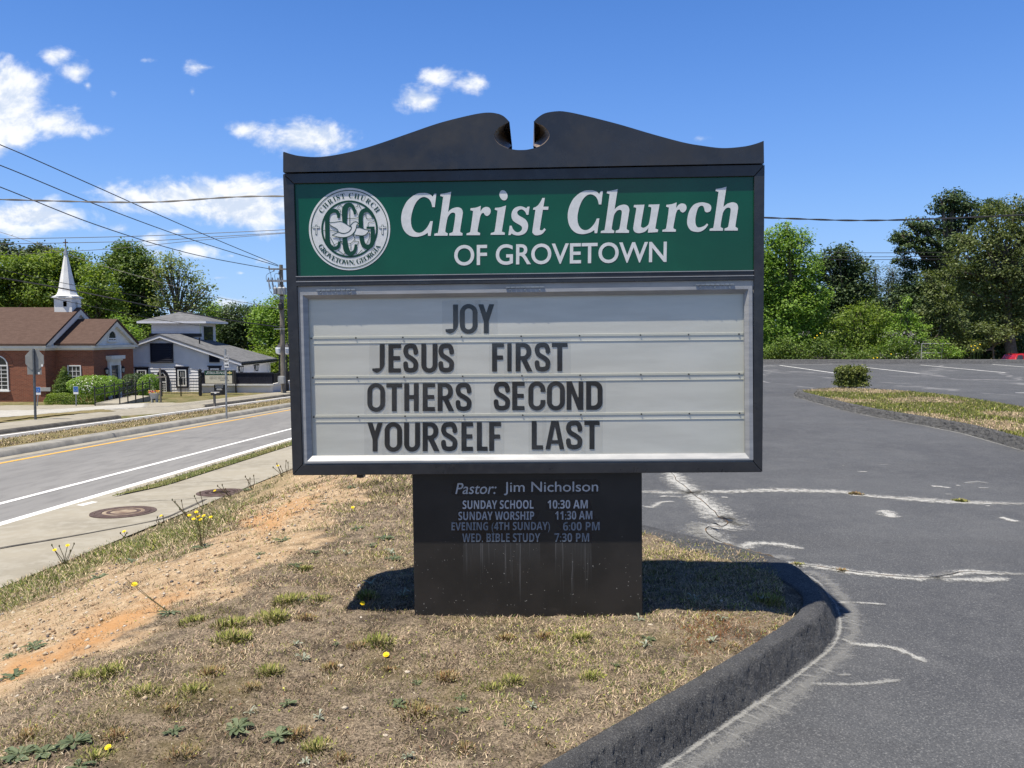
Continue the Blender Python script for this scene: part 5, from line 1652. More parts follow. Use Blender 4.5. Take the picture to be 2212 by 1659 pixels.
# steeple
sx0, sx1 = atY(117, 660, 55.5)[0], atY(155, 660, 55.5)[0]; sw = sx1 - sx0; syb = 55.5 + sw * .95
sz0, sz1 = atY(136, 690, 55.5)[2], atY(136, 643.5, 55.5)[2]
scx, scy = (sx0 + sx1) / 2, (55.5 + syb) / 2
mb = MB(); mb.box((sx0, 55.5, sz0), (sx1, syb, sz1)); st = mb.build('steeple', M['white'], church)
mb = MB()
for k, (dz, e) in enumerate(((0.001, .14), (.07, .06))): mb.box((sx0 - e, 55.5 - e, sz1 + dz), (sx1 + e, syb + e, sz1 + dz + .068))
mb.build('steeple_cornice', M['white'], st)
sap = atY(136.5, 535, scy)[2]; h_ = sap - sz1 - .14
mb = MB(); mb.lathe((scx, scy, sz1 + .139), [(.86 * sw / 1.25, 0), (.70 * sw / 1.25, .10), (.60 * sw / 1.25, .34), (.045, h_ - .1), (.03, h_)], 8)
sp_ = mb.build('spire', M['white'], church)
mb = MB(); mb.lathe((scx, scy, sz1 + .14 + h_ * .86), [(.17, 0), (.05, h_ * .13), (.03, h_ * .15)], 8); mb.build('spire_cap', M['steel'], sp_)
mb = MB(); zc = sap; mb.box((scx - .025, scy - .025, zc - .05), (scx + .025, scy + .025, zc + .62)); mb.box((scx - .17, scy - .024, zc + .36), (scx + .17, scy + .024, zc + .41)); mb.build('cross', pm('rusty_cross', (.10, .05, .03), rough=.8), church)
mb = MB()
for x_ in (0.28, .72): mb.box((sx0 + sw * (.62 if x_ < .5 else .62) - .12 + (0 if x_ < .5 else 9e9 * 0), 55.5 - .02, sz1 - .62), (sx0 + sw * .62 + .12, 55.502, sz1 - .25))
mb.box((sx1 - .002, scy - .12, sz1 - .62), (sx1 + .02, scy + .12, sz1 - .25)); mb.build('steeple_vent', M['surround'], st)

# ------------------------------------------------------------------ grey boarded house beyond
GYF = 62.0; GX1 = atY(512, 800, GYF)[0]; GXA = atY(349.5, 724, GYF)[0]
sid = pm('grey_white_siding', (.74, .74, .76), (.67, .67, .69), rough=.7, scale=.9, spec=.25)
zg0 = atY(400, 853, GYF)[2] - .3; zap = atY(349.5, 726, GYF)[2]; zr_e = atY(517, 781, GYF)[2]
GX0 = atY(268, 800, GYF)[0] - 1.5; slope = (zap - zr_e) / (GX1 - GXA)
house = thing('grey_house', (GXA, 66, zg0), 'pale grey boarded house with charcoal hipped roof and square cupola', 'house')
GYB = 70.4
def ztop_at(x): return zap - slope * abs(x - GXA)
mb = MB(); z = zg0; bh = .24
while z < zap - .02:
    z1 = min(z + bh, zap)
    def span(zz):
        d = (zap - zz) / slope
        return max(GX0, GXA - d), min(GX1, GXA + d)
    a0, b0 = span(z); a1, b1 = span(z1)
    mb.face([(a0, GYF - .035, z), (b0, GYF - .035, z), (b1, GYF, z1), (a1, GYF, z1)])
    mb.face([(a0, GYF - .035, z), (b0, GYF - .035, z), (b0, GYF, z), (a0, GYF, z)])
    if z1 <= zr_e + .05:
        mb.face([(GX1 + .035, GYF, z), (GX1 + .035, GYB, z), (GX1, GYB, z1), (GX1, GYF, z1)])
        mb.face([(GX1 + .035, GYF, z), (GX1 + .035, GYB, z), (GX1, GYB, z), (GX1, GYF, z)])
    z = z1
mb.build('siding', sid, house, fixn=False)
mb = MB(); mb.box((GX1 - .02, GYF - .05, zg0), (GX1 + .05, GYF + .10, zr_e)); mb.build('corner_board', M['white'], house); mb = MB(); mb.box((GX1 - .02, GYB - .5, zg0), (GX1 + .06, GYB, zr_e)); mb.build('corner_board', M['white'], house)
mb = MB(); mb.box((GX0, GYF + .005, zg0), (GX1 - .03, GYB, zr_e - .1)); mb.build('wall_core', sid, house)
# roof: slopes left and right of the ridge, hipped at the back, cupola astride the ridge
th = .12; ovx = .55; ovy = .45
exr, ezr = GX1 + ovx, ztop_at(GX1 + ovx); exl, ezl = GXA - (GX1 + ovx - GXA), ezr
mb = MB()
yh = GYB + ovy - (GX1 + ovx - GXA) * .55
for ex in (exr, exl):
    mb.prism([(GXA, GYF - ovy, zap + .06), (ex, GYF - ovy, ezr + .06), (ex, GYB + ovy, ezr + .06), (GXA, yh, zap + .06)], (0, 0, th))
mb.prism([(exr, GYB + ovy, ezr + .06), (exl, GYB + ovy, ezr + .06), (GXA, yh, zap + .06)], (0, 0, th))
mb.build('roof', shg2, house)
mb = MB()
for ex in (exr, exl):
    mb.prism([(GXA, GYF - ovy + .02, zap + .055), (ex, GYF - ovy + .02, ezr + .055), (ex, GYF - ovy + .02, ezr - .14), (GXA, GYF - ovy + .02, zap - .14)], (0, .06, 0)); mb.build('rake_trim', sid, house); mb = MB()

mb = MB(); mb.box((exr - .03, GYF - ovy, ezr - .10), (exr + .07, GYB + ovy, ezr + .05)); mb.build('eave_gutter', M['black'], house)
mb = MB(); mb.box((GX1 - .0, GYF - ovy + .09, ezr - .16), (exr - .04, GYB + ovy - .05, ezr - .12)); mb.build('soffit', M['white'], house)
cY0 = 66.0; cx0, cx1 = atY(327, 700, cY0)[0], atY(432, 700, cY0)[0]; cz1 = atY(380, 696, cY0)[2]; cY1 = cY0 + 3.4
mb = MB(); z = zap - 1.0
while z < cz1:
    z1 = min(z + .24, cz1); mb.face([(cx0, cY0 - .03, z), (cx1, cY0 - .03, z), (cx1, cY0, z1), (cx0, cY0, z1)]); mb.face([(cx1 + .03, cY0, z), (cx1 + .03, cY1, z), (cx1, cY1, z1), (cx1, cY0, z1)])
    mb.face([(cx0 - .03, cY0, z), (cx0 - .03, cY1, z), (cx0, cY1, z1), (cx0, cY0, z1)]); z = z1
cup = mb.build('cupola', sid, house, fixn=False)
mb = MB(); e = .85; zt_ = atY(379, 674, cY0 + 1.7)[2]
a = [(cx0 - e, cY0 - e, cz1 + .07), (cx1 + e, cY0 - e, cz1 + .07), (cx1 + e, cY1 + e, cz1 + .07), (cx0 - e, cY1 + e, cz1 + .07)]
xm = (cx0 + cx1) / 2; ap0 = (xm - .4, (cY0 + cY1) / 2, zt_); ap1 = (xm + .4, (cY0 + cY1) / 2, zt_)
mb.face([a[0], a[1], ap1, ap0]); mb.face([a[1], a[2], ap1]); mb.face([a[2], a[3], ap0, ap1]); mb.face([a[3], a[0], ap0])
mb.build('cupola_roof', shg2, cup)
mb = MB(); mb.box((cx0 - e, cY0 - e, cz1 - .10), (cx1 + e, cY1 + e, cz1 + .065)); mb.build('cupola_eave', sid, cup)
mb = MB(); mb.box((cx0 - .15, cY0 - .2, zap - .06), (cx1 + .15, cY0 - .05, zap + .22)); mb.build('flashing', M['black'], cup)
mb = MB(); mb.box((cx1 + .035, cY0 + .7, cz1 - 1.7), (cx1 + .06, cY1 - .7, cz1 - .35)); mb.build('cupola_window', M['glass'], cup)
# louvres and windows
navy = pm('black_blue_trim', (.012, .013, .022), (.017, .018, .03), rough=.5, spec=.3, scale=3)
for (x0, y0, x1, y1) in ((1105, 932, 1250, 1057), (1530, 1017, 1587, 1055)):
    p, q = atY(*ZB((x0, y1)), GYF), atY(*ZB((x1, y0)), GYF)
    mb = MB(); n = max(5, int((q[2] - p[2]) / .13))
    for i in range(n):
        z0 = p[2] + (q[2] - p[2]) * i / n; z1 = z0 + (q[2] - p[2]) / n * .98
        mb.face([(p[0], GYF - .10, z0), (q[0], GYF - .10, z0), (q[0], GYF - .05, z1), (p[0], GYF - .05, z1)])
    lv = mb.build('louvre', navy, house, fixn=False)
    mb = MB(); f_ = .09
    mb.box((p[0] - f_, GYF - .13, p[2] - f_), (p[0], GYF - .036, q[2] + f_)); mb.box((q[0], GYF - .13, p[2] - f_), (q[0] + f_, GYF - .036, q[2] + f_)); mb.box((p[0], GYF - .13, p[2] - f_), (q[0], GYF - .036, p[2])); mb.box((p[0], GYF - .13, q[2]), (q[0], GYF - .036, q[2] + f_))
    mb.build('louvre_frame', navy, lv)
for (x0, y0, x1, y1) in ((1000, 1116, 1065, 1225), (1294, 1114, 1354, 1236), (1532, 1107, 1592, 1232)):
    p, q = atY(*ZB((x0, y1)), GYF), atY(*ZB((x1, y0)), GYF)
    window(house, ((p[0] + q[0]) / 2, GYF - .036, p[2]), q[0] - p[0], q[2] - p[2], 'y', M['white'], M['glass'], 3, 2, proud=.06, sill=False, outer=navy, fr=.10)
p, q = atY(*ZB((1160, 1297)), GYF), atY(*ZB((1211, 1137)), GYF)
window(house, ((p[0] + q[0]) / 2, GYF - .036, p[2]), q[0] - p[0], q[2] - p[2], 'y', M['white'], M['glass'], 3, 5, proud=.07, arch=.75, sill=False, name='door')
mb = MB(); w2 = (q[0] - p[0]) / 2; cx_ = (p[0] + q[0]) / 2; hz = q[2] - .75
for i in range(12):
    a0, a1 = math.pi * i / 12, math.pi * (i + 1) / 12
    mb.prism([(cx_ + (w2 + e) * math.cos(a), GYF - .037, hz + (.75 + e) * math.sin(a)) for e, a in ((.02, a0), (.02, a1), (.24, a1), (.24, a0))], (0, -.09, 0))
for s_ in (-1, 1): mb.box((cx_ + s_ * (w2 + .02), GYF - .127, p[2]), (cx_ + s_ * (w2 + .24), GYF - .037, hz))
mb.build('door_casing', navy, house)
for px, py in ((1735, 1112), (1849, 1100)):
    d = onX(*ZB((px, py)), GX1 + .04); lantern(house, d, 1.15, 'x')
mb = MB(); q = atY(*ZB((1445, 935)), 63.5); mb.lathe((q[0], 63.6, ztop_at(q[0]) + .1), [(.06, 0), (.06, .5), (.08, .5), (.08, .56), (0, .57)], 8); mb.build('roof_vent', M['black'], house)
lantern(house, (atY(*ZB((1115, 1165)), GYF)[0], GYF - .04, atY(*ZB((1115, 1170)), GYF)[2]), 1.0, 'y')
# raised deck with black boarded parapet beside the house
a, b = atY(*ZB((1700, 1146)), 60.6), atY(*ZB((1976, 1146)), 60.6); c_ = atY(*ZB((1700, 1216)), 60.6); l0 = atY(*ZB((1455, 1222)), 60.6)
deck = thing('porch_deck', (b[0], 60.6, zg0), 'black boarded porch parapet on a white edged base beside the grey house', 'porch')
mb = MB(); n = 46; x0, x1 = l0[0], b[0]
for i in range(n):
    u0, u1 = x0 + (x1 - x0) * i / n, x0 + (x1 - x0) * (i + .9) / n; mb.box((u0, 60.6, c_[2]), (u1, 60.68, a[2] + .0))
mb.box((x0, 60.69, c_[2] - .05), (x1, 60.75, a[2] - .02)); mb.box((x0 - .05, 60.55, a[2]), (x1 + .05, 60.78, a[2] + .10))
mb.box((x1 - .01, 60.76, c_[2]), (x1 + .07, 69.5, a[2]))
mb.build('parapet', navy, deck)
mb = MB(); mb.box((x0, 60.45, c_[2] - .18), (x1 + .1, 69.6, c_[2] - .051)); mb.build('deck_edge', M['white'], deck)
mb = MB(); mb.box((x0, 60.62, zg0), (x1, 69.5, c_[2] - .181)); mb.build('deck_base', sid, deck)

# ------------------------------------------------------------------ iron fence and handrails
def fence(name, pts, h, label, spacing=.115, posts=4, off=0.0):
    """pts: ground points; pickets in between"""
    P = resample([np.array(p) for p in pts], 200); L = np.r_[0, np.cumsum(np.linalg.norm(np.diff(P, axis=0), axis=1))]
    r = thing(name, P[0], label, 'fence')
    m_ = MB()
    def at(s): return np.array([np.interp(s, L, P[:, k]) for k in range(3)])
    for s in np.arange(0, L[-1], spacing): q = at(s); m_.box(q + (-.006, -.006, .05), q + (.006, .006, h - .02))
    m_.build('picket_row', M['black'], r)
    for hh in (.12, h - .16, h - .02):
        m_ = MB()
        for i in range(0, 199, 8): m_.obox(P[i] + (0, 0, hh), P[min(i + 8, 199)] + (0, 0, hh), .02, .02)
        m_.build('rail', M['black'], r)
    for i in range(posts + 1):
        q = at(L[-1] * i / posts); m_ = MB(); m_.box(q + (-.035, -.035, -.1), q + (.035, .035, h + .06)); m_.lathe(q + (0, 0, h + .06), [(.05, 0), (.05, .03), (.02, .06), (0, .1)], 8); m_.build('post', M['black'], r)
    return r


def fgz(px, py, dz=-.17): return onroad(px, py, dz)
fa, fb_, fc_ = fgz(*ZB((1176, 1300))), fgz(*ZB((1452, 1300))), fgz(*ZB((2092, 1258)))
fence('iron_fence', [fa, fb_], 1.25, 'black iron picket fence in front of the grey house door', posts=2)
fence('iron_fence', [fgz(*ZB((1462, 1298))), fgz(*ZB((1735, 1282))), fc_], 1.35, 'black iron picket fence along the sidewalk by the utility pole', posts=3)
q = fgz(*ZB((1455, 1296))); gt_ = thing('gate_post', q, 'stout black gate post where the two iron fences meet', 'post')
mb = MB(); mb.box(q + (-.09, -.09, -.1), q + (.09, .09, 1.75)); mb.build('shaft', M['black'], gt_); mb = MB(); mb.box(q + (-.12, -.12, 1.751), q + (.12, .12, 1.81)); mb.lathe(q + (0, 0, 1.81), [(.12, 0), (.03, .12)], 4); mb.build('cap', M['black'], gt_)
# wheelchair ramp with handrails
ra, rb = fgz(*ZB((690, 1362))), fgz(*ZB((880, 1360))); rc, rd = fgz(*ZB((1085, 1318)), .25), fgz(*ZB((1085, 1322)), -.1)
ramp = thing('ramp', rb, 'concrete wheelchair ramp rising to the church door', 'ramp')
e0, e1 = atY(*ZB((690, 1362)), 46.5), atY(*ZB((870, 1364)), 46.2); e2, e3 = atY(*ZB((1090, 1306)), 50.5), atY(*ZB((960, 1302)), 51.5)
mb = MB(); mb.prism([e0 + (0, 0, .02), e1 + (0, 0, .02), e2, e3], (0, 0, -.9)); mb.build('slab', M['concrete'], ramp)
for nm, A, B in (('near', e1, e2), ('far', e0, e3)):
    hr_ = thing('handrail', A, 'black pipe handrail on the ' + ('near side of the ramp' if nm == 'near' else 'hedge side of the ramp'), 'handrail', 'handrails of the wheelchair ramp')
    for i in range(5):
        q = A + (B - A) * i / 4; mb = MB(); mb.tube([q + (0, 0, -.3), q + (0, 0, 1.0)], .035, 6); mb.lathe(q + (0, 0, 1.0), [(.05, 0), (.05, .05), (0, .09)], 6); mb.build('post', M['black'], hr_)
    for hh in (.5, .9): mb = MB(); mb.tube([A + (0, 0, hh), B + (0, 0, hh)], .028, 6); mb.build('rail', M['black'], hr_)

# ------------------------------------------------------------------ signs, posts, mailbox
def pole_sign(name, base, top, r, label, cat, mat=M['steel']):
    b = thing(name, base, label, cat); mb = MB(); mb.obox(np.array(base) + (0, 0, -.3), top, r * 2, r * 1.2); mb.build('post', mat, b); return b


sb = onroad(*ZB((257, 1482)), -.16); Ys = sb[1]
stp = thing('stop_sign', sb, 'back of a stop sign with a square plate below, on a leaning grey post', 'sign')
tp = atY(*ZB((243, 965)), Ys)
mb = MB(); mb.obox(sb + (0, 0, -.3), tp, .09, .06); mb.build('post', M['steel_dark'], stp)
zinc = pm('dull_sign_back', (.30, .30, .285), (.25, .25, .24), rough=.6, spec=.4, metal=.2, scale=3)
oc = atY(*ZB((245, 1045)), Ys); rr_ = 67 * .29762 / F * Ys / math.cos(R(22.5)) * 1.0
mb = MB(); mb.prism([(oc[0] + rr_ * math.cos(R(22.5 + 45 * k)) * 1.0, Ys + .05, oc[2] + rr_ * 1.08 * math.sin(R(22.5 + 45 * k))) for k in range(8)], (0, .012, 0)); mb.build('octagon_plate', zinc, stp)
a, b = atY(*ZB((192, 1152)), Ys), atY(*ZB((292, 1090)), Ys); mb = MB(); mb.box((a[0], Ys + .066, a[2]), (b[0], Ys + .08, b[2])); mb.build('lower_plate', zinc, stp)
for px, py in ((301, 1086), (277, 1142)):
    a = atY(*ZB((px, py)), Ys); mb = MB(); mb.box((a[0] - .04, Ys + .036, a[2] - .045), (a[0] + .04, Ys + .046, a[2] + .045)); mb.build('sticker', M['white'], stp)

ob = onroad(*ZB((1644, 1447)), .15); Yo = ob[1]
ows = thing('one_way_sign', ob, 'white one way sign with a right arrow on a thin steel post in the median', 'sign')
tp = atY(*ZB((1639, 1100)), Yo)
mb = MB(); mb.obox(ob + (0, 0, -.3), tp + (0, 0, .75), .075, .05); mb.build('post', M['steel'], ows)
a, b = atY(*ZB((1630, 1103)), Yo), atY(*ZB((1665, 1010)), Yo)
mb = MB(); mb.box((a[0], Yo - .06, a[2]), (b[0], Yo - .048, b[2])); plate = mb.build('plate', M['white'], ows)


def wtext(body, x0, x1, z0, z1, y, mat, parent, bold=0.0):
    V, Fl = text_arrays(body, bold); mn, mx_ = V.min(0), V.max(0); u = (V - mn) / (mx_ - mn)
    m_ = MB(); m_.v = [(x0 + (x1 - x0) * q[0], y, z0 + (z1 - z0) * q[1]) for q in u]; m_.f = list(Fl)
    return m_.build('lettering', mat, parent, fixn=False)


wdt = b[0] - a[0]; hgt = b[2] - a[2]
mb = MB()
for (x0, z0, x1, z1) in ((.03, .02, .97, .035), (.03, .965, .97, .98), (.03, .036, .06, .964), (.94, .036, .97, .964)): mb.box((a[0] + wdt * x0, Yo - .0635, a[2] + hgt * z0), (a[0] + wdt * x1, Yo - .0605, a[2] + hgt * z1))
mb.build('border', M['dark'], plate)
wtext(sansb('ONE'), a[0] + wdt * .12, b[0] - wdt * .12, a[2] + hgt * .70, a[2] + hgt * .90, Yo - .063, M['dark'], plate)
wtext(sansb('WAY'), a[0] + wdt * .10, b[0] - wdt * .10, a[2] + hgt * .42, a[2] + hgt * .62, Yo - .063, M['dark'], plate)
mb = MB(); zc = a[2] + hgt * .22; x_ = a[0]
mb.prism([(x_ + wdt * u, Yo - .062, zc + hgt * v) for u, v in ((.14, .035), (.58, .035), (.58, .10), (.90, 0), (.58, -.10), (.58, -.035), (.14, -.035))], (0, -.002, 0)); mb.build('arrow', M['dark'], plate)

blue = pm('accessible_blue', (.03, .12, .38), rough=.5)
for i, (px, py, bx, by, lab) in enumerate(((277, 1270, 266, 1362, 'blue wheelchair parking sign beside the stop sign post'), (550, 1266, 549, 1360, 'blue wheelchair parking sign in front of the low hedge'))):
    Yh = 47.0; c_ = atY(*ZB((px, py)), Yh); bb = atY(*ZB((bx, by)), Yh)
    hs_ = thing('accessible_parking_sign', (bb[0], Yh, bb[2]), lab, 'sign', 'wheelchair parking signs at the church')
    mb = MB(); mb.tube([(bb[0], Yh + .04, bb[2] - .2), (c_[0], Yh + .04, c_[2])], .03, 6); mb.build('post', M['steel'], hs_)
    w = .15; hh = .24; mb = MB(); mb.box((c_[0] - w, Yh, c_[2] - hh), (c_[0] + w, Yh + .01, c_[2] + hh)); pl = mb.build('plate', M['white'], hs_)
    mb = MB(); mb.box((c_[0] - w + .015, Yh - .006, c_[2] - .10), (c_[0] + w - .015, Yh - .002, c_[2] + hh - .015)); mb.build('blue_field', blue, pl)
    mb = MB(); o = lambda u, v: (c_[0] + u, Yh - .008, c_[2] + .07 + v)
    for p_, q_ in (((-.03, .12), (-.02, .03)), ((-.02, .03), (.04, .02)), ((.04, .02), (.06, -.07))): mb.obox(o(*p_), o(*q_), .003, .022, up=(0, 1, 0))
    for k in range(8):
        a0, a1 = math.pi * (.75 + k * .17), math.pi * (.75 + (k + 1) * .17); mb.obox(o(-.01 + .075 * math.cos(a0), -.05 + .075 * math.sin(a0)), o(-.01 + .075 * math.cos(a1), -.05 + .075 * math.sin(a1)), .003, .018, up=(0, 1, 0))
    mb.build('wheelchair_symbol', M['white'], pl)

# small church sign board across the road
Yp = 57.0
sg = thing('church_notice_sign', atY(*ZG((620, 890)), Yp), 'small green and cream church sign with black letters across the road', 'sign')
def pb(x0, y0, x1, y1, dy0, dy1, nm, mat, par=sg):
    a, b = atY(*ZG((x0, y1)), Yp), atY(*ZG((x1, y0)), Yp); m_ = MB(); m_.box((a[0], Yp + dy0, a[2]), (b[0], Yp + dy1, b[2])); return m_.build(nm, mat, par)
pb(505, 635, 745, 905, .12, .42, 'pedestal', M['black'])
pb(298, 322, 935, 618, .06, .5, 'cabinet', pm('brown_sign_cabinet', (.06, .055, .05), rough=.5))
gf = pm('dark_green_face', (.008, .055, .035), rough=.3)
hp = pb(308, 335, 900, 424, .03, .058, 'name_panel', gf)
cp = pb(318, 432, 900, 608, .03, .058, 'letter_panel', pm('cream_letter_panel', (.62, .58, .46), (.55, .51, .40), rough=.5, scale=3))
ylw = pm('old_gold', (.62, .50, .20), rough=.5)
def ptext(body, x0, y0, x1, y1, mat, par, dy=.026):
    a, b = atY(*ZG((x0, y1)), Yp), atY(*ZG((x1, y0)), Yp); wtext(body, a[0], b[0], a[2], b[2], Yp + dy, mat, par)
ptext(fraktur('Gilbert Memorial'), 358, 345, 790, 374, M['letterw'], hp); ptext(fraktur('Presbyterian Church'), 330, 376, 822, 408, M['letterw'], hp)
mb = MB(); a = atY(*ZG((853, 404)), Yp + .02); b = atY(*ZG((853, 342)), Yp + .02); mb.box((a[0] - .05, Yp + .02, a[2]), (a[0] + .05, Yp + .028, b[2])); zc = b[2] - .12; mb.box((a[0] - .17, Yp + .0195, zc - .045), (a[0] + .17, Yp + .0275, zc + .045)); mb.build('cross', ylw, hp)
ptext(sansb('HER CHILDREN ARISE'), 415, 458, 815, 476, M['ink'], cp); ptext(sansb('AND CALL HER BLESSED'), 410, 494, 812, 514, M['ink'], cp); ptext(sansb('PROV 31:28'), 645, 528, 838, 548, M['ink'], cp)
mb = MB()
for k, (x0, x1, y_) in enumerate(((515, 705, 650), (530, 697, 677), (530, 697, 703), (558, 662, 727), (553, 677, 747))):
    a, b = atY(*ZG((x0, y_ + 5)), Yp), atY(*ZG((x1, y_ - 5)), Yp); mb.box((a[0], Yp + .114, a[2]), (b[0], Yp + .118, b[2]))
mb.build('pedestal_lettering', M['white'], sg)
mb = MB()
# mailbox
mbx = onroad(*ZG((525, 1053)), -.14); Ym = mbx[1]
ml = thing('mailbox', mbx, 'black rounded mailbox on a wooden post by the far sidewalk', 'mailbox')
tp = atY(*ZG((527, 858)), Ym); mb = MB(); mb.box(mbx + (-.055, -.055, -.2), (mbx[0] + .055, mbx[1] + .055, tp[2])); mb.build('post', M['wood'], ml)
a, b = atY(*ZG((470, 862)), Ym), atY(*ZG((655, 772)), Ym); mb = MB(); h2 = b[2] - a[2]
ring = [(0, 0), (.36, 0), (.36, h2 * .62), (.30, h2 * .85), (.18, h2), (.06, h2 * .85), (0, h2 * .62)]
mb.loft([[(x, Ym - .22 + u, a[2] + v) for u, v in ring] for x in (a[0], b[0])]); mb.build('box', M['black'], ml)
mb = MB(); mb.box((a[0] + .22, Ym - .226, a[2] + h2 * .45), (a[0] + .34, Ym - .221, a[2] + h2 * .75)); mb.build('number_plate', M['white'], ml)
# wooden cross
wc = atY(*ZB((1167, 1358)), 47.0); tp = atY(*ZB((1161, 1105)), 47.0)
wx = thing('wooden_cross', wc, 'plain weathered wooden cross standing on the church lawn', 'cross')
mb = MB(); mb.obox(wc + (0, 0, -.2), tp, .085, .085); mb.build('upright', M['wood'], wx)
a, b = atY(*ZB((1140, 1172)), 47.0), atY(*ZB((1213, 1166)), 47.0); mb = MB(); mb.obox(a + (0, -.06, 0), b + (0, -.06, 0), .07, .10); mb.build('crossarm', M['wood'], wx)
# planter tub
pc = atY(*ZB((1122, 1345)), 46.6); pt = thing('planter', pc, 'pale boat-shaped planter full of pink and orange flowers', 'planter')
mb = MB(); rings = []
for h, w, d in ((0, .22, .14), (.18, .26, .17), (.34, .33, .22)): rings.append([(pc[0] + w * math.copysign(abs(math.cos(a)) ** .7, math.cos(a)), pc[1] + d * math.sin(a), pc[2] + .16 + h) for a in np.linspace(0, 2 * math.pi, 16, endpoint=False)])
mb.loft(rings); mb.build('tub', M['surround'], pt)
mb = MB()
for s_ in (-.14, .14): mb.box((pc[0] + s_ - .04, pc[1] - .1, pc[2] - .1), (pc[0] + s_ + .04, pc[1] + .1, pc[2] + .18))
mb.build('foot', M['surround'], pt)
V = []; Fl = []; Cc = []
for i in range(150):
    p = pc + np.array((RNG.uniform(-.34, .34), RNG.uniform(-.2, .2), .48 + RNG.uniform(0, .18))); r_ = .035; n_ = RNG.normal(size=3); n_ /= np.linalg.norm(n_); u = np.cross(n_, (0, 0, 1)); u /= np.linalg.norm(u); v = np.cross(n_, u); k = len(V)
    V += [p - u * r_, p - v * r_, p + u * r_, p + v * r_]; Fl.append((k, k + 1, k + 2, k + 3)); c_ = [(.75, .05, .16), (.8, .3, .05), (.8, .5, .55), (.06, .14, .03), (.75, .6, .1)][i % 5]; Cc += [c_] * 4
M['petal'] = colmat('flower_petals', .7)
mesh_np('flowers', V, Fl, M['petal'], pt, col=Cc)

# ------------------------------------------------------------------ utility pole, wires, street lamps
Yu = 60.0
ub = atY(612.5, 836, Yu); ut = atY(607, 572, Yu)
pole = thing('utility_pole', ub, 'tall wooden utility pole with crossarms, fuse cutouts and transformers', 'utility pole')
mb = MB(); mb.tube([ub + (0, 0, -.5), ub + (ut - ub) * .5, ut], [.21, .18, .14], 10); mb.build('shaft', M['wood'], pole)
UP = lambda p: atY(548.6 + p[0] * .18527, 548.6 + p[1] * .18527, Yu)
steelarm = pm('arm_metal', (.30, .31, .32), rough=.5, metal=.4)
for (x0, y0, x1, y1, w) in ((182, 178, 480, 180, .11), (160, 315, 500, 318, .16)):
    a, b = UP((x0, y0)), UP((x1, y1)); mb = MB(); mb.obox(a + (0, -.18, 0), b + (0, -.18, 0), w, w); mb.build('crossarm', M['wood'] if y0 < 200 else steelarm, pole)
ins = pm('porcelain_insulator', (.25, .26, .28), rough=.3)
for x, y in ((185, 172), (240, 200), (300, 237), (178, 308), (222, 308), (288, 310), (330, 310)):
    q = UP((x, y)) + (0, -.18, 0); mb = MB(); mb.lathe(q, [(.03, -.05), (.07, 0), (.04, .05), (.075, .09), (.045, .14), (.05, .2), (0, .22)], 8); mb.build('insulator', ins, pole)
for x, y in ((185, 335), (228, 340), (293, 338)):
    q = UP((x, y)); mb = MB(); mb.obox(q + (0, -.3, .1), q + (.14, -.3, -.5), .07, .07); mb.build('fuse_cutout', ins, pole)
for pts in (((242, 205), (165, 245), (158, 305)), ((188, 185), (212, 245), (210, 310)), ((312, 232), (258, 240), (262, 308)), ((185, 340), (200, 430), (245, 490)), ((225, 340), (232, 405), (250, 420)), ((295, 340), (296, 400), (300, 470))):
    P = [UP(p) + (0, -.3, 0) for p in crom(pts, 6)]; mb = MB(); mb.tube(P, .018, 5); mb.build('jumper_wire', M['wire'], pole)
for x, y, w, h in ((263, 435, .16, .5), (320, 435, .22, .55), (362, 435, .22, .55)):
    q = UP((x, y)) + (0, -.32, 0); mb = MB(); mb.lathe(q, [(w * .9, -h / 2), (w, -h / 2 + .04), (w, h / 2 - .05), (w * .8, h / 2), (.05, h / 2 + .05), (.03, h / 2 + .2)], 12); mb.build('transformer', steelarm, pole)
q = UP((325, 607)) + (0, -.25, 0); mb = MB(); mb.lathe(q, [(.10, -.3), (.2, -.2), (.2, .15), (.08, .25)], 10); mb.build('cable_coil', M['black'], pole)
for y in (505, 525, 875): a, b = UP((245, y)), UP((372, y)); mb = MB(); mb.obox(a + (0, -.22, 0), b + (0, -.22, 0), .07, .07); mb.build('bracket', steelarm, pole)
a, b = UP((314, 1505)), UP((377, 1420)); mb = MB(); mb.box((a[0], Yu - .75, a[2]), (b[0], Yu - .25, b[2])); mb.build('meter_box', M['surround'], pole)
for (x, y0) in ((302, 1110), (387, 1110)):
    bb = atY(548.6 + x * .18527, 548.6 + 1560 * .18527, 63.5); tt = atY(548.6 + x * .18527, 548.6 + 1172 * .18527, 63.5)
    lp = thing('street_lamp', bb, ('black street lamp with a glass lantern left of the utility pole' if x < 350 else 'black street lamp with a glass lantern right of the utility pole'), 'street lamp', 'street lamps behind the utility pole')
    mb = MB(); mb.lathe(bb, [(.16, -.3), (.16, .3), (.08, .45), (.055, tt[2] - bb[2] - .1), (.1, tt[2] - bb[2])], 10); mb.build('post', M['black'], lp)
    mb = MB(); mb.lathe(tt, [(.10, 0), (.32, .12), (.36, .5), (.30, .62)], 10); mb.build('globe', pm('lamp_globe', (.6, .63, .66), rough=.2), lp)
    mb = MB(); mb.lathe(tt, [(.33, .62), (.15, .8), (.05, .95), (.02, 1.1)], 10); mb.build('cap', M['black'], lp)


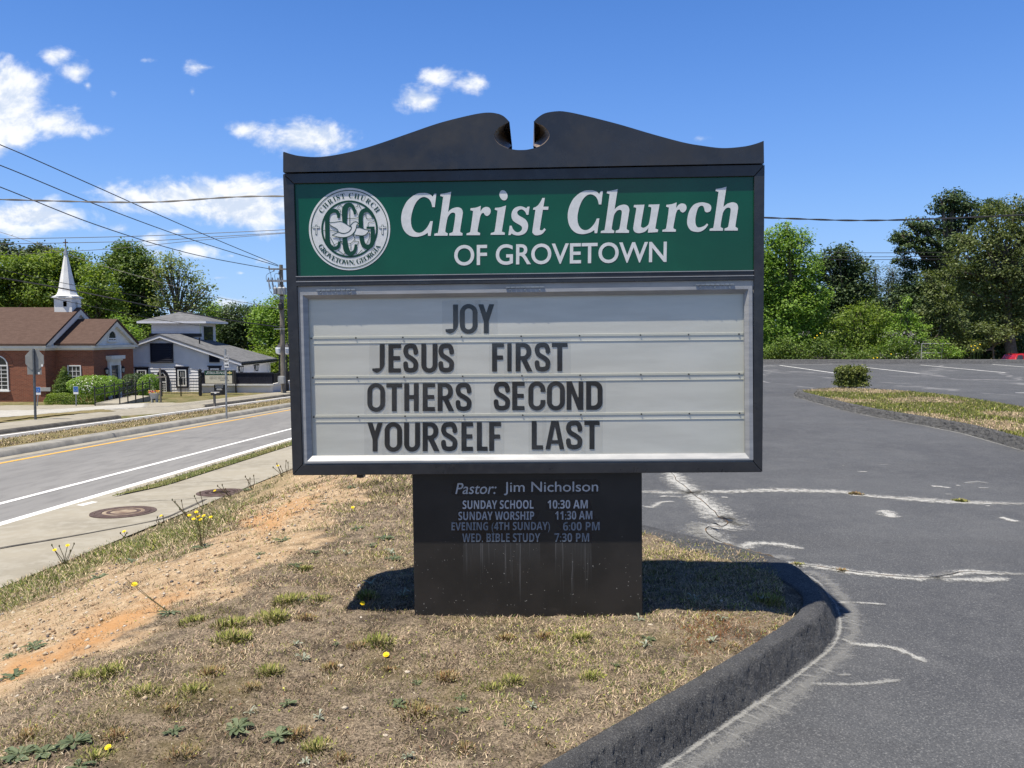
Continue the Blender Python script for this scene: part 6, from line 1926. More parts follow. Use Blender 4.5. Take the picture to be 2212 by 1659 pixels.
def wire(pts, ys_, r, label, twist=False, n=40):
    """cable through picture points at the given distances"""
    P = crom([(p[0], p[1]) for p in pts], 10); Yv = np.interp(np.linspace(0, 1, len(P)), np.linspace(0, 1, len(ys_)), ys_)
    Q = np.array([atY(p[0], p[1], y) for p, y in zip(P, Yv)])
    m_ = MB()
    if twist:
        Q = resample(Q, 220)
        for ph in (0, math.pi): m_.tube([q + np.array((0, .6, 1)) * r * 1.1 * math.cos(i * .62 + ph) for i, q in enumerate(Q)], r, 5)
    else: m_.tube(Q, r, 5)
    o = m_.build('overhead_wire', M['wire'], None, loc=Q[len(Q) // 2]); return props(o, label, 'wire', 'overhead wires')


wire([(-200, 237), (0, 312.7), (200, 400), (400, 489), (601, 573)], [34, 40, 60], .026, 'topmost steep wire running down to the utility pole')
wire([(-200, 284), (0, 357), (200, 439), (400, 513), (601, 575)], [34, 40, 60], .026, 'second steep wire running down to the utility pole')
wire([(-200, 330), (0, 404), (200, 483), (400, 545), (583, 581)], [34, 40, 60], .026, 'third steep wire, ending at the left tip of the crossarm')
wire([(-80, 430), (0, 431), (312, 437), (610, 424), (1130, 450), (1660, 470.5), (1900, 476), (2211, 464), (2350, 455)], [22, 22, 22], .014, 'twisted cable crossing behind the big church sign', twist=True)
wire([(-60, 516), (0, 516), (300, 510), (640, 495), (900, 480)], [58, 58, 58], .024, 'upper of the two level wires above the trees')
wire([(-60, 526.5), (0, 527), (300, 521), (470, 511), (640, 501), (900, 484)], [58, 58, 58], .024, 'lower of the two level wires above the trees')
wire([(-60, 553), (60, 548), (260, 536), (430, 519), (640, 502)], [66, 66, 66], .022, 'sagging wire touching the tree tops on the left')
wire([(-60, 483), (0, 501), (89, 530), (213, 571.6), (443, 635.6), (577, 662), (640, 672)], [70, 70, 70], .022, 'thin wire passing behind the steeple')
wire([(-60, 592), (0, 600), (150, 626), (350, 666), (500, 692), (608, 707)], [40, 46, 59.8], .038, 'thick black cable passing in front of the brick church')
wire([(-60, 573), (0, 582), (150, 614), (330, 645), (608, 703)], [42, 48, 59.8], .018, 'thin cable above the thick black one')
wire([(100, 640), (150, 652), (330, 688), (450, 706)], [48, 52, 61], .018, 'thin service wire sagging to the grey house')
for k, (a, b_) in enumerate(((545, 546), (554, 554.5), (560, 560.5))): wire([(1500, a - 4), (1760, a), (1950, b_), (2250, b_ - 4)], [56, 56, 56], .02, ['uppermost', 'middle', 'lowest'][k] + ' of three level wires right of the big sign')

# ------------------------------------------------------------------ trees
LF = {
    'spring': leafmat('leaf_spring_green', (0.078, 0.138, 0.020), (0.162, 0.239, 0.036), (0.263, 0.335, 0.071), 0.42),
    'bright': leafmat('leaf_bright_green', (0.088, 0.176, 0.024), (0.183, 0.304, 0.048), (0.325, 0.446, 0.116), 0.42),
    'mid': leafmat('leaf_mid_green', (0.055, 0.104, 0.021), (0.107, 0.172, 0.034), (0.189, 0.254, 0.065), 0.36),
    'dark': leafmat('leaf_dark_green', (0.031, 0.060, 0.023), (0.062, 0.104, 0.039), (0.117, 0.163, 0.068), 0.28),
    'olive': leafmat('leaf_olive', (0.058, 0.082, 0.024), (0.108, 0.143, 0.043), (0.188, 0.222, 0.082), 0.32),
    'pine': leafmat('pine_needles', (0.034, 0.057, 0.023), (0.060, 0.088, 0.036), (0.098, 0.127, 0.055), 0.21),
    'airy': leafmat('leaf_pale', (0.111, 0.156, 0.052), (0.189, 0.240, 0.091), (0.299, 0.345, 0.156), 0.42),
}


def leafcloud(lobes, per_m2, size, clump=.42, k=9, up=.35, shell=.55, rng=None, flat=1.0, aspect=.55):
    """lobes: (centre, radii). Leaf-sized faces gathered in clumps through each lobe, densest near its skin."""
    C_, N_, S_ = [], [], []
    for c, r in lobes:
        c = np.array(c); r = np.array(r)
        area = 4 * math.pi * ((r[0] * r[1]) ** 1.6 + (r[0] * r[2]) ** 1.6 + (r[1] * r[2]) ** 1.6) ** (1 / 1.6) / 3 ** (1 / 1.6)
        n = max(3, int(area * per_m2 / k))
        d = rng.normal(size=(n, 3)); d /= np.linalg.norm(d, axis=1)[:, None]
        d[:, 2] = np.where(d[:, 2] < -.35, d[:, 2] * .6, d[:, 2])
        rad = shell + (1.06 - shell) * rng.random(n) ** .5
        rad *= 1 + .34 * (vnoise(d[:, 0] * 2 + c[0], d[:, 1] * 2 + d[:, 2] * 1.7 + c[1], 1.6) - .5) * 2
        cc = c + d * rad[:, None] * r
        tone = rng.normal(0, .21, n)
        kk = rng.poisson(k, n) + 1
        idx = np.repeat(np.arange(n), kk)
        p = cc[idx] + rng.normal(size=(len(idx), 3)) * clump * np.array([1, 1, .62 * flat])
        nn = rng.normal(size=(len(idx), 3)) + d[idx] * .7; nn[:, 2] += up * 2
        C_.append(p); N_.append(nn); S_.append(tone[idx])
    P = np.concatenate(C_); N = np.concatenate(N_); T = np.concatenate(S_)
    N /= np.linalg.norm(N, axis=1)[:, None]
    a = rng.normal(size=N.shape); a -= N * (a * N).sum(1)[:, None]; a /= np.linalg.norm(a, axis=1)[:, None]
    b = np.cross(N, a)
    s = size * (.65 + .7 * rng.random(len(P)))[:, None]
    a = a * s; b = b * s * aspect
    V = np.stack([P - a, P + b + a * .1, P + a, P - b + a * .1], 1).reshape(-1, 3)
    Fq = np.arange(len(V)).reshape(-1, 4)
    v = np.clip(.5 + T + rng.normal(0, .17, len(P)), 0, 1)
    return V, Fq, np.repeat(np.stack([v, v, v], 1), 4, 0)


def tree(label, base_px, Y, lobes_px, mat, size=.105, per=71, trunk=.22, clump=.42, k=9, seed=1, name='tree', group='trees', depth=.8, zbase=None, shell=.5, limbs=True, up=.35, extra=0, aspect=.55, cat='tree'):
    up = up * 2.0
    extra = extra or (2 if limbs else 0)
    """lobes_px: (x, y, half width, half height) of the leafy masses in the picture, at distance Y"""
    rng = np.random.default_rng(seed)
    x = atY(base_px, 800, Y)[0]
    z = zt1(x, Y) if zbase is None else zbase
    root = thing(name, (x, Y, z), label, cat, group)
    lobes = []
    for (px, py, rx, ry) in lobes_px:
        yy = Y + rng.uniform(-.5, .5) * rx * Y / F * depth
        c = atY(px, py, yy); w = rx * Y / F; h = ry * Y / F
        lobes.append((c, (w, w * depth, h)))
        for q in range(extra):
            a = rng.uniform(0, 2 * math.pi); e = rng.uniform(.6, 1.0)
            lobes.append((c + np.array((math.cos(a) * w * e, rng.uniform(-.6, .6) * w * depth, math.sin(a) * h * e)), (w * .42, w * .42 * depth, h * .38)))
    V, Fq, col = leafcloud(lobes, per, size, clump, k, up, shell, rng, aspect=aspect)
    mesh_np('crown', V, Fq, mat, root, col=col)
    mb_ = MB()
    top = max(l[0][2] for l in lobes); cxm = np.mean([l[0][0] for l in lobes])
    zc = z + (top - z) * .55
    fork = np.array((x + (cxm - x) * .4, Y, z + (zc - z) * .55))
    tp = np.array((x + (cxm - x) * .8, Y, z + (top - z) * .92))
    mb_.tube([np.array((x, Y, z - .4)), np.array((x + .05, Y, z + .5)), fork, (fork + tp) / 2 + (rng.uniform(-.2, .2), 0, 0), tp], [trunk * 1.35, trunk, trunk * .75, trunk * .45, trunk * .12], 9)
    if limbs:
        for c, r in lobes[:26]:
            f = rng.uniform(.25, .75)
            s = fork + (tp - fork) * f * .8 if c[2] > fork[2] else np.array((x, Y, z)) + (fork - np.array((x, Y, z))) * rng.uniform(.6, .95)
            e = c + np.array((0, 0, r[2] * .4))
            m = (s + e) / 2 + np.array((rng.uniform(-.2, .2), rng.uniform(-.2, .2), -abs(e[0] - s[0]) * .12))
            mb_.tube([s, m, e], [trunk * .42, trunk * .27, trunk * .07], 6)
            for q in range(3):
                d = rng.normal(size=3); d /= np.linalg.norm(d); d[2] = abs(d[2])
                mb_.tube([m * .5 + e * .5, c + d * np.array(r) * .75], [trunk * .16, trunk * .04], 5)
    mb_.build('trunk', M['bark'], root, smooth=True, fixn=False)
    return root


TL = 'trees behind the two churches'
# left, behind the churches (picture pixels)
tree('tall spring green tree at the far left edge behind the church roof', 15, 78, [(-60, 610, 60, 40), (-10, 590, 50, 35), (40, 578, 40, 26), (75, 590, 38, 30), (20, 625, 60, 38), (85, 635, 45, 36), (-30, 650, 60, 40), (40, 660, 60, 30)], LF['spring'], size=.149, per=54, clump=.40, k=16, seed=11, group=TL, trunk=.3)
tree('broad spring green tree standing right behind the steeple', 140, 80, [(120, 580, 40, 34), (150, 560, 30, 24), (165, 590, 30, 30), (110, 625, 45, 36), (165, 635, 38, 36), (140, 655, 50, 30), (185, 660, 30, 30)], LF['spring'], size=.149, per=54, clump=.40, k=16, seed=12, group=TL, trunk=.28)
tree('spring green tree between the steeple and the tall dark tree', 205, 76, [(200, 590, 26, 22), (215, 620, 32, 30), (190, 650, 34, 30), (225, 660, 32, 34), (205, 690, 40, 30)], LF['spring'], size=.136, per=54, clump=.40, k=16, seed=13, group=TL, trunk=.22)
tree('tall deep green tree with a full rounded crown behind the grey house', 285, 84, [(275, 545, 32, 18), (255, 565, 30, 22), (300, 565, 30, 24), (240, 595, 34, 26), (285, 595, 40, 30), (320, 605, 28, 30), (250, 635, 40, 34), (300, 640, 44, 36), (270, 680, 48, 34), (325, 680, 34, 34), (300, 712, 50, 30), (230, 690, 30, 30)], LF['mid'], size=.149, per=63, clump=.40, k=16, seed=14, group=TL, trunk=.34)
tree('open pale green tree with bare branching limbs above the cupola', 372, 82, [(365, 560, 24, 12), (390, 573, 24, 14), (348, 582, 20, 14), (418, 600, 24, 14), (440, 622, 18, 14), (375, 600, 30, 16), (400, 630, 26, 14), (355, 625, 22, 16), (440, 645, 20, 12), (345, 655, 22, 14), (415, 655, 24, 12), (375, 650, 20, 14), (400, 672, 26, 12), (440, 668, 18, 12)], LF['airy'], size=.143, per=21, clump=.5, seed=15, group=TL, trunk=.3, shell=.2)
tree('low spring green tree peeping over the wing of the brick church', 262, 70, [(255, 695, 16, 12), (268, 715, 22, 14), (285, 730, 20, 12), (262, 735, 22, 14)], LF['bright'], size=.118, per=54, clump=.4, seed=16, group=TL, trunk=.14)
tree('dark pine top standing far back at the left edge', 22, 96, [(6, 530, 10, 6), (26, 540, 12, 8), (38, 548, 9, 9), (12, 552, 14, 8), (0, 545, 8, 12), (30, 560, 14, 8)], LF['pine'], size=.186, per=46, clump=.5, seed=17, group=TL, trunk=.2, shell=.2)
tree('dark flat topped pine behind the spring green trees', 90, 98, [(88, 541, 20, 9), (70, 550, 14, 8), (104, 549, 14, 8), (90, 556, 26, 9), (90, 575, 30, 18)], LF['pine'], size=.186, per=63, clump=.5, seed=18, group=TL, trunk=.2)
for i, (bx, Y, lob, m_, lab) in enumerate((
        (462, 88, [(460, 672, 22, 18), (475, 690, 24, 22), (455, 705, 26, 24), (490, 715, 26, 24), (470, 735, 34, 24)], 'bright', 'light green tree right of the cupola'),
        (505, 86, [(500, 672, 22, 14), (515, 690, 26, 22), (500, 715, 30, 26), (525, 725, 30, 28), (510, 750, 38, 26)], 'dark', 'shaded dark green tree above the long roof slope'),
        (553, 90, [(545, 668, 16, 11), (562, 672, 13, 11), (552, 685, 22, 14), (540, 705, 26, 22), (555, 720, 24, 20)], 'dark', 'round dark tree top left of the utility pole'),
        (590, 80, [(590, 665, 26, 16), (612, 650, 22, 14), (578, 690, 30, 24), (615, 690, 34, 30), (585, 725, 34, 28), (625, 730, 34, 34), (595, 760, 36, 26)], 'bright', 'bright green tree right behind the utility pole'),
        (655, 78, [(650, 660, 30, 24), (650, 710, 34, 34), (660, 760, 36, 34)], 'spring', 'spring green tree partly hidden by the left edge of the big sign'),
        (605, 76, [(575, 780, 30, 20), (605, 775, 28, 22), (635, 790, 34, 26), (610, 805, 36, 22)], 'spring', 'low bushy growth at the foot of the utility pole'))):
    tree(lab, bx, Y, lob, LF[m_], size=.136, per=58, clump=.5, seed=30 + i, group=TL, trunk=.22)
tree('dark mass of trees seen between the church and the grey house', 300, 92, [(200, 700, 50, 30), (260, 720, 50, 30), (330, 735, 50, 30), (100, 680, 60, 36), (0, 670, 80, 40), (400, 735, 50, 40), (460, 760, 50, 40), (540, 770, 50, 50), (620, 775, 60, 60)], LF['dark'], size=.186, per=33, clump=.8, seed=47, group=TL, limbs=False, trunk=.3)

TR = 'trees beyond the parking lot'
tree('tall bright green sweetgum on the left of the parking lot tree line', 1712, 54, [(1700, 500, 16, 20), (1735, 520, 14, 24), (1670, 520, 20, 24), (1700, 550, 34, 34), (1665, 580, 34, 34), (1740, 580, 26, 34), (1700, 615, 48, 36), (1760, 640, 26, 30), (1660, 640, 44, 40), (1720, 665, 50, 36), (1770, 695, 22, 26), (1670, 700, 50, 40), (1735, 725, 40, 30), (1690, 750, 46, 26), (1655, 755, 40, 26), (1630, 600, 30, 80), (1760, 750, 20, 16)], LF['bright'], size=.096, per=135, clump=.26, k=16, seed=51, group=TR, trunk=.26)
tree('dark rounded oak behind the sweetgum', 1820, 62, [(1790, 560, 22, 18), (1822, 550, 22, 14), (1850, 575, 24, 22), (1800, 595, 36, 28), (1845, 615, 36, 30), (1815, 640, 44, 32), (1865, 655, 34, 32), (1795, 675, 36, 30), (1840, 690, 44, 30), (1880, 700, 30, 30), (1860, 735, 40, 26), (1800, 740, 40, 26)], LF['dark'], size=.118, per=112, clump=.32, k=16, seed=52, group=TR, trunk=.3)
for i, (bx, x0, yt, w) in enumerate(((1890, 1890, 572, 14), (1925, 1928, 575, 20), (1953, 1955, 580, 17))):
    tree(['slim pine in the gap of the tree line, leftmost of three', 'middle pine of three in the gap of the tree line', 'pine in the gap of the tree line nearest the big oak'][i], bx, 72, [(x0, yt + 8, w * .35, 10), (x0 - 2, yt + 28, w * .7, 14), (x0 + 3, yt + 50, w * .95, 16), (x0 - 3, yt + 75, w * 1.1, 18), (x0, yt + 105, w * 1.2, 22), (x0, yt + 140, w * 1.3, 24)], LF['pine'], size=.149, per=71, clump=.34, seed=60 + i, group=TR, trunk=.16, shell=.2, aspect=.22)
tree('big old oak with heavy dark crown leaning out over the gap', 2090, 64, [(2055, 425, 24, 14), (2080, 442, 34, 20), (2035, 452, 24, 16), (1985, 480, 22, 16), (2015, 495, 30, 20), (2065, 480, 40, 28), (1950, 505, 20, 13), (1975, 520, 28, 16), (2105, 460, 26, 22), (2140, 440, 16, 12), (2155, 455, 22, 14), (1935, 522, 14, 9), (1958, 540, 22, 12), (2010, 535, 30, 22), (2050, 535, 36, 30), (1945, 560, 14, 10), (1960, 572, 9, 10), (1985, 575, 18, 9), (2020, 575, 36, 24), (1990, 610, 36, 30), (2040, 620, 40, 34), (1960, 640, 34, 30), (1985, 670, 40, 34), (2020, 700, 40, 36)], LF['dark'], size=.112, per=75, clump=0.20, k=20, seed=71, group=TR, trunk=.5)
tree('large olive green oak filling the right edge of the picture', 2185, 56, [(2195, 455, 40, 26), (2150, 480, 36, 28), (2230, 490, 50, 40), (2120, 520, 40, 34), (2175, 535, 50, 40), (2085, 565, 40, 34), (2140, 585, 50, 40), (2210, 590, 50, 44), (2060, 610, 34, 28), (2110, 640, 44, 34), (2170, 645, 46, 36), (2235, 660, 50, 50), (2130, 690, 46, 28), (2190, 700, 40, 26), (2290, 560, 60, 80)], LF['olive'], size=.096, per=71, clump=0.24, k=15, seed=72, group=TR, trunk=.42, up=.15)
tree('olive shrubby oak at the middle of the right tree line', 2030, 55, [(2010, 610, 20, 22), (2030, 640, 30, 26), (2015, 670, 28, 28), (2050, 690, 32, 32), (2010, 715, 26, 26), (2060, 730, 28, 26), (2030, 750, 34, 22)], LF['olive'], size=.093, per=75, clump=0.22, k=15, seed=73, group=TR, trunk=.16)
tree('feathery yellow green sapling cluster below the dark oak', 1860, 53.5, [(1870, 665, 24, 16), (1840, 680, 30, 18), (1890, 690, 34, 22), (1815, 700, 28, 20), (1860, 715, 40, 24), (1905, 725, 34, 24), (1820, 735, 34, 22), (1870, 750, 46, 20), (1830, 765, 34, 14)], LF['spring'], size=.081, per=84, clump=0.22, k=14, seed=74, group=TR, trunk=.09, up=.2)
tree('upright bright green sapling in front of the feathery cluster', 1950, 52.5, [(1956, 652, 7, 10), (1952, 675, 14, 14), (1945, 697, 24, 18), (1968, 700, 20, 16), (1935, 722, 22, 18), (1965, 728, 26, 20), (1945, 752, 34, 18), (1985, 745, 22, 16), (1995, 715, 14, 16)], LF['bright'], size=.081, per=75, clump=0.17, k=14, seed=75, group=TR, trunk=.08)
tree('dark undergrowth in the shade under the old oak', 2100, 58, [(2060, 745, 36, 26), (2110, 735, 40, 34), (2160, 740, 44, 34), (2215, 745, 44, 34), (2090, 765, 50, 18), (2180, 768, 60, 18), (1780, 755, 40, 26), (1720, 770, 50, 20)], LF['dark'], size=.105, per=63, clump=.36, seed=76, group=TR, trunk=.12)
tree('low spring green growth along the far kerb', 1800, 52.0, [(1665, 765, 34, 16), (1725, 768, 34, 14), (1790, 765, 36, 16), (1850, 770, 36, 12), (1905, 766, 34, 14), (1960, 768, 30, 12), (2015, 772, 20, 9), (1700, 745, 30, 16), (1770, 745, 30, 16), (1930, 748, 30, 14)], LF['mid'], size=.08, per=80, clump=.26, seed=79, group=TR, trunk=.06)
tree('olive leafy branch hanging low near the red car', 2155, 53, [(2130, 710, 26, 14), (2150, 728, 26, 14), (2120, 740, 22, 12), (2175, 715, 20, 14), (2105, 752, 18, 9)], LF['olive'], size=.081, per=71, clump=0.20, k=14, seed=77, group=TR, trunk=.1)
tree('small yellow green shrub at the kerb under the oaks', 2055, 50, [(2030, 745, 14, 14), (2045, 760, 18, 10), (2020, 765, 14, 9), (2068, 762, 16, 9)], LF['bright'], size=.068, per=75, clump=.22, seed=78, group=TR, trunk=.05)
for i, (bx, Y, x0, w, yt) in enumerate(((1690, 78, 1690, 90, 600), (1850, 84, 1850, 110, 640), (2010, 84, 2010, 110, 620), (2180, 80, 2180, 120, 560), (1500, 70, 1500, 140, 600), (1300, 75, 1300, 140, 620), (1100, 80, 1100, 140, 640), (900, 82, 900, 140, 650), (720, 82, 720, 110, 650))):
    tree('dense background tree in the far part of the tree line', bx, Y, [(x0 - w * .5, yt + 50, w * .5, 50), (x0 + w * .5, yt + 60, w * .5, 50), (x0, yt + 30, w * .5, 40), (x0, yt + 110, w, 60), (x0 - w * .4, yt + 150, w * .7, 40), (x0 + w * .4, yt + 150, w * .7, 40)], LF['dark'], size=.186, per=35, clump=.7, seed=90 + i, group='background trees', trunk=.25, limbs=False)

# buildings glimpsed through the saplings, board fence, yellow flowers, red car
gb = atY(1900, 775, 68); shed = thing('grey_shed', (gb[0], 68, -1.4), 'pale grey shed half hidden behind the saplings beyond the lot', 'shed')
x0, x1 = atY(1700, 770, 68)[0], atY(2005, 770, 68)[0]; za = atY(1800, 745, 68)[2]
mb = MB(); mb.box((x0, 68, -1.6), (x1, 74, za)); mb.build('wall', sid, shed)
mb = MB(); mb.prism([(x0 - .3, 67.6, za), (x1 + .3, 67.6, za), (x1 + .3, 71, za + 1.1), (x0 - .3, 71, za + 1.1)], (0, 0, .12)); mb.prism([(x0 - .3, 74.4, za), (x1 + .3, 74.4, za), (x1 + .3, 71, za + 1.1), (x0 - .3, 71, za + 1.1)], (0, 0, .12)); mb.build('roof', shg2, shed)
mb = MB(); mb.box((x0 + 4, 67.96, -.4), (x0 + 5, 67.998, za - .4)); mb.build('window', M['glass'], shed)
wf = thing('white_fence', (atY(1860, 775, 55.5)[0], 55.5, -.95), 'low white board fence glimpsed under the saplings', 'fence')
xa, xb = atY(1655, 775, 55.5)[0], atY(2000, 775, 55.5)[0]
for x in np.arange(xa, xb, 1.9): mb = MB(); mb.box((x - .06, 55.45, -1.1), (x + .06, 55.57, .28)); mb.build('post', M['white'], wf)
for z_ in (-.1, .12): mb = MB(); mb.box((xa, 55.4, z_), (xb, 55.445, z_ + .10)); mb.build('rail', M['white'], wf)
gq = thing('wire_gate', (atY(1985, 770, 50)[0], 50, -.9), 'grey tubular wire gate standing open among the shrubs', 'gate')
a, b = atY(1990, 783, 50), atY(2052, 742, 50); mb = MB()
for (p, q) in (((a[0], a[2]), (a[0], b[2])), ((b[0] - .5, a[2]), (b[0] - .5, b[2])), ((a[0], b[2]), (b[0], b[2])), ((a[0], (a[2] + b[2]) / 2), (b[0] - .5, (a[2] + b[2]) / 2))): mb.tube([(p[0], 50, p[1]), (q[0], 50, q[1])], .022, 6)
mb.build('frame', M['surround'], gq)
mb = MB()
for x in np.arange(a[0], b[0] - .5, .15): mb.obox((x, 50, a[2]), (x + .02, 50, b[2]), .008, .008)
for z_ in np.arange(a[2], b[2], .15): mb.obox((a[0], 50, z_), (b[0] - .5, 50, z_), .008, .008)
mb.build('mesh_panel', M['steel_dark'], gq)
yel = pm('yellow_petal', (.75, .52, .02), rough=.6)
yf_ = []
for i, (px, py) in enumerate(((1765, 747), (1772, 742), (1760, 752), (1925, 770), (2098, 753), (2106, 752), (2112, 757), (2103, 761), (2117, 749), (1895, 778), (1887, 779))):
    c_ = atY(px, py - 22 if px < 1800 else py - 5, 48.5); b_ = np.array((c_[0] + .05, 48.5, -.8)); r_ = thing('yellow_wildflower', b_, 'yellow wildflower growing behind the far kerb', 'flower', 'yellow wildflowers behind the far kerb')
    mb = MB(); mb.tube([b_, c_], .012, 4); mb.build('stem', LF['mid'], r_); mb = MB(); mb.lathe(c_, [(.015, -.02), (.045, .0), (.035, .015), (.0, .02)], 8, (0, -.8, .6)); mb.build('bloom', yel, r_)
# red car
red = pm('red_car_paint', (.42, .014, .018), (.36, .012, .016), rough=.22, spec=.5, coat=.6, scale=1)
cy = 52.5; ca_, cb_ = atY(2174, 781, cy), atY(2174, 765, cy); cx0 = ca_[0]; zc0 = -1.02
zt_ = atY(2200, 763.5, cy)[2]
car = thing('parked_car', (cx0 + 2.2, cy, zc0), 'red parked car whose roof shows above the far kerb at the right edge', 'car')
Hc = zt_ - zc0; Lc = 4.4; hw = .86
prof = [(0.0, .30), (0.0, .66), (.012, .70), (.06, .96), (.12, 1.0), (.42, 1.0), (.60, .98), (.74, .68), (.96, .60), (1.0, .45), (1.0, .22), (.0, .22)]
rings = []
for (u, wk) in ((-1, .86), (-.9, .98), (.9, .98), (1, .86)):
    rings.append([(cx0 + Lc * a_, cy + hw * u * (1.0 if h_ < .7 else .84), zc0 + Hc * (h_ * (wk if h_ > .7 and abs(u) == 1 else 1))) for a_, h_ in prof])
mb = MB(); mb.loft(rings); cbody = mb.build('body', red, car, bevel=.04)
for s_ in (-1, 1):
    for (a0, a1, t0, t1, nm) in ((.03, .14, .075, .14, 'side_window'), (.16, .355, .16, .355, 'side_window'), (.375, .60, .375, .58, 'side_window'), (.61, .70, .60, .62, 'side_window')):
        mb = MB(); y_ = cy + s_ * hw * .93
        mb.prism([(cx0 + Lc * a0, y_, zc0 + Hc * .70), (cx0 + Lc * a1, y_, zc0 + Hc * .70), (cx0 + Lc * t1, y_ - s_ * .10, zc0 + Hc * .93), (cx0 + Lc * t0, y_ - s_ * .10, zc0 + Hc * .93)], (0, s_ * .02, 0)); mb.build(nm, M['glass'], car)
    for a_ in (.2, .8):
        mb = MB(); mb.lathe((cx0 + Lc * a_, cy + s_ * (hw - .12), zc0 + .32), [(.2, 0), (.32, .01), (.33, .1), (.31, .2), (.2, .21)], 18, (0, s_, 0)); wh = mb.build('wheel', M['black'], car)
        mb = MB(); mb.lathe((cx0 + Lc * a_, cy + s_ * (hw + .08), zc0 + .32), [(.19, 0), (.17, .02), (.05, .03), (0, .03)], 10, (0, s_, 0)); mb.build('rim', M['steel'], wh)
for s_ in (-1, 1):
    mb = MB(); mb.box((cx0 - .02, cy + s_ * .55 - .18, zc0 + Hc * .5), (cx0 + .06, cy + s_ * .55 + .18, zc0 + Hc * .62)); mb.build('tail_light', pm('tail_red', (.3, .01, .01), rough=.2), car)
mb = MB(); mb.box((cx0 + Lc * .24, cy - .5, zc0 + Hc * 1.0), (cx0 + Lc * .29, cy - .3, zc0 + Hc * 1.02)); mb.build('roof_rail', M['white'], car)

# ------------------------------------------------------------------ shrubs and hedges
def shrub(name, label, cat, c, r, mat, size, per, seed, clump=.12, box=False, group=None, k=6, stem=True, shell=.72, up=.3):
    rng = np.random.default_rng(seed); c = np.array(c, float)
    root = thing(name, (c[0], c[1], c[2]), label, cat, group)
    lobes = []
    if box:
        nx = max(2, int(r[0] / r[2] * 1.6)); 
        for i in range(nx): lobes.append((c + np.array(((i / (nx - 1) * 2 - 1) * (r[0] - r[2] * .8), 0, r[2])), (r[2] * 1.0, r[1], r[2])))
    else: lobes.append((c + np.array((0, 0, r[2])), r))
    V, Fq, col = leafcloud(lobes, per * 1.8, size * .75, clump * .8, k, up, shell, rng)
    if box: V[:, 2] = np.minimum(V[:, 2], c[2] + 2 * r[2] + rng.normal(0, .02, len(V)))
    mesh_np('foliage', V, Fq, mat, root, col=col)
    mb_ = MB()
    for i in range(7):
        a = rng.uniform(0, 6.28); e = rng.uniform(.3, .75); b0 = c + np.array((r[0] * .5 * rng.uniform(-1, 1) if box else .06 * math.cos(a), 0, -.15)); mb_.tube([b0, b0 * .5 + (c + (r[0] * e * math.cos(a), r[1] * e * math.sin(a), r[2])) * .5, c + (r[0] * e * math.cos(a), r[1] * e * math.sin(a), r[2] * 1.2)], [.03, .02, .008], 5)
    mb_.build('stem', M['bark'], root, fixn=False)
    return root


def clipped(name, label, cat, c, r, mat, size, per, seed, e=4.0, group=None):
    """dense clipped shrub: leaves over a superellipsoid skin, base at c"""
    rng = np.random.default_rng(seed); c = np.array(c, float); r = np.array(r, float)
    root = thing(name, c, label, cat, group)
    n = int(per * 4 * (r[0] * r[1] + r[0] * r[2] + r[1] * r[2]))
    d = rng.normal(size=(n, 3)); d *= (1 / r) ** .5 * r.mean() ** .5 * np.array((r[0], r[1], r[2])) ** .5
    d /= (np.abs(d) ** e).sum(1)[:, None] ** (1 / e)
    nn = np.sign(d) * np.abs(d) ** (e - 1) / r; nn /= np.linalg.norm(nn, axis=1)[:, None]
    lump = 1 + .09 * (vnoise(d[:, 0] * r[0] * 2.2 + d[:, 1], d[:, 2] * r[2] * 2.6 + seed, 1.3) - .5) * 2
    depth = 1 - .22 * rng.random(n) ** 2.2
    P = c + np.array((0, 0, r[2])) + d * r * (lump * depth)[:, None] + rng.normal(0, size * .5, (n, 3))
    N = nn + rng.normal(0, .55, (n, 3)); N[:, 2] += .35; N /= np.linalg.norm(N, axis=1)[:, None]
    a = rng.normal(size=N.shape); a -= N * (a * N).sum(1)[:, None]; a /= np.linalg.norm(a, axis=1)[:, None]; b = np.cross(N, a)
    s_ = size * (.6 + .7 * rng.random(n))[:, None]; a = a * s_; b = b * s_ * .6
    V = np.stack([P - a, P + b, P + a, P - b], 1).reshape(-1, 3)
    v = np.clip(rng.normal(.5, .2, n) + .25 * (lump - 1) * 8, 0, 1)
    mesh_np('foliage', V, np.arange(len(V)).reshape(-1, 4), mat, root, col=np.repeat(np.stack([v, v, v], 1), 4, 0))
    mb_ = MB()
    for i in range(9):
        q = c + np.array((r[0] * .6 * rng.uniform(-1, 1), r[1] * .4 * rng.uniform(-1, 1), -.2)); mb_.tube([q, q + (rng.uniform(-.2, .2), 0, r[2] * 1.5)], [.03, .01], 5)
    mb_.build('stem', M['bark'], root, fixn=False)
    return root


def pxbox(p0, p1, Y, zf=ZB):
    a, b = atY(*zf((p0[0], p1[1])), Y), atY(*zf((p1[0], p0[1])), Y); return (a + b) / 2, (b[0] - a[0]) / 2, (b[2] - a[2]) / 2, a[2]
c_, w, h, z0 = pxbox((400, 1118), (542, 1300), 51.0)
con = thing('conical_evergreen', (c_[0], 51, z0), 'dark green cone shaped evergreen beside the church window', 'evergreen')
rng = np.random.default_rng(3); lob = []
for i in range(12):
    f = i / 11; lob.append(((c_[0] + rng.uniform(-.05, .05), 51, z0 + .15 + 2 * h * f * .92), (w * (1 - f) ** .8 * .95 + .06, w * (1 - f) ** .8 * .9 + .06, .26)))
V, Fq, col = leafcloud(lob, 420, .045, .07, 9, .5, .6, rng); mesh_np('foliage', V, Fq, LF['mid'], con, col=col)
mb = MB(); mb.tube([(c_[0], 51, z0 - .3), (c_[0], 51, z0 + 2 * h * .8)], [.08, .02], 6); mb.build('trunk', M['bark'], con)
c_, w, h, z0 = pxbox((535, 1160), (868, 1310), 50.2)
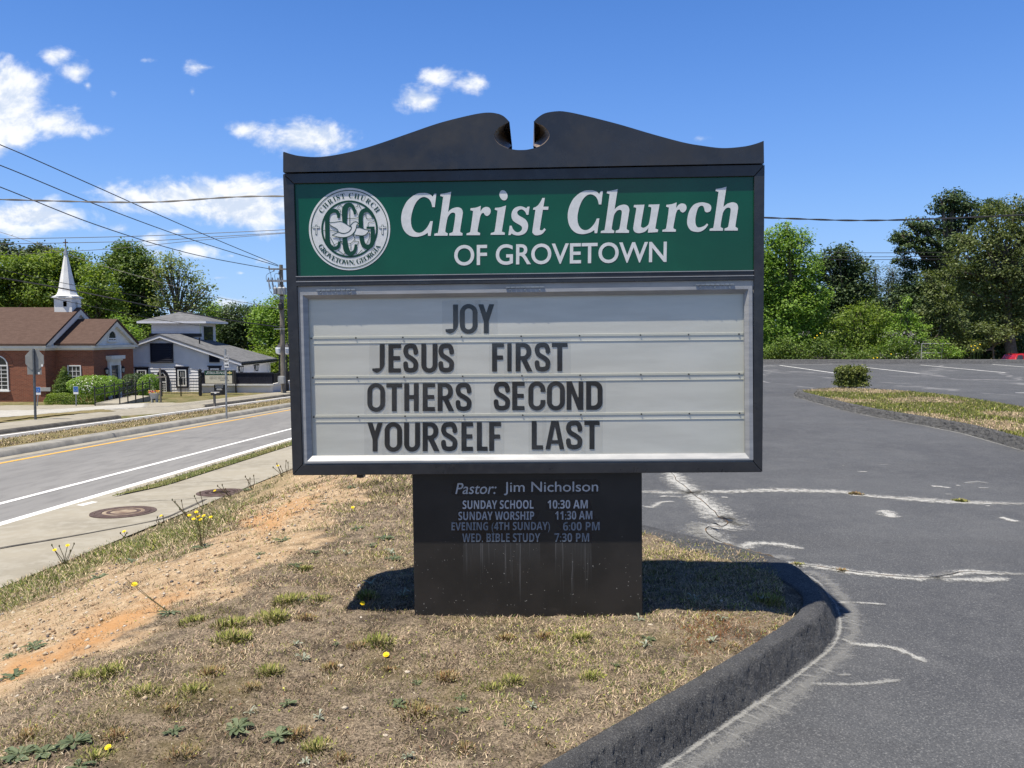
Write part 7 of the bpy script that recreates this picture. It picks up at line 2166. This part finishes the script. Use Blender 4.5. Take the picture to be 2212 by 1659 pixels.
fl_sh = clipped('flowering_shrub', 'big rounded shrub dotted with white blossom in front of the church', 'shrub', (c_[0], 50.2, z0), (w, 1.3, h), LF['bright'], .055, 420, 5, 2.8)
rng = np.random.default_rng(9); V = []; Fl = []
for i in range(170):
    u = rng.normal(size=3); u /= np.linalg.norm(u); u[1] = -abs(u[1])
    if u[0] > .25 and rng.random() < .75: continue
    p = np.array((c_[0], 50.2, z0 + h)) + u * np.array((w, 1.3, h)) * 1.04; s_ = .045
    n_ = u + rng.normal(0, .3, 3); n_ /= np.linalg.norm(n_); a_ = np.cross(n_, (0, 0, 1)); a_ /= np.linalg.norm(a_); b_ = np.cross(n_, a_); kk = len(V)
    V += [p - a_ * s_, p - b_ * s_, p + a_ * s_, p + b_ * s_]; Fl.append((kk, kk + 1, kk + 2, kk + 3))
mesh_np('blossom', V, Fl, pm('white_petal', (.72, .72, .60), rough=.7), fl_sh)
c_, w, h, z0 = pxbox((348, 1290), (752, 1366), 49.4)
clipped('clipped_hedge', 'low clipped yellow green hedge along the church front', 'hedge', (c_[0], 49.4, z0), (w, .6, h * 1.05), LF['spring'], .04, 800, 6, 6)
c_, w, h, z0 = pxbox((925, 1142), (1050, 1320), 54.5)
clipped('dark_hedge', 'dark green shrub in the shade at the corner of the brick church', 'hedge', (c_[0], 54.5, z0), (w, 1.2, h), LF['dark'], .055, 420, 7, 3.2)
c_, w, h, z0 = pxbox((1030, 1153), (1142, 1320), 54.0)
clipped('green_shrub', 'bright green rounded shrub left of the arched door', 'shrub', (c_[0], 54, z0), (w, 1.0, h), LF['bright'], .055, 420, 8, 3.0)
for i, (x, y, s_) in enumerate(((1800, 1255, 26), (1860, 1250, 22), (1925, 1238, 30), (1700, 1268, 22))):
    q = fgz(*ZB((x, y + 16))) + np.array((.1, .8, 0)); shrub('garden_plant', ['tuft of garden plants', 'small tuft of garden plants', 'reddish leafed garden plants', 'low tuft of garden plants'][i] + ' behind the iron fence, ' + ['second from the gate post', 'third from the gate post', 'nearest the utility pole', 'nearest the gate post'][i], 'plant', q, (s_ * .017, .3, s_ * .011), LF['olive' if i == 2 else 'spring'], .07, 90, 20 + i, .12, group='plants behind the iron fence')
# kerbside bush on the grass island
bb = gnd(*Z4p((752, 418)), -.02)
bw = 122 * .256 / F * bb[1]; bh2 = (418 - 245) * .256 / F * bb[1] / 2
rng = np.random.default_rng(4)
bush = thing('clipped_bush', bb, 'square clipped green bush at the tip of the grass island', 'bush')
lob = []
for ix in (-1, -.33, .33, 1):
    for iz in (-.62, 0, .62): lob.append((bb + np.array((ix * bw * .70, 0, bh2 * (1.02 + iz))), (bw * .36, bw * .75, bh2 * .42)))
V, Fq, col = leafcloud(lob, 900, .034, .045, 6, .3, .45, rng)
mesh_np('foliage', V, Fq, leafmat('bush_leaf', (.055, .075, .018), (.12, .15, .03), (.26, .28, .07), .28), bush, col=col)
mb = MB()
for i in range(14):
    a = rng.uniform(0, 6.28); q = bb + np.array((.12 * math.cos(a), .12 * math.sin(a), -.1)); mb.tube([q, bb + np.array((bw * .7 * math.cos(a), bw * .6 * math.sin(a), bh2 * rng.uniform(.7, 1.6)))], [.014, .004], 5)
mb.build('stem', M['bark'], bush, fixn=False)

# ------------------------------------------------------------------ ground cover: blades of grass and thatch, stones
M['blade'] = colmat('grass_blades', .85, .2)


def blades(n, xr, yr, fn, seed):
    """fn(x, y) -> keep probability, height, lean, colour arrays"""
    rng = np.random.default_rng(seed)
    x = rng.uniform(*xr, n); y = rng.uniform(*yr, n)
    keep, h, lean, col, w = fn(x, y, rng)
    s = rng.random(n) < keep
    x, y, h, lean, col, w = x[s], y[s], h[s], lean[s], col[s], w[s]
    z = zt(x, y) + .030 * (fbm(x, y, 6, 4) - .5) * (y < 14) * 0
    m = len(x); a = rng.uniform(0, 2 * math.pi, m); b = rng.uniform(0, 2 * math.pi, m)
    B = np.stack([x, y, z - .004], 1)
    T = B + np.stack([np.cos(a) * np.sin(lean), np.sin(a) * np.sin(lean), np.cos(lean)], 1) * h[:, None]
    s_ = np.stack([np.cos(b), np.sin(b), np.zeros(m)], 1) * w[:, None] / 2
    Mi = (B + T) / 2; Mi[:, 2] += h * .12
    V = np.stack([B - s_, B + s_, Mi + s_ * .8, Mi - s_ * .8, T], 1).reshape(-1, 3)
    i = np.arange(m) * 5
    Fq = np.concatenate([np.stack([i, i + 1, i + 2, i + 3], 1), np.stack([i + 3, i + 2, i + 4, i + 4], 1)])
    return V, Fq, np.repeat(col, 5, 0)


def tri_mesh(name, V, Fq, mat, parent=None, col=None, loc=None):
    T = np.concatenate([Fq[:, [0, 1, 2]], Fq[:, [0, 2, 3]]]); T = T[(T[:, 0] != T[:, 1]) & (T[:, 1] != T[:, 2]) & (T[:, 0] != T[:, 2])]
    return mesh_np(name, V, T, mat, parent, col=col, loc=loc)


def palette(rng, n, cols, wts):
    c = np.array(cols)[rng.choice(len(cols), n, p=np.array(wts) / sum(wts))]
    return c * rng.uniform(.7, 1.3, (n, 1))


TAN, BRN, DRK, OLV, GRN, YGR, RUS, PNK = (.60, .475, .315), (.29, .22, .15), (.06, .047, .037), (.16, .155, .055), (.11, .155, .04), (.29, .31, .06), (.19, .08, .035), (.45, .32, .24)


def f_bank(x, y, rng):
    n = len(x); t_, s_ = ts(x, y)
    ins = inpoly(x, y, ISL_POLY); d = dpoly(x, y, OUTC[::4], closed=False)
    z = zt(x, y); dirt, orange, green, moss = covers(x, y, z)
    tan = fbm(x, y, 1.3, 3)
    px, py = proj(np.stack([x, y, z], -1))
    lush = np.clip(.26 + smoothstep(px, 850, 1500) * smoothstep(y, 2.4, 3.8) * .85 + smoothstep(tan, .48, .6) * .6, 0, 1)
    cl_ = smoothstep(fbm(x + 4, y, 5.5, 4), .50, .62)
    keep = ins * (d > np.where(y > 4.5, .30, .14 + .08 * rng.random(n))) * (1 - dirt * (.95 - .5 * cl_)) * (t_ < 5.9) * np.where(green > .3, 1, .55 + .4 * lush)
    tint_ = smoothstep(fbm(x + 11, y, 1.7, 4), .46, .60)
    h = rng.uniform(.012, .034, n) * (1 + .5 * green + .15 * lush); lean = rng.uniform(.5, 1.5, n)
    c1 = palette(rng, n, [TAN, BRN, DRK, OLV, PNK, RUS], [.38, .22, .09, .10, .18, .03])
    c2 = palette(rng, n, [TAN, BRN, OLV, GRN, YGR, PNK], [.30, .08, .18, .13, .15, .16])
    c3 = palette(rng, n, [TAN, OLV, GRN, YGR], [.25, .3, .35, .1])
    c4 = palette(rng, n, [RUS, BRN, (.22, .09, .03), OLV], [.4, .2, .3, .1])
    c = np.where((rng.random(n) < lush)[:, None], c2, c1)
    c = np.where((rng.random(n) < green)[:, None], c3, c)
    c = np.where((rng.random(n) < moss * .75)[:, None], c4, c)
    c = c * (1 - .42 * (tint_ * (1 - .7 * smoothstep(px, 900, 1500)) * (1 - green))[:, None])
    far = smoothstep(y, 4.5, 9); w = .0028 + .005 * far
    return keep, h * (1 + far), lean, c, w * rng.uniform(.7, 1.3, n)


V1, F1, C1 = blades(230000, (-6.2, 2.2), (1.6, 9.5), f_bank, 21)
V1b, F1b, C1b = blades(210000, (-2.9, 2.0), (1.8, 5.6), f_bank, 26)
F1 = np.concatenate([F1, F1b + len(V1)]); V1 = np.concatenate([V1, V1b]); C1 = np.concatenate([C1, C1b])


# small broad leaves of clover and debris lying in the thatch
def f_bits(x, y, rng):
    n = len(x); ins = inpoly(x, y, ISL_POLY); d = dpoly(x, y, OUTC[::4], closed=False)
    z = zt(x, y); dirt, orange, green, moss = covers(x, y, z); px, py = proj(np.stack([x, y, z], -1))
    clov = np.clip(smoothstep(fbm(x, y, 2.6, 4), .47, .60) * smoothstep(px, 700, 1250) * smoothstep(y, 2.3, 3.4) * 1.2 + .12, 0, 1)
    keep = ins * (d > np.where(y > 4.5, .32, .2)) * (1 - .5 * dirt) * (ts(x, y)[0] < 5.9) * .5
    isc = rng.random(n) < clov
    c = np.where(isc[:, None], palette(rng, n, [YGR, GRN, OLV, (.40, .40, .09)], [.4, .2, .2, .2]), palette(rng, n, [(.50, .44, .33), (.04, .032, .026), BRN, RUS, (.03, .026, .022)], [.34, .28, .18, .06, .14]))
    return keep, np.where(isc, rng.uniform(.006, .013, n), rng.uniform(.006, .022, n)), np.where(isc, rng.uniform(.9, 1.5, n), rng.uniform(1.2, 1.55, n)), c, np.where(isc, rng.uniform(.006, .012, n), rng.uniform(.002, .005, n))


V6, F6, C6 = blades(110000, (-6.2, 2.2), (1.6, 9.0), f_bits, 27)
V6[:, 2] += .008


def f_far(x, y, rng):
    n = len(x); t_, s_ = ts(x, y); ins = inpoly(x, y, ISL_POLY)
    z = zt(x, y); dirt, orange, green, moss = covers(x, y, z)
    keep = ins * (1 - .9 * dirt) * (t_ < 5.9) * (t_ > -2)
    return keep, rng.uniform(.03, .08, n), rng.uniform(.3, 1.2, n), palette(rng, n, [TAN, OLV, GRN, BRN], [.4, .3, .2, .1]), rng.uniform(.006, .012, n)
V2, F2, C2 = blades(30000, (-6.5, 1.5), (9.5, 22), f_far, 22)


def f_isl(x, y, rng):
    n = len(x); ins = inpoly(x, y, I2_POLY); d = dpoly(x, y, I2_POLY)
    dry = fbm(x, y, .55, 3)
    dryz = smoothstep(dry, .53, .62) * .8
    keep = ins * (d > .2) * (1 - .35 * dryz)
    c = np.where((rng.random(n) < dryz)[:, None], palette(rng, n, [TAN, PNK, BRN, OLV], [.5, .2, .15, .15]), palette(rng, n, [OLV, GRN, YGR, TAN], [.34, .34, .24, .08]))
    return keep, rng.uniform(.025, .075, n) * (1 - .4 * dryz), rng.uniform(.1, .9, n), c, rng.uniform(.008, .016, n)
x2 = [p[0] for p in I2_POLY]; y2 = [p[1] for p in I2_POLY]
V3, F3, C3 = blades(150000, (min(x2), max(x2)), (min(y2), max(y2)), f_isl, 23)


def f_verge(x, y, rng):
    n = len(x); t_, s_ = ts(x, y)
    w = np.clip((s_ - 12.7) / 1.2, 0, 1)
    keep = ((t_ < 7.68) & (t_ > 7.68 - .33 * w) & (s_ > 12.7)).astype(float)
    return keep, rng.uniform(.03, .08, n), rng.uniform(.1, .9, n), palette(rng, n, [OLV, GRN, YGR, TAN], [.35, .35, .1, .2]), rng.uniform(.008, .016, n)
V4, F4, C4 = blades(90000, (-8.4, -5.0), (12, 34), f_verge, 24)
V4[:, 2] += .06


def f_med(x, y, rng):
    n = len(x); t_, s_ = ts(x, y)
    keep = ((t_ > 14.2) & (t_ < 15.62)).astype(float)
    return keep, rng.uniform(.03, .09, n), rng.uniform(.1, 1.1, n), palette(rng, n, [TAN, OLV, BRN, (.24, .19, .09)], [.35, .25, .15, .25]), rng.uniform(.014, .03, n)
V5, F5, C5 = blades(120000, (-16, -9), (14, 70), f_med, 25)
V5[:, 2] += .19
for nm, V_, F_, C_, lab in (('clover_and_litter', V6, F6, C6, 'clover leaves and plant litter over the sign bed'), ('dry_grass_cover', V1, F1, C1, 'matted dry grass and thatch over the sign bed'), ('bank_grass', V2, F2, C2, 'thin dry grass on the bank behind the sign'), ('island_grass', V3, F3, C3, 'green and straw coloured grass of the kerbed island'), ('verge_grass', V4, F4, C4, 'narrow band of green grass beside the sidewalk'), ('median_grass', V5, F5, C5, 'dry mown grass on the median')):
    props(tri_mesh(nm, V_, F_, M['blade'], col=C_), lab, 'grass', kind='stuff')

# stones on the bare bank
rng = np.random.default_rng(31); V = []; Fl = []; Cc = []
base = np.array([(1, 0, 0), (-1, 0, 0), (0, 1, 0), (0, -1, 0), (0, 0, 1), (0, 0, -1)], float); bf = [(0, 2, 4), (2, 1, 4), (1, 3, 4), (3, 0, 4), (2, 0, 5), (1, 2, 5), (3, 1, 5), (0, 3, 5)]
n = 42000; x = rng.uniform(-6, 1.5, n); y = rng.uniform(1.8, 9.5, n); z = zt(x, y); dirt, _, _, _ = covers(x, y, z)
ok = (inpoly(x, y, ISL_POLY)) & (ts(x, y)[0] < 5.9) & (dpoly(x, y, OUTC[::4], closed=False) > .2) & (rng.random(n) < np.clip(dirt * .42 + .02, 0, 1))
for X_, Y_, Z_ in zip(x[ok], y[ok], z[ok]):
    s_ = .004 + .016 * rng.random() ** 4 + (.014 if rng.random() < .008 else 0)
    rot = Matrix.Rotation(rng.uniform(0, 6.28), 3, 'Z'); sc = np.array((1, rng.uniform(.6, 1), rng.uniform(.45, .8))) * s_ * rng.uniform(.8, 1.2, (6, 1))
    P = (base * sc) @ np.array(rot) + (X_, Y_, Z_ + s_ * .25); k = len(V); V += list(P); Fl += [tuple(i + k for i in f) for f in bf]
    c_ = [(.40, .32, .22), (.46, .40, .31), (.27, .18, .11), (.30, .28, .26), (.11, .10, .10), (.52, .47, .40)][rng.choice(6, p=[.34, .22, .2, .08, .1, .06])]; Cc += [c_] * 6
props(mesh_np('gravel_scatter', V, Fl, colmat('stone', .9), col=Cc), 'small stones scattered over the bare sandy bank', 'gravel', kind='stuff')

# ------------------------------------------------------------------ weeds one can count
def rosette(p, r, n, seed, mat, label, name='rosette_weed', upright=.12, wid=.30, group='rosette weeds in the sign bed'):
    rng = np.random.default_rng(seed); V = []; Fl = []; Cc = []
    root = thing(name, p, label, 'weed', group)
    for i in range(n):
        a = 2 * math.pi * i / n * 2.4 + rng.uniform(-.6, .6); L = r * rng.uniform(.35, 1.15); e = upright * rng.uniform(.3, 1.6)
        d = np.array((math.cos(a), math.sin(a), 0)); s_ = np.array((-math.sin(a), math.cos(a), 0)); k = len(V); tone = np.clip(rng.normal(.5, .22), 0, 1)
        for u, w in ((0, .12), (.3, .55), (.55, .8), (.75, 1.0), (.92, .7), (1, .05)):
            c_ = np.array(p) + d * L * u + np.array((0, 0, .006 + L * e * math.sin(u * 2.2)))
            jag = 1 + .9 * (rng.random() - .5); d = d + s_ * rng.uniform(-.12, .12)
            V += [c_ - s_ * L * wid * w * jag / 2 + (0, 0, L * .05 * w), c_, c_ + s_ * L * wid * w * jag / 2 + (0, 0, L * .05 * w)]; Cc += [(tone,) * 3] * 3
        for q in range(5):
            b = k + q * 3; Fl += [(b, b + 1, b + 4, b + 3), (b + 1, b + 2, b + 5, b + 4)]
    mesh_np('leaves', V, Fl, mat, root, col=Cc)
    mb_ = MB(); mb_.lathe(p, [(r * .06, -.01), (r * .07, .012), (.001, .02)], 6); mb_.build('crown', mat, root)
    return root


WD = leafmat('weed_leaf', (.07, .092, .045), (.118, .15, .075), (.19, .22, .125), .2, rough=.5)
WG = leafmat('woolly_weed_leaf', (.16, .19, .13), (.26, .29, .22), (.38, .40, .33), .15)
ROS = [(862, 1528, 26, 14), (515, 1577, 36, 22), (600, 1600, 34, 22), (997, 1515, 17, 9), (997, 1540, 18, 10), (620, 1528, 20, 12), (40, 1640, 34, 26), (95, 1632, 28, 22), (160, 1612, 32, 24), (375, 1590, 24, 14), (365, 1328, 24, 14), (75, 1400, 24, 12), (215, 1250, 22, 14), (285, 1215, 20, 12), (640, 1225, 18, 12), (535, 1060, 14, 12),
       (760, 1055, 16, 10), (700, 1090, 12, 8), (655, 1300, 15, 9), (830, 1165, 22, 12), (770, 1145, 20, 10), (800, 1180, 16, 10), (610, 1170, 20, 10), (560, 1200, 14, 9), (1400, 1385, 20, 10), (500, 1105, 18, 10), (300, 1170, 18, 10), (440, 1185, 24, 12), (30, 1465, 26, 12), (850, 1210, 22, 12), (680, 1195, 14, 10), (170, 1660, 30, 12), (20, 1420, 20, 10), (900, 1480, 14, 8), (725, 1395, 12, 8), (1330, 1440, 14, 8), (1090, 1570, 10, 8)]
lab_r = ['flat green rosette weed on brown thatch in the sign bed', 'dark green rosette weed on the bare sandy bank']
for i, (px, py, r_, n_) in enumerate(ROS):
    p = hit(px, py); rad = r_ / F * np.linalg.norm(p - CAMP)
    dct = float(covers(np.array([p[0]]), np.array([p[1]]), np.array([p[2]]))[0][0])
    rosette(p, rad * .88, int(n_ * 1.7), 300 + i, WD, 'flat green rosette weed lying on the ' + ('bare sandy soil of the bank' if dct > .5 else 'brown thatch of the sign bed'), group='rosette weeds on the bare bank' if dct > .5 else 'rosette weeds in the sign bed')
for i, (px, py) in enumerate(((750, 1200), (800, 1265), (640, 1395), (655, 1430), (1380, 1345), (1560, 1340), (1395, 1400), (1150, 1530), (690, 1560), (540, 1545), (1500, 1300), (880, 1640), (870, 1290), (660, 1655), (1650, 1300), (1540, 1390), (845, 1198))):
    p = hit(px, py); rosette(p, 15 / F * np.linalg.norm(p - CAMP), 10, 400 + i, WG, 'small silvery woolly leafed weed in the sign bed', name='woolly_weed', upright=.5, group='woolly weeds in the sign bed')


def tuft(p, r, h, seed, cols, label, group):
    rng = np.random.default_rng(seed); n = int(260 * max(.4, r / .06)); root = thing('grass_tuft', p, label, 'grass tuft', group)
    a = rng.uniform(0, 6.28, n); q = r * (1.25 * rng.random(n) ** .8) * (.7 + .6 * vnoise(np.cos(a) * 1.5 + seed, np.sin(a) * 1.5, 1.0))
    B = np.array(p) + np.stack([q * np.cos(a), q * np.sin(a), np.zeros(n) - .004], 1); hh = h * rng.uniform(.3, .85, n) * (1.1 - .5 * q / (r * 1.6)); ln = rng.uniform(.2, 1.25, n); a2 = a + rng.normal(0, .8, n)
    T = B + np.stack([np.cos(a2) * np.sin(ln), np.sin(a2) * np.sin(ln), np.cos(ln)], 1) * hh[:, None]
    s_ = np.stack([-np.sin(a2), np.cos(a2), np.zeros(n)], 1) * (.0013 + .0006 * rng.random((n, 1))) * max(1, np.linalg.norm(np.array(p) - CAMP) / 3)
    Mi = B * .45 + T * .55; Mi[:, 2] += hh * .1
    V = np.stack([B - s_, B + s_, Mi + s_, Mi - s_, T], 1).reshape(-1, 3); i = np.arange(n) * 5
    Fq = np.concatenate([np.stack([i, i + 1, i + 2, i + 3], 1), np.stack([i + 3, i + 2, i + 4, i + 4], 1)])
    tri_mesh('blades', V, Fq, M['blade'], root, col=np.repeat(palette(rng, n, cols, [1] * len(cols)), 5, 0)); return root


GR = [(.15, .18, .035), (.21, .225, .05), (.25, .25, .075), (.34, .28, .13), (.17, .165, .06)]
RD_ = [(.20, .16, .065), (.24, .13, .06), (.18, .16, .055), (.34, .26, .15)]
for i, (px, py, r_, h_, c_) in enumerate(((815, 1395, 26, 30, 0), (770, 1400, 14, 20, 1), (505, 1385, 30, 26, 0), (590, 1340, 28, 26, 0), (500, 1350, 30, 20, 0), (420, 1345, 24, 18, 0), (625, 1300, 30, 22, 0), (690, 1300, 20, 18, 0), (235, 1455, 24, 22, 0), (180, 1462, 20, 18, 0), (310, 1500, 24, 20, 0), (420, 1495, 24, 20, 0), (455, 1455, 20, 20, 1), (585, 1455, 20, 26, 0), (660, 1340, 16, 18, 1), (715, 1445, 16, 18, 1), (965, 1470, 20, 24, 1), (1110, 1475, 22, 24, 0), (1060, 1490, 20, 18, 0), (1275, 1468, 18, 26, 0), (685, 1625, 26, 26, 0), (900, 1545, 36, 22, 1), (1005, 1620, 18, 20, 1), (640, 1590, 20, 22, 1), (390, 1640, 26, 24, 1), (200, 1640, 30, 20, 0), (1255, 1380, 20, 22, 0), (1175, 1378, 16, 16, 1), (1090, 1380, 16, 16, 1), (790, 1290, 20, 20, 0), (1660, 1300, 26, 22, 0), (1575, 1400, 18, 14, 1), (660, 1230, 14, 14, 0), (360, 1540, 18, 16, 1), (540, 1490, 18, 18, 1), (60, 1590, 20, 16, 1), (250, 1590, 18, 16, 1), (740, 1640, 16, 16, 1), (1180, 1610, 14, 14, 1), (840, 1450, 12, 14, 1))):
    p = hit(px, py); k = np.linalg.norm(p - CAMP) / F
    tuft(p, r_ * k, h_ * k * 1.1, 500 + i, RD_ if c_ else GR, 'reddish brown grass tuft in the sign bed' if c_ else 'fresh green grass tuft in the sign bed', 'reddish grass tufts' if c_ else 'green grass tufts')

for i, q in enumerate(((870, 574), (1100, 606), (1740, 236), (1180, 198))):
    p = gnd(*Z3p(q), LOTZ); k = np.linalg.norm(p - CAMP) / F
    tuft(p, 11 * k, 9 * k, 700 + i, RD_ if i % 2 else GR, 'scrap of grass sprouting from a crack in the parking lot', 'grass in the lot cracks')

# yellow composite flowers on thin stalks, and bare seed stalks
YEL = pm('hawkweed_yellow', (.86, .68, .02), (.80, .58, .015), rough=.6, scale=200)
STK = pm('stalk_green', (.09, .10, .04), (.12, .075, .04), rough=.8, scale=20)


def flower(base_px, tops, label, bare=(), group='yellow flowers in the sign bed', sz=5.5, leaves=True, seed=1):
    p = hit(*base_px); k = np.linalg.norm(p - CAMP) / F; root = thing('yellow_flower' if tops else 'seed_stalk', p, label, 'flower' if tops else 'weed', group); rng = np.random.default_rng(seed)
    for j, t_ in enumerate(list(tops) + list(bare)):
        q = atY(t_[0], t_[1], p[1] - .02 * rng.random()); mid = (p + q) / 2 + np.array((rng.uniform(-.015, .015), 0, 0)) * (1 + k * 800 * .2)
        m_ = MB(); m_.tube([p + (0, 0, -.01), mid, q], [max(.0014, k * .75), max(.0012, k * .65), max(.001, k * .55)], 5); m_.build('stalk', STK, root)
        if j < len(tops):
            s_ = sz * k * .8; m_ = MB(); ax = np.array((rng.uniform(-.3, .3), -.45, .85)); ax /= np.linalg.norm(ax); u = np.cross(ax, (1, 0, 0)); u /= np.linalg.norm(u); v = np.cross(ax, u)
            for lay, (rr2, hh) in enumerate(((1, .0), (.72, .12), (.4, .2))):
                nn_ = 15 - lay * 3
                for i in range(nn_):
                    a = 2 * math.pi * (i + lay * .4) / nn_; d = math.cos(a) * u + math.sin(a) * v; e = -math.sin(a) * u + math.cos(a) * v; c0_ = q + ax * s_ * hh
                    m_.face([c0_ + d * s_ * .1, c0_ + d * s_ * rr2 * .7 + e * s_ * .16, c0_ + d * s_ * rr2 + e * s_ * .11 + ax * s_ * .1, c0_ + d * s_ * rr2 - e * s_ * .11 + ax * s_ * .1, c0_ + d * s_ * rr2 * .7 - e * s_ * .16])
            fl_ = m_.build('bloom', YEL, root, fixn=False)
            m_ = MB(); m_.lathe(q - ax * s_ * .35, [(s_ * .12, 0), (s_ * .3, s_ * .15), (s_ * .25, s_ * .34)], 8, ax); m_.build('calyx', STK, fl_)
        else:
            m_ = MB(); m_.lathe(q, [(k * .6, -k * 1.5), (k * 1.3, 0), (k * 1.0, k * 1.8), (k * .3, k * 3)], 6); m_.build('seed_head', STK, root)
    if leaves:
        V = []; Fl = []; Cc = []
    return root


flower((437, 1185), [(409, 1113), (424, 1106), (428, 1115), (440, 1114), (455, 1117), (418, 1121), (433, 1122)], 'clump of seven yellow flowers on the bank above the sidewalk', seed=2, sz=4.6)
flower((366, 1320), [(290, 1262)], 'lone yellow flower on a long leaning stalk over the sandy soil', bare=[(272, 1250)], seed=3, sz=7)
flower((792, 1318), [(783, 1303)], 'yellow flower at the edge of the sign shadow', bare=[(796, 1283), (810, 1285)], seed=4, sz=6.5)
flower((838, 1418), [(834, 1414)], 'yellow flower nearest the pedestal on open thatch', seed=5, sz=8)
flower((232, 1620), [(233, 1614)], 'yellow flower low in the bottom left corner', seed=6, sz=7)
flower((140, 1225), [(118, 1188), (146, 1178)], 'pair of yellow flowers among wiry stalks above the sidewalk', bare=[(128, 1180), (160, 1175), (152, 1190), (112, 1178)], seed=7, sz=4.5)
flower((265, 1165), [(268, 1148)], 'small yellow flower in front of the sidewalk joint', bare=[(260, 1152), (274, 1152)], seed=8, sz=4.5)
flower((762, 1108), [(762, 1096)], 'single yellow flower below the sign cabinet', seed=9, sz=4.5)
for i, (b_, bare, tp) in enumerate((((408, 1120), [(372, 1080), (378, 1084), (392, 1082), (388, 1100)], ()), ((440, 1100), [(432, 1064), (420, 1072)], ()), ((500, 1075), [(470, 1050), (487, 1057), (480, 1048)], [(464, 1060)]), ((545, 1058), [(530, 1030), (536, 1038), (548, 1028), (540, 1034)], ()), ((610, 1030), [(598, 1002), (606, 1008), (590, 1010)], [(600, 1006)]), ((345, 1135), [(340, 1118), (352, 1116)], [(348, 1114)]), ((620, 1022), [(618, 996), (622, 1000)], ()))):
    flower(b_, tp, 'wiry seed stalks at the bank edge, ' + ['between the two manhole covers', 'just left of the far manhole', 'right of the far manhole', 'farther up the bank', 'by the cabinet corner with yellow bloom', 'by the dark slab joint with yellow bloom', 'touching the sign cabinet corner'][i], bare=bare, group='wiry stalks along the bank edge', seed=20 + i, sz=3.6)

# pale stones lying singly on the thatch
for i, (px, py, s_) in enumerate(((832, 1592 - 0, 6), (803, 1572, 0), (700, 1427, 8), (790, 1463, 7))[:1] + ((880, 1393 + 60, 6), (1218, 1486, 7), (735, 1440, 7), (1405, 1352, 6))):
    p = hit(px, py); k = np.linalg.norm(p - CAMP) / F; s_ = s_ * k; rng = np.random.default_rng(800 + i); m_ = MB()
    m_.lathe(p, [(s_ * .9, -.004), (s_ * 1.05, s_ * .2), (s_ * .8, s_ * .5), (s_ * .3, s_ * .65), (.0005, s_ * .66)], 9)
    m_.v = [tuple(np.array(p) + (np.array(v) - p) * (1 + .25 * (rng.random() - .5), .75, 1)) for v in m_.v]
    o = m_.build('stone', pm('pale_stone', (.42, .36, .28), (.52, .46, .37), rough=.9, scale=40), None, smooth=True, loc=p)
    props(o, ['pale stone lying lowest in the foreground thatch', 'pale stone on the thatch left of the foreground kerb', 'pale stone lying nearest to the kerb', 'pale stone left of the pedestal', 'pale stone right of the pedestal'][i], 'stone')

# manhole covers
IRON = pm('rusty_cast_iron', (.085, .055, .048), (.13, .095, .08), rough=.8, spec=.3, metal=.2, scale=6, c3=(.06, .04, .036), bump=.5, bscale=60)
for i, (px, py, r_) in enumerate(((267, 1106, .47), (478, 1064, .42))):
    p = onroad(px, py, .036); root = thing('manhole_cover', p, ['large rusty manhole cover set in the near sidewalk', 'smaller rusty manhole cover half hidden by bank weeds'][i], 'manhole cover')
    nrm_ = np.array((RD[0] * RSL, RD[1] * RSL, 1)); nrm_ /= np.linalg.norm(nrm_)
    mb = MB(); mb.lathe(p, [(r_, -.02), (r_, .006), (r_ * .86, .006), (r_ * .855, .001), (r_ * .84, .001), (r_ * .835, .006), (.001, .006)], 48, nrm_); mb.build('frame', IRON, root)
    mb = MB(); mb.lathe(p, [(r_ * .82, .0062), (r_ * .80, .012), (r_ * .66, .012), (r_ * .65, .0062)], 48, nrm_); 
    mb.lathe(p, [(r_ * .52, .0062), (r_ * .50, .012), (r_ * .40, .012), (r_ * .39, .0062)], 40, nrm_)
    mb.build('raised_ring', IRON, root)
    if i == 0:
        mb = MB(); mb.lathe(p, [(r_ * .64, .0066), (r_ * .53, .0068)], 40, nrm_); mb.build('sand_ring', pm('ring_sand', (.32, .26, .19), (.16, .11, .08), rough=1, scale=5), root)
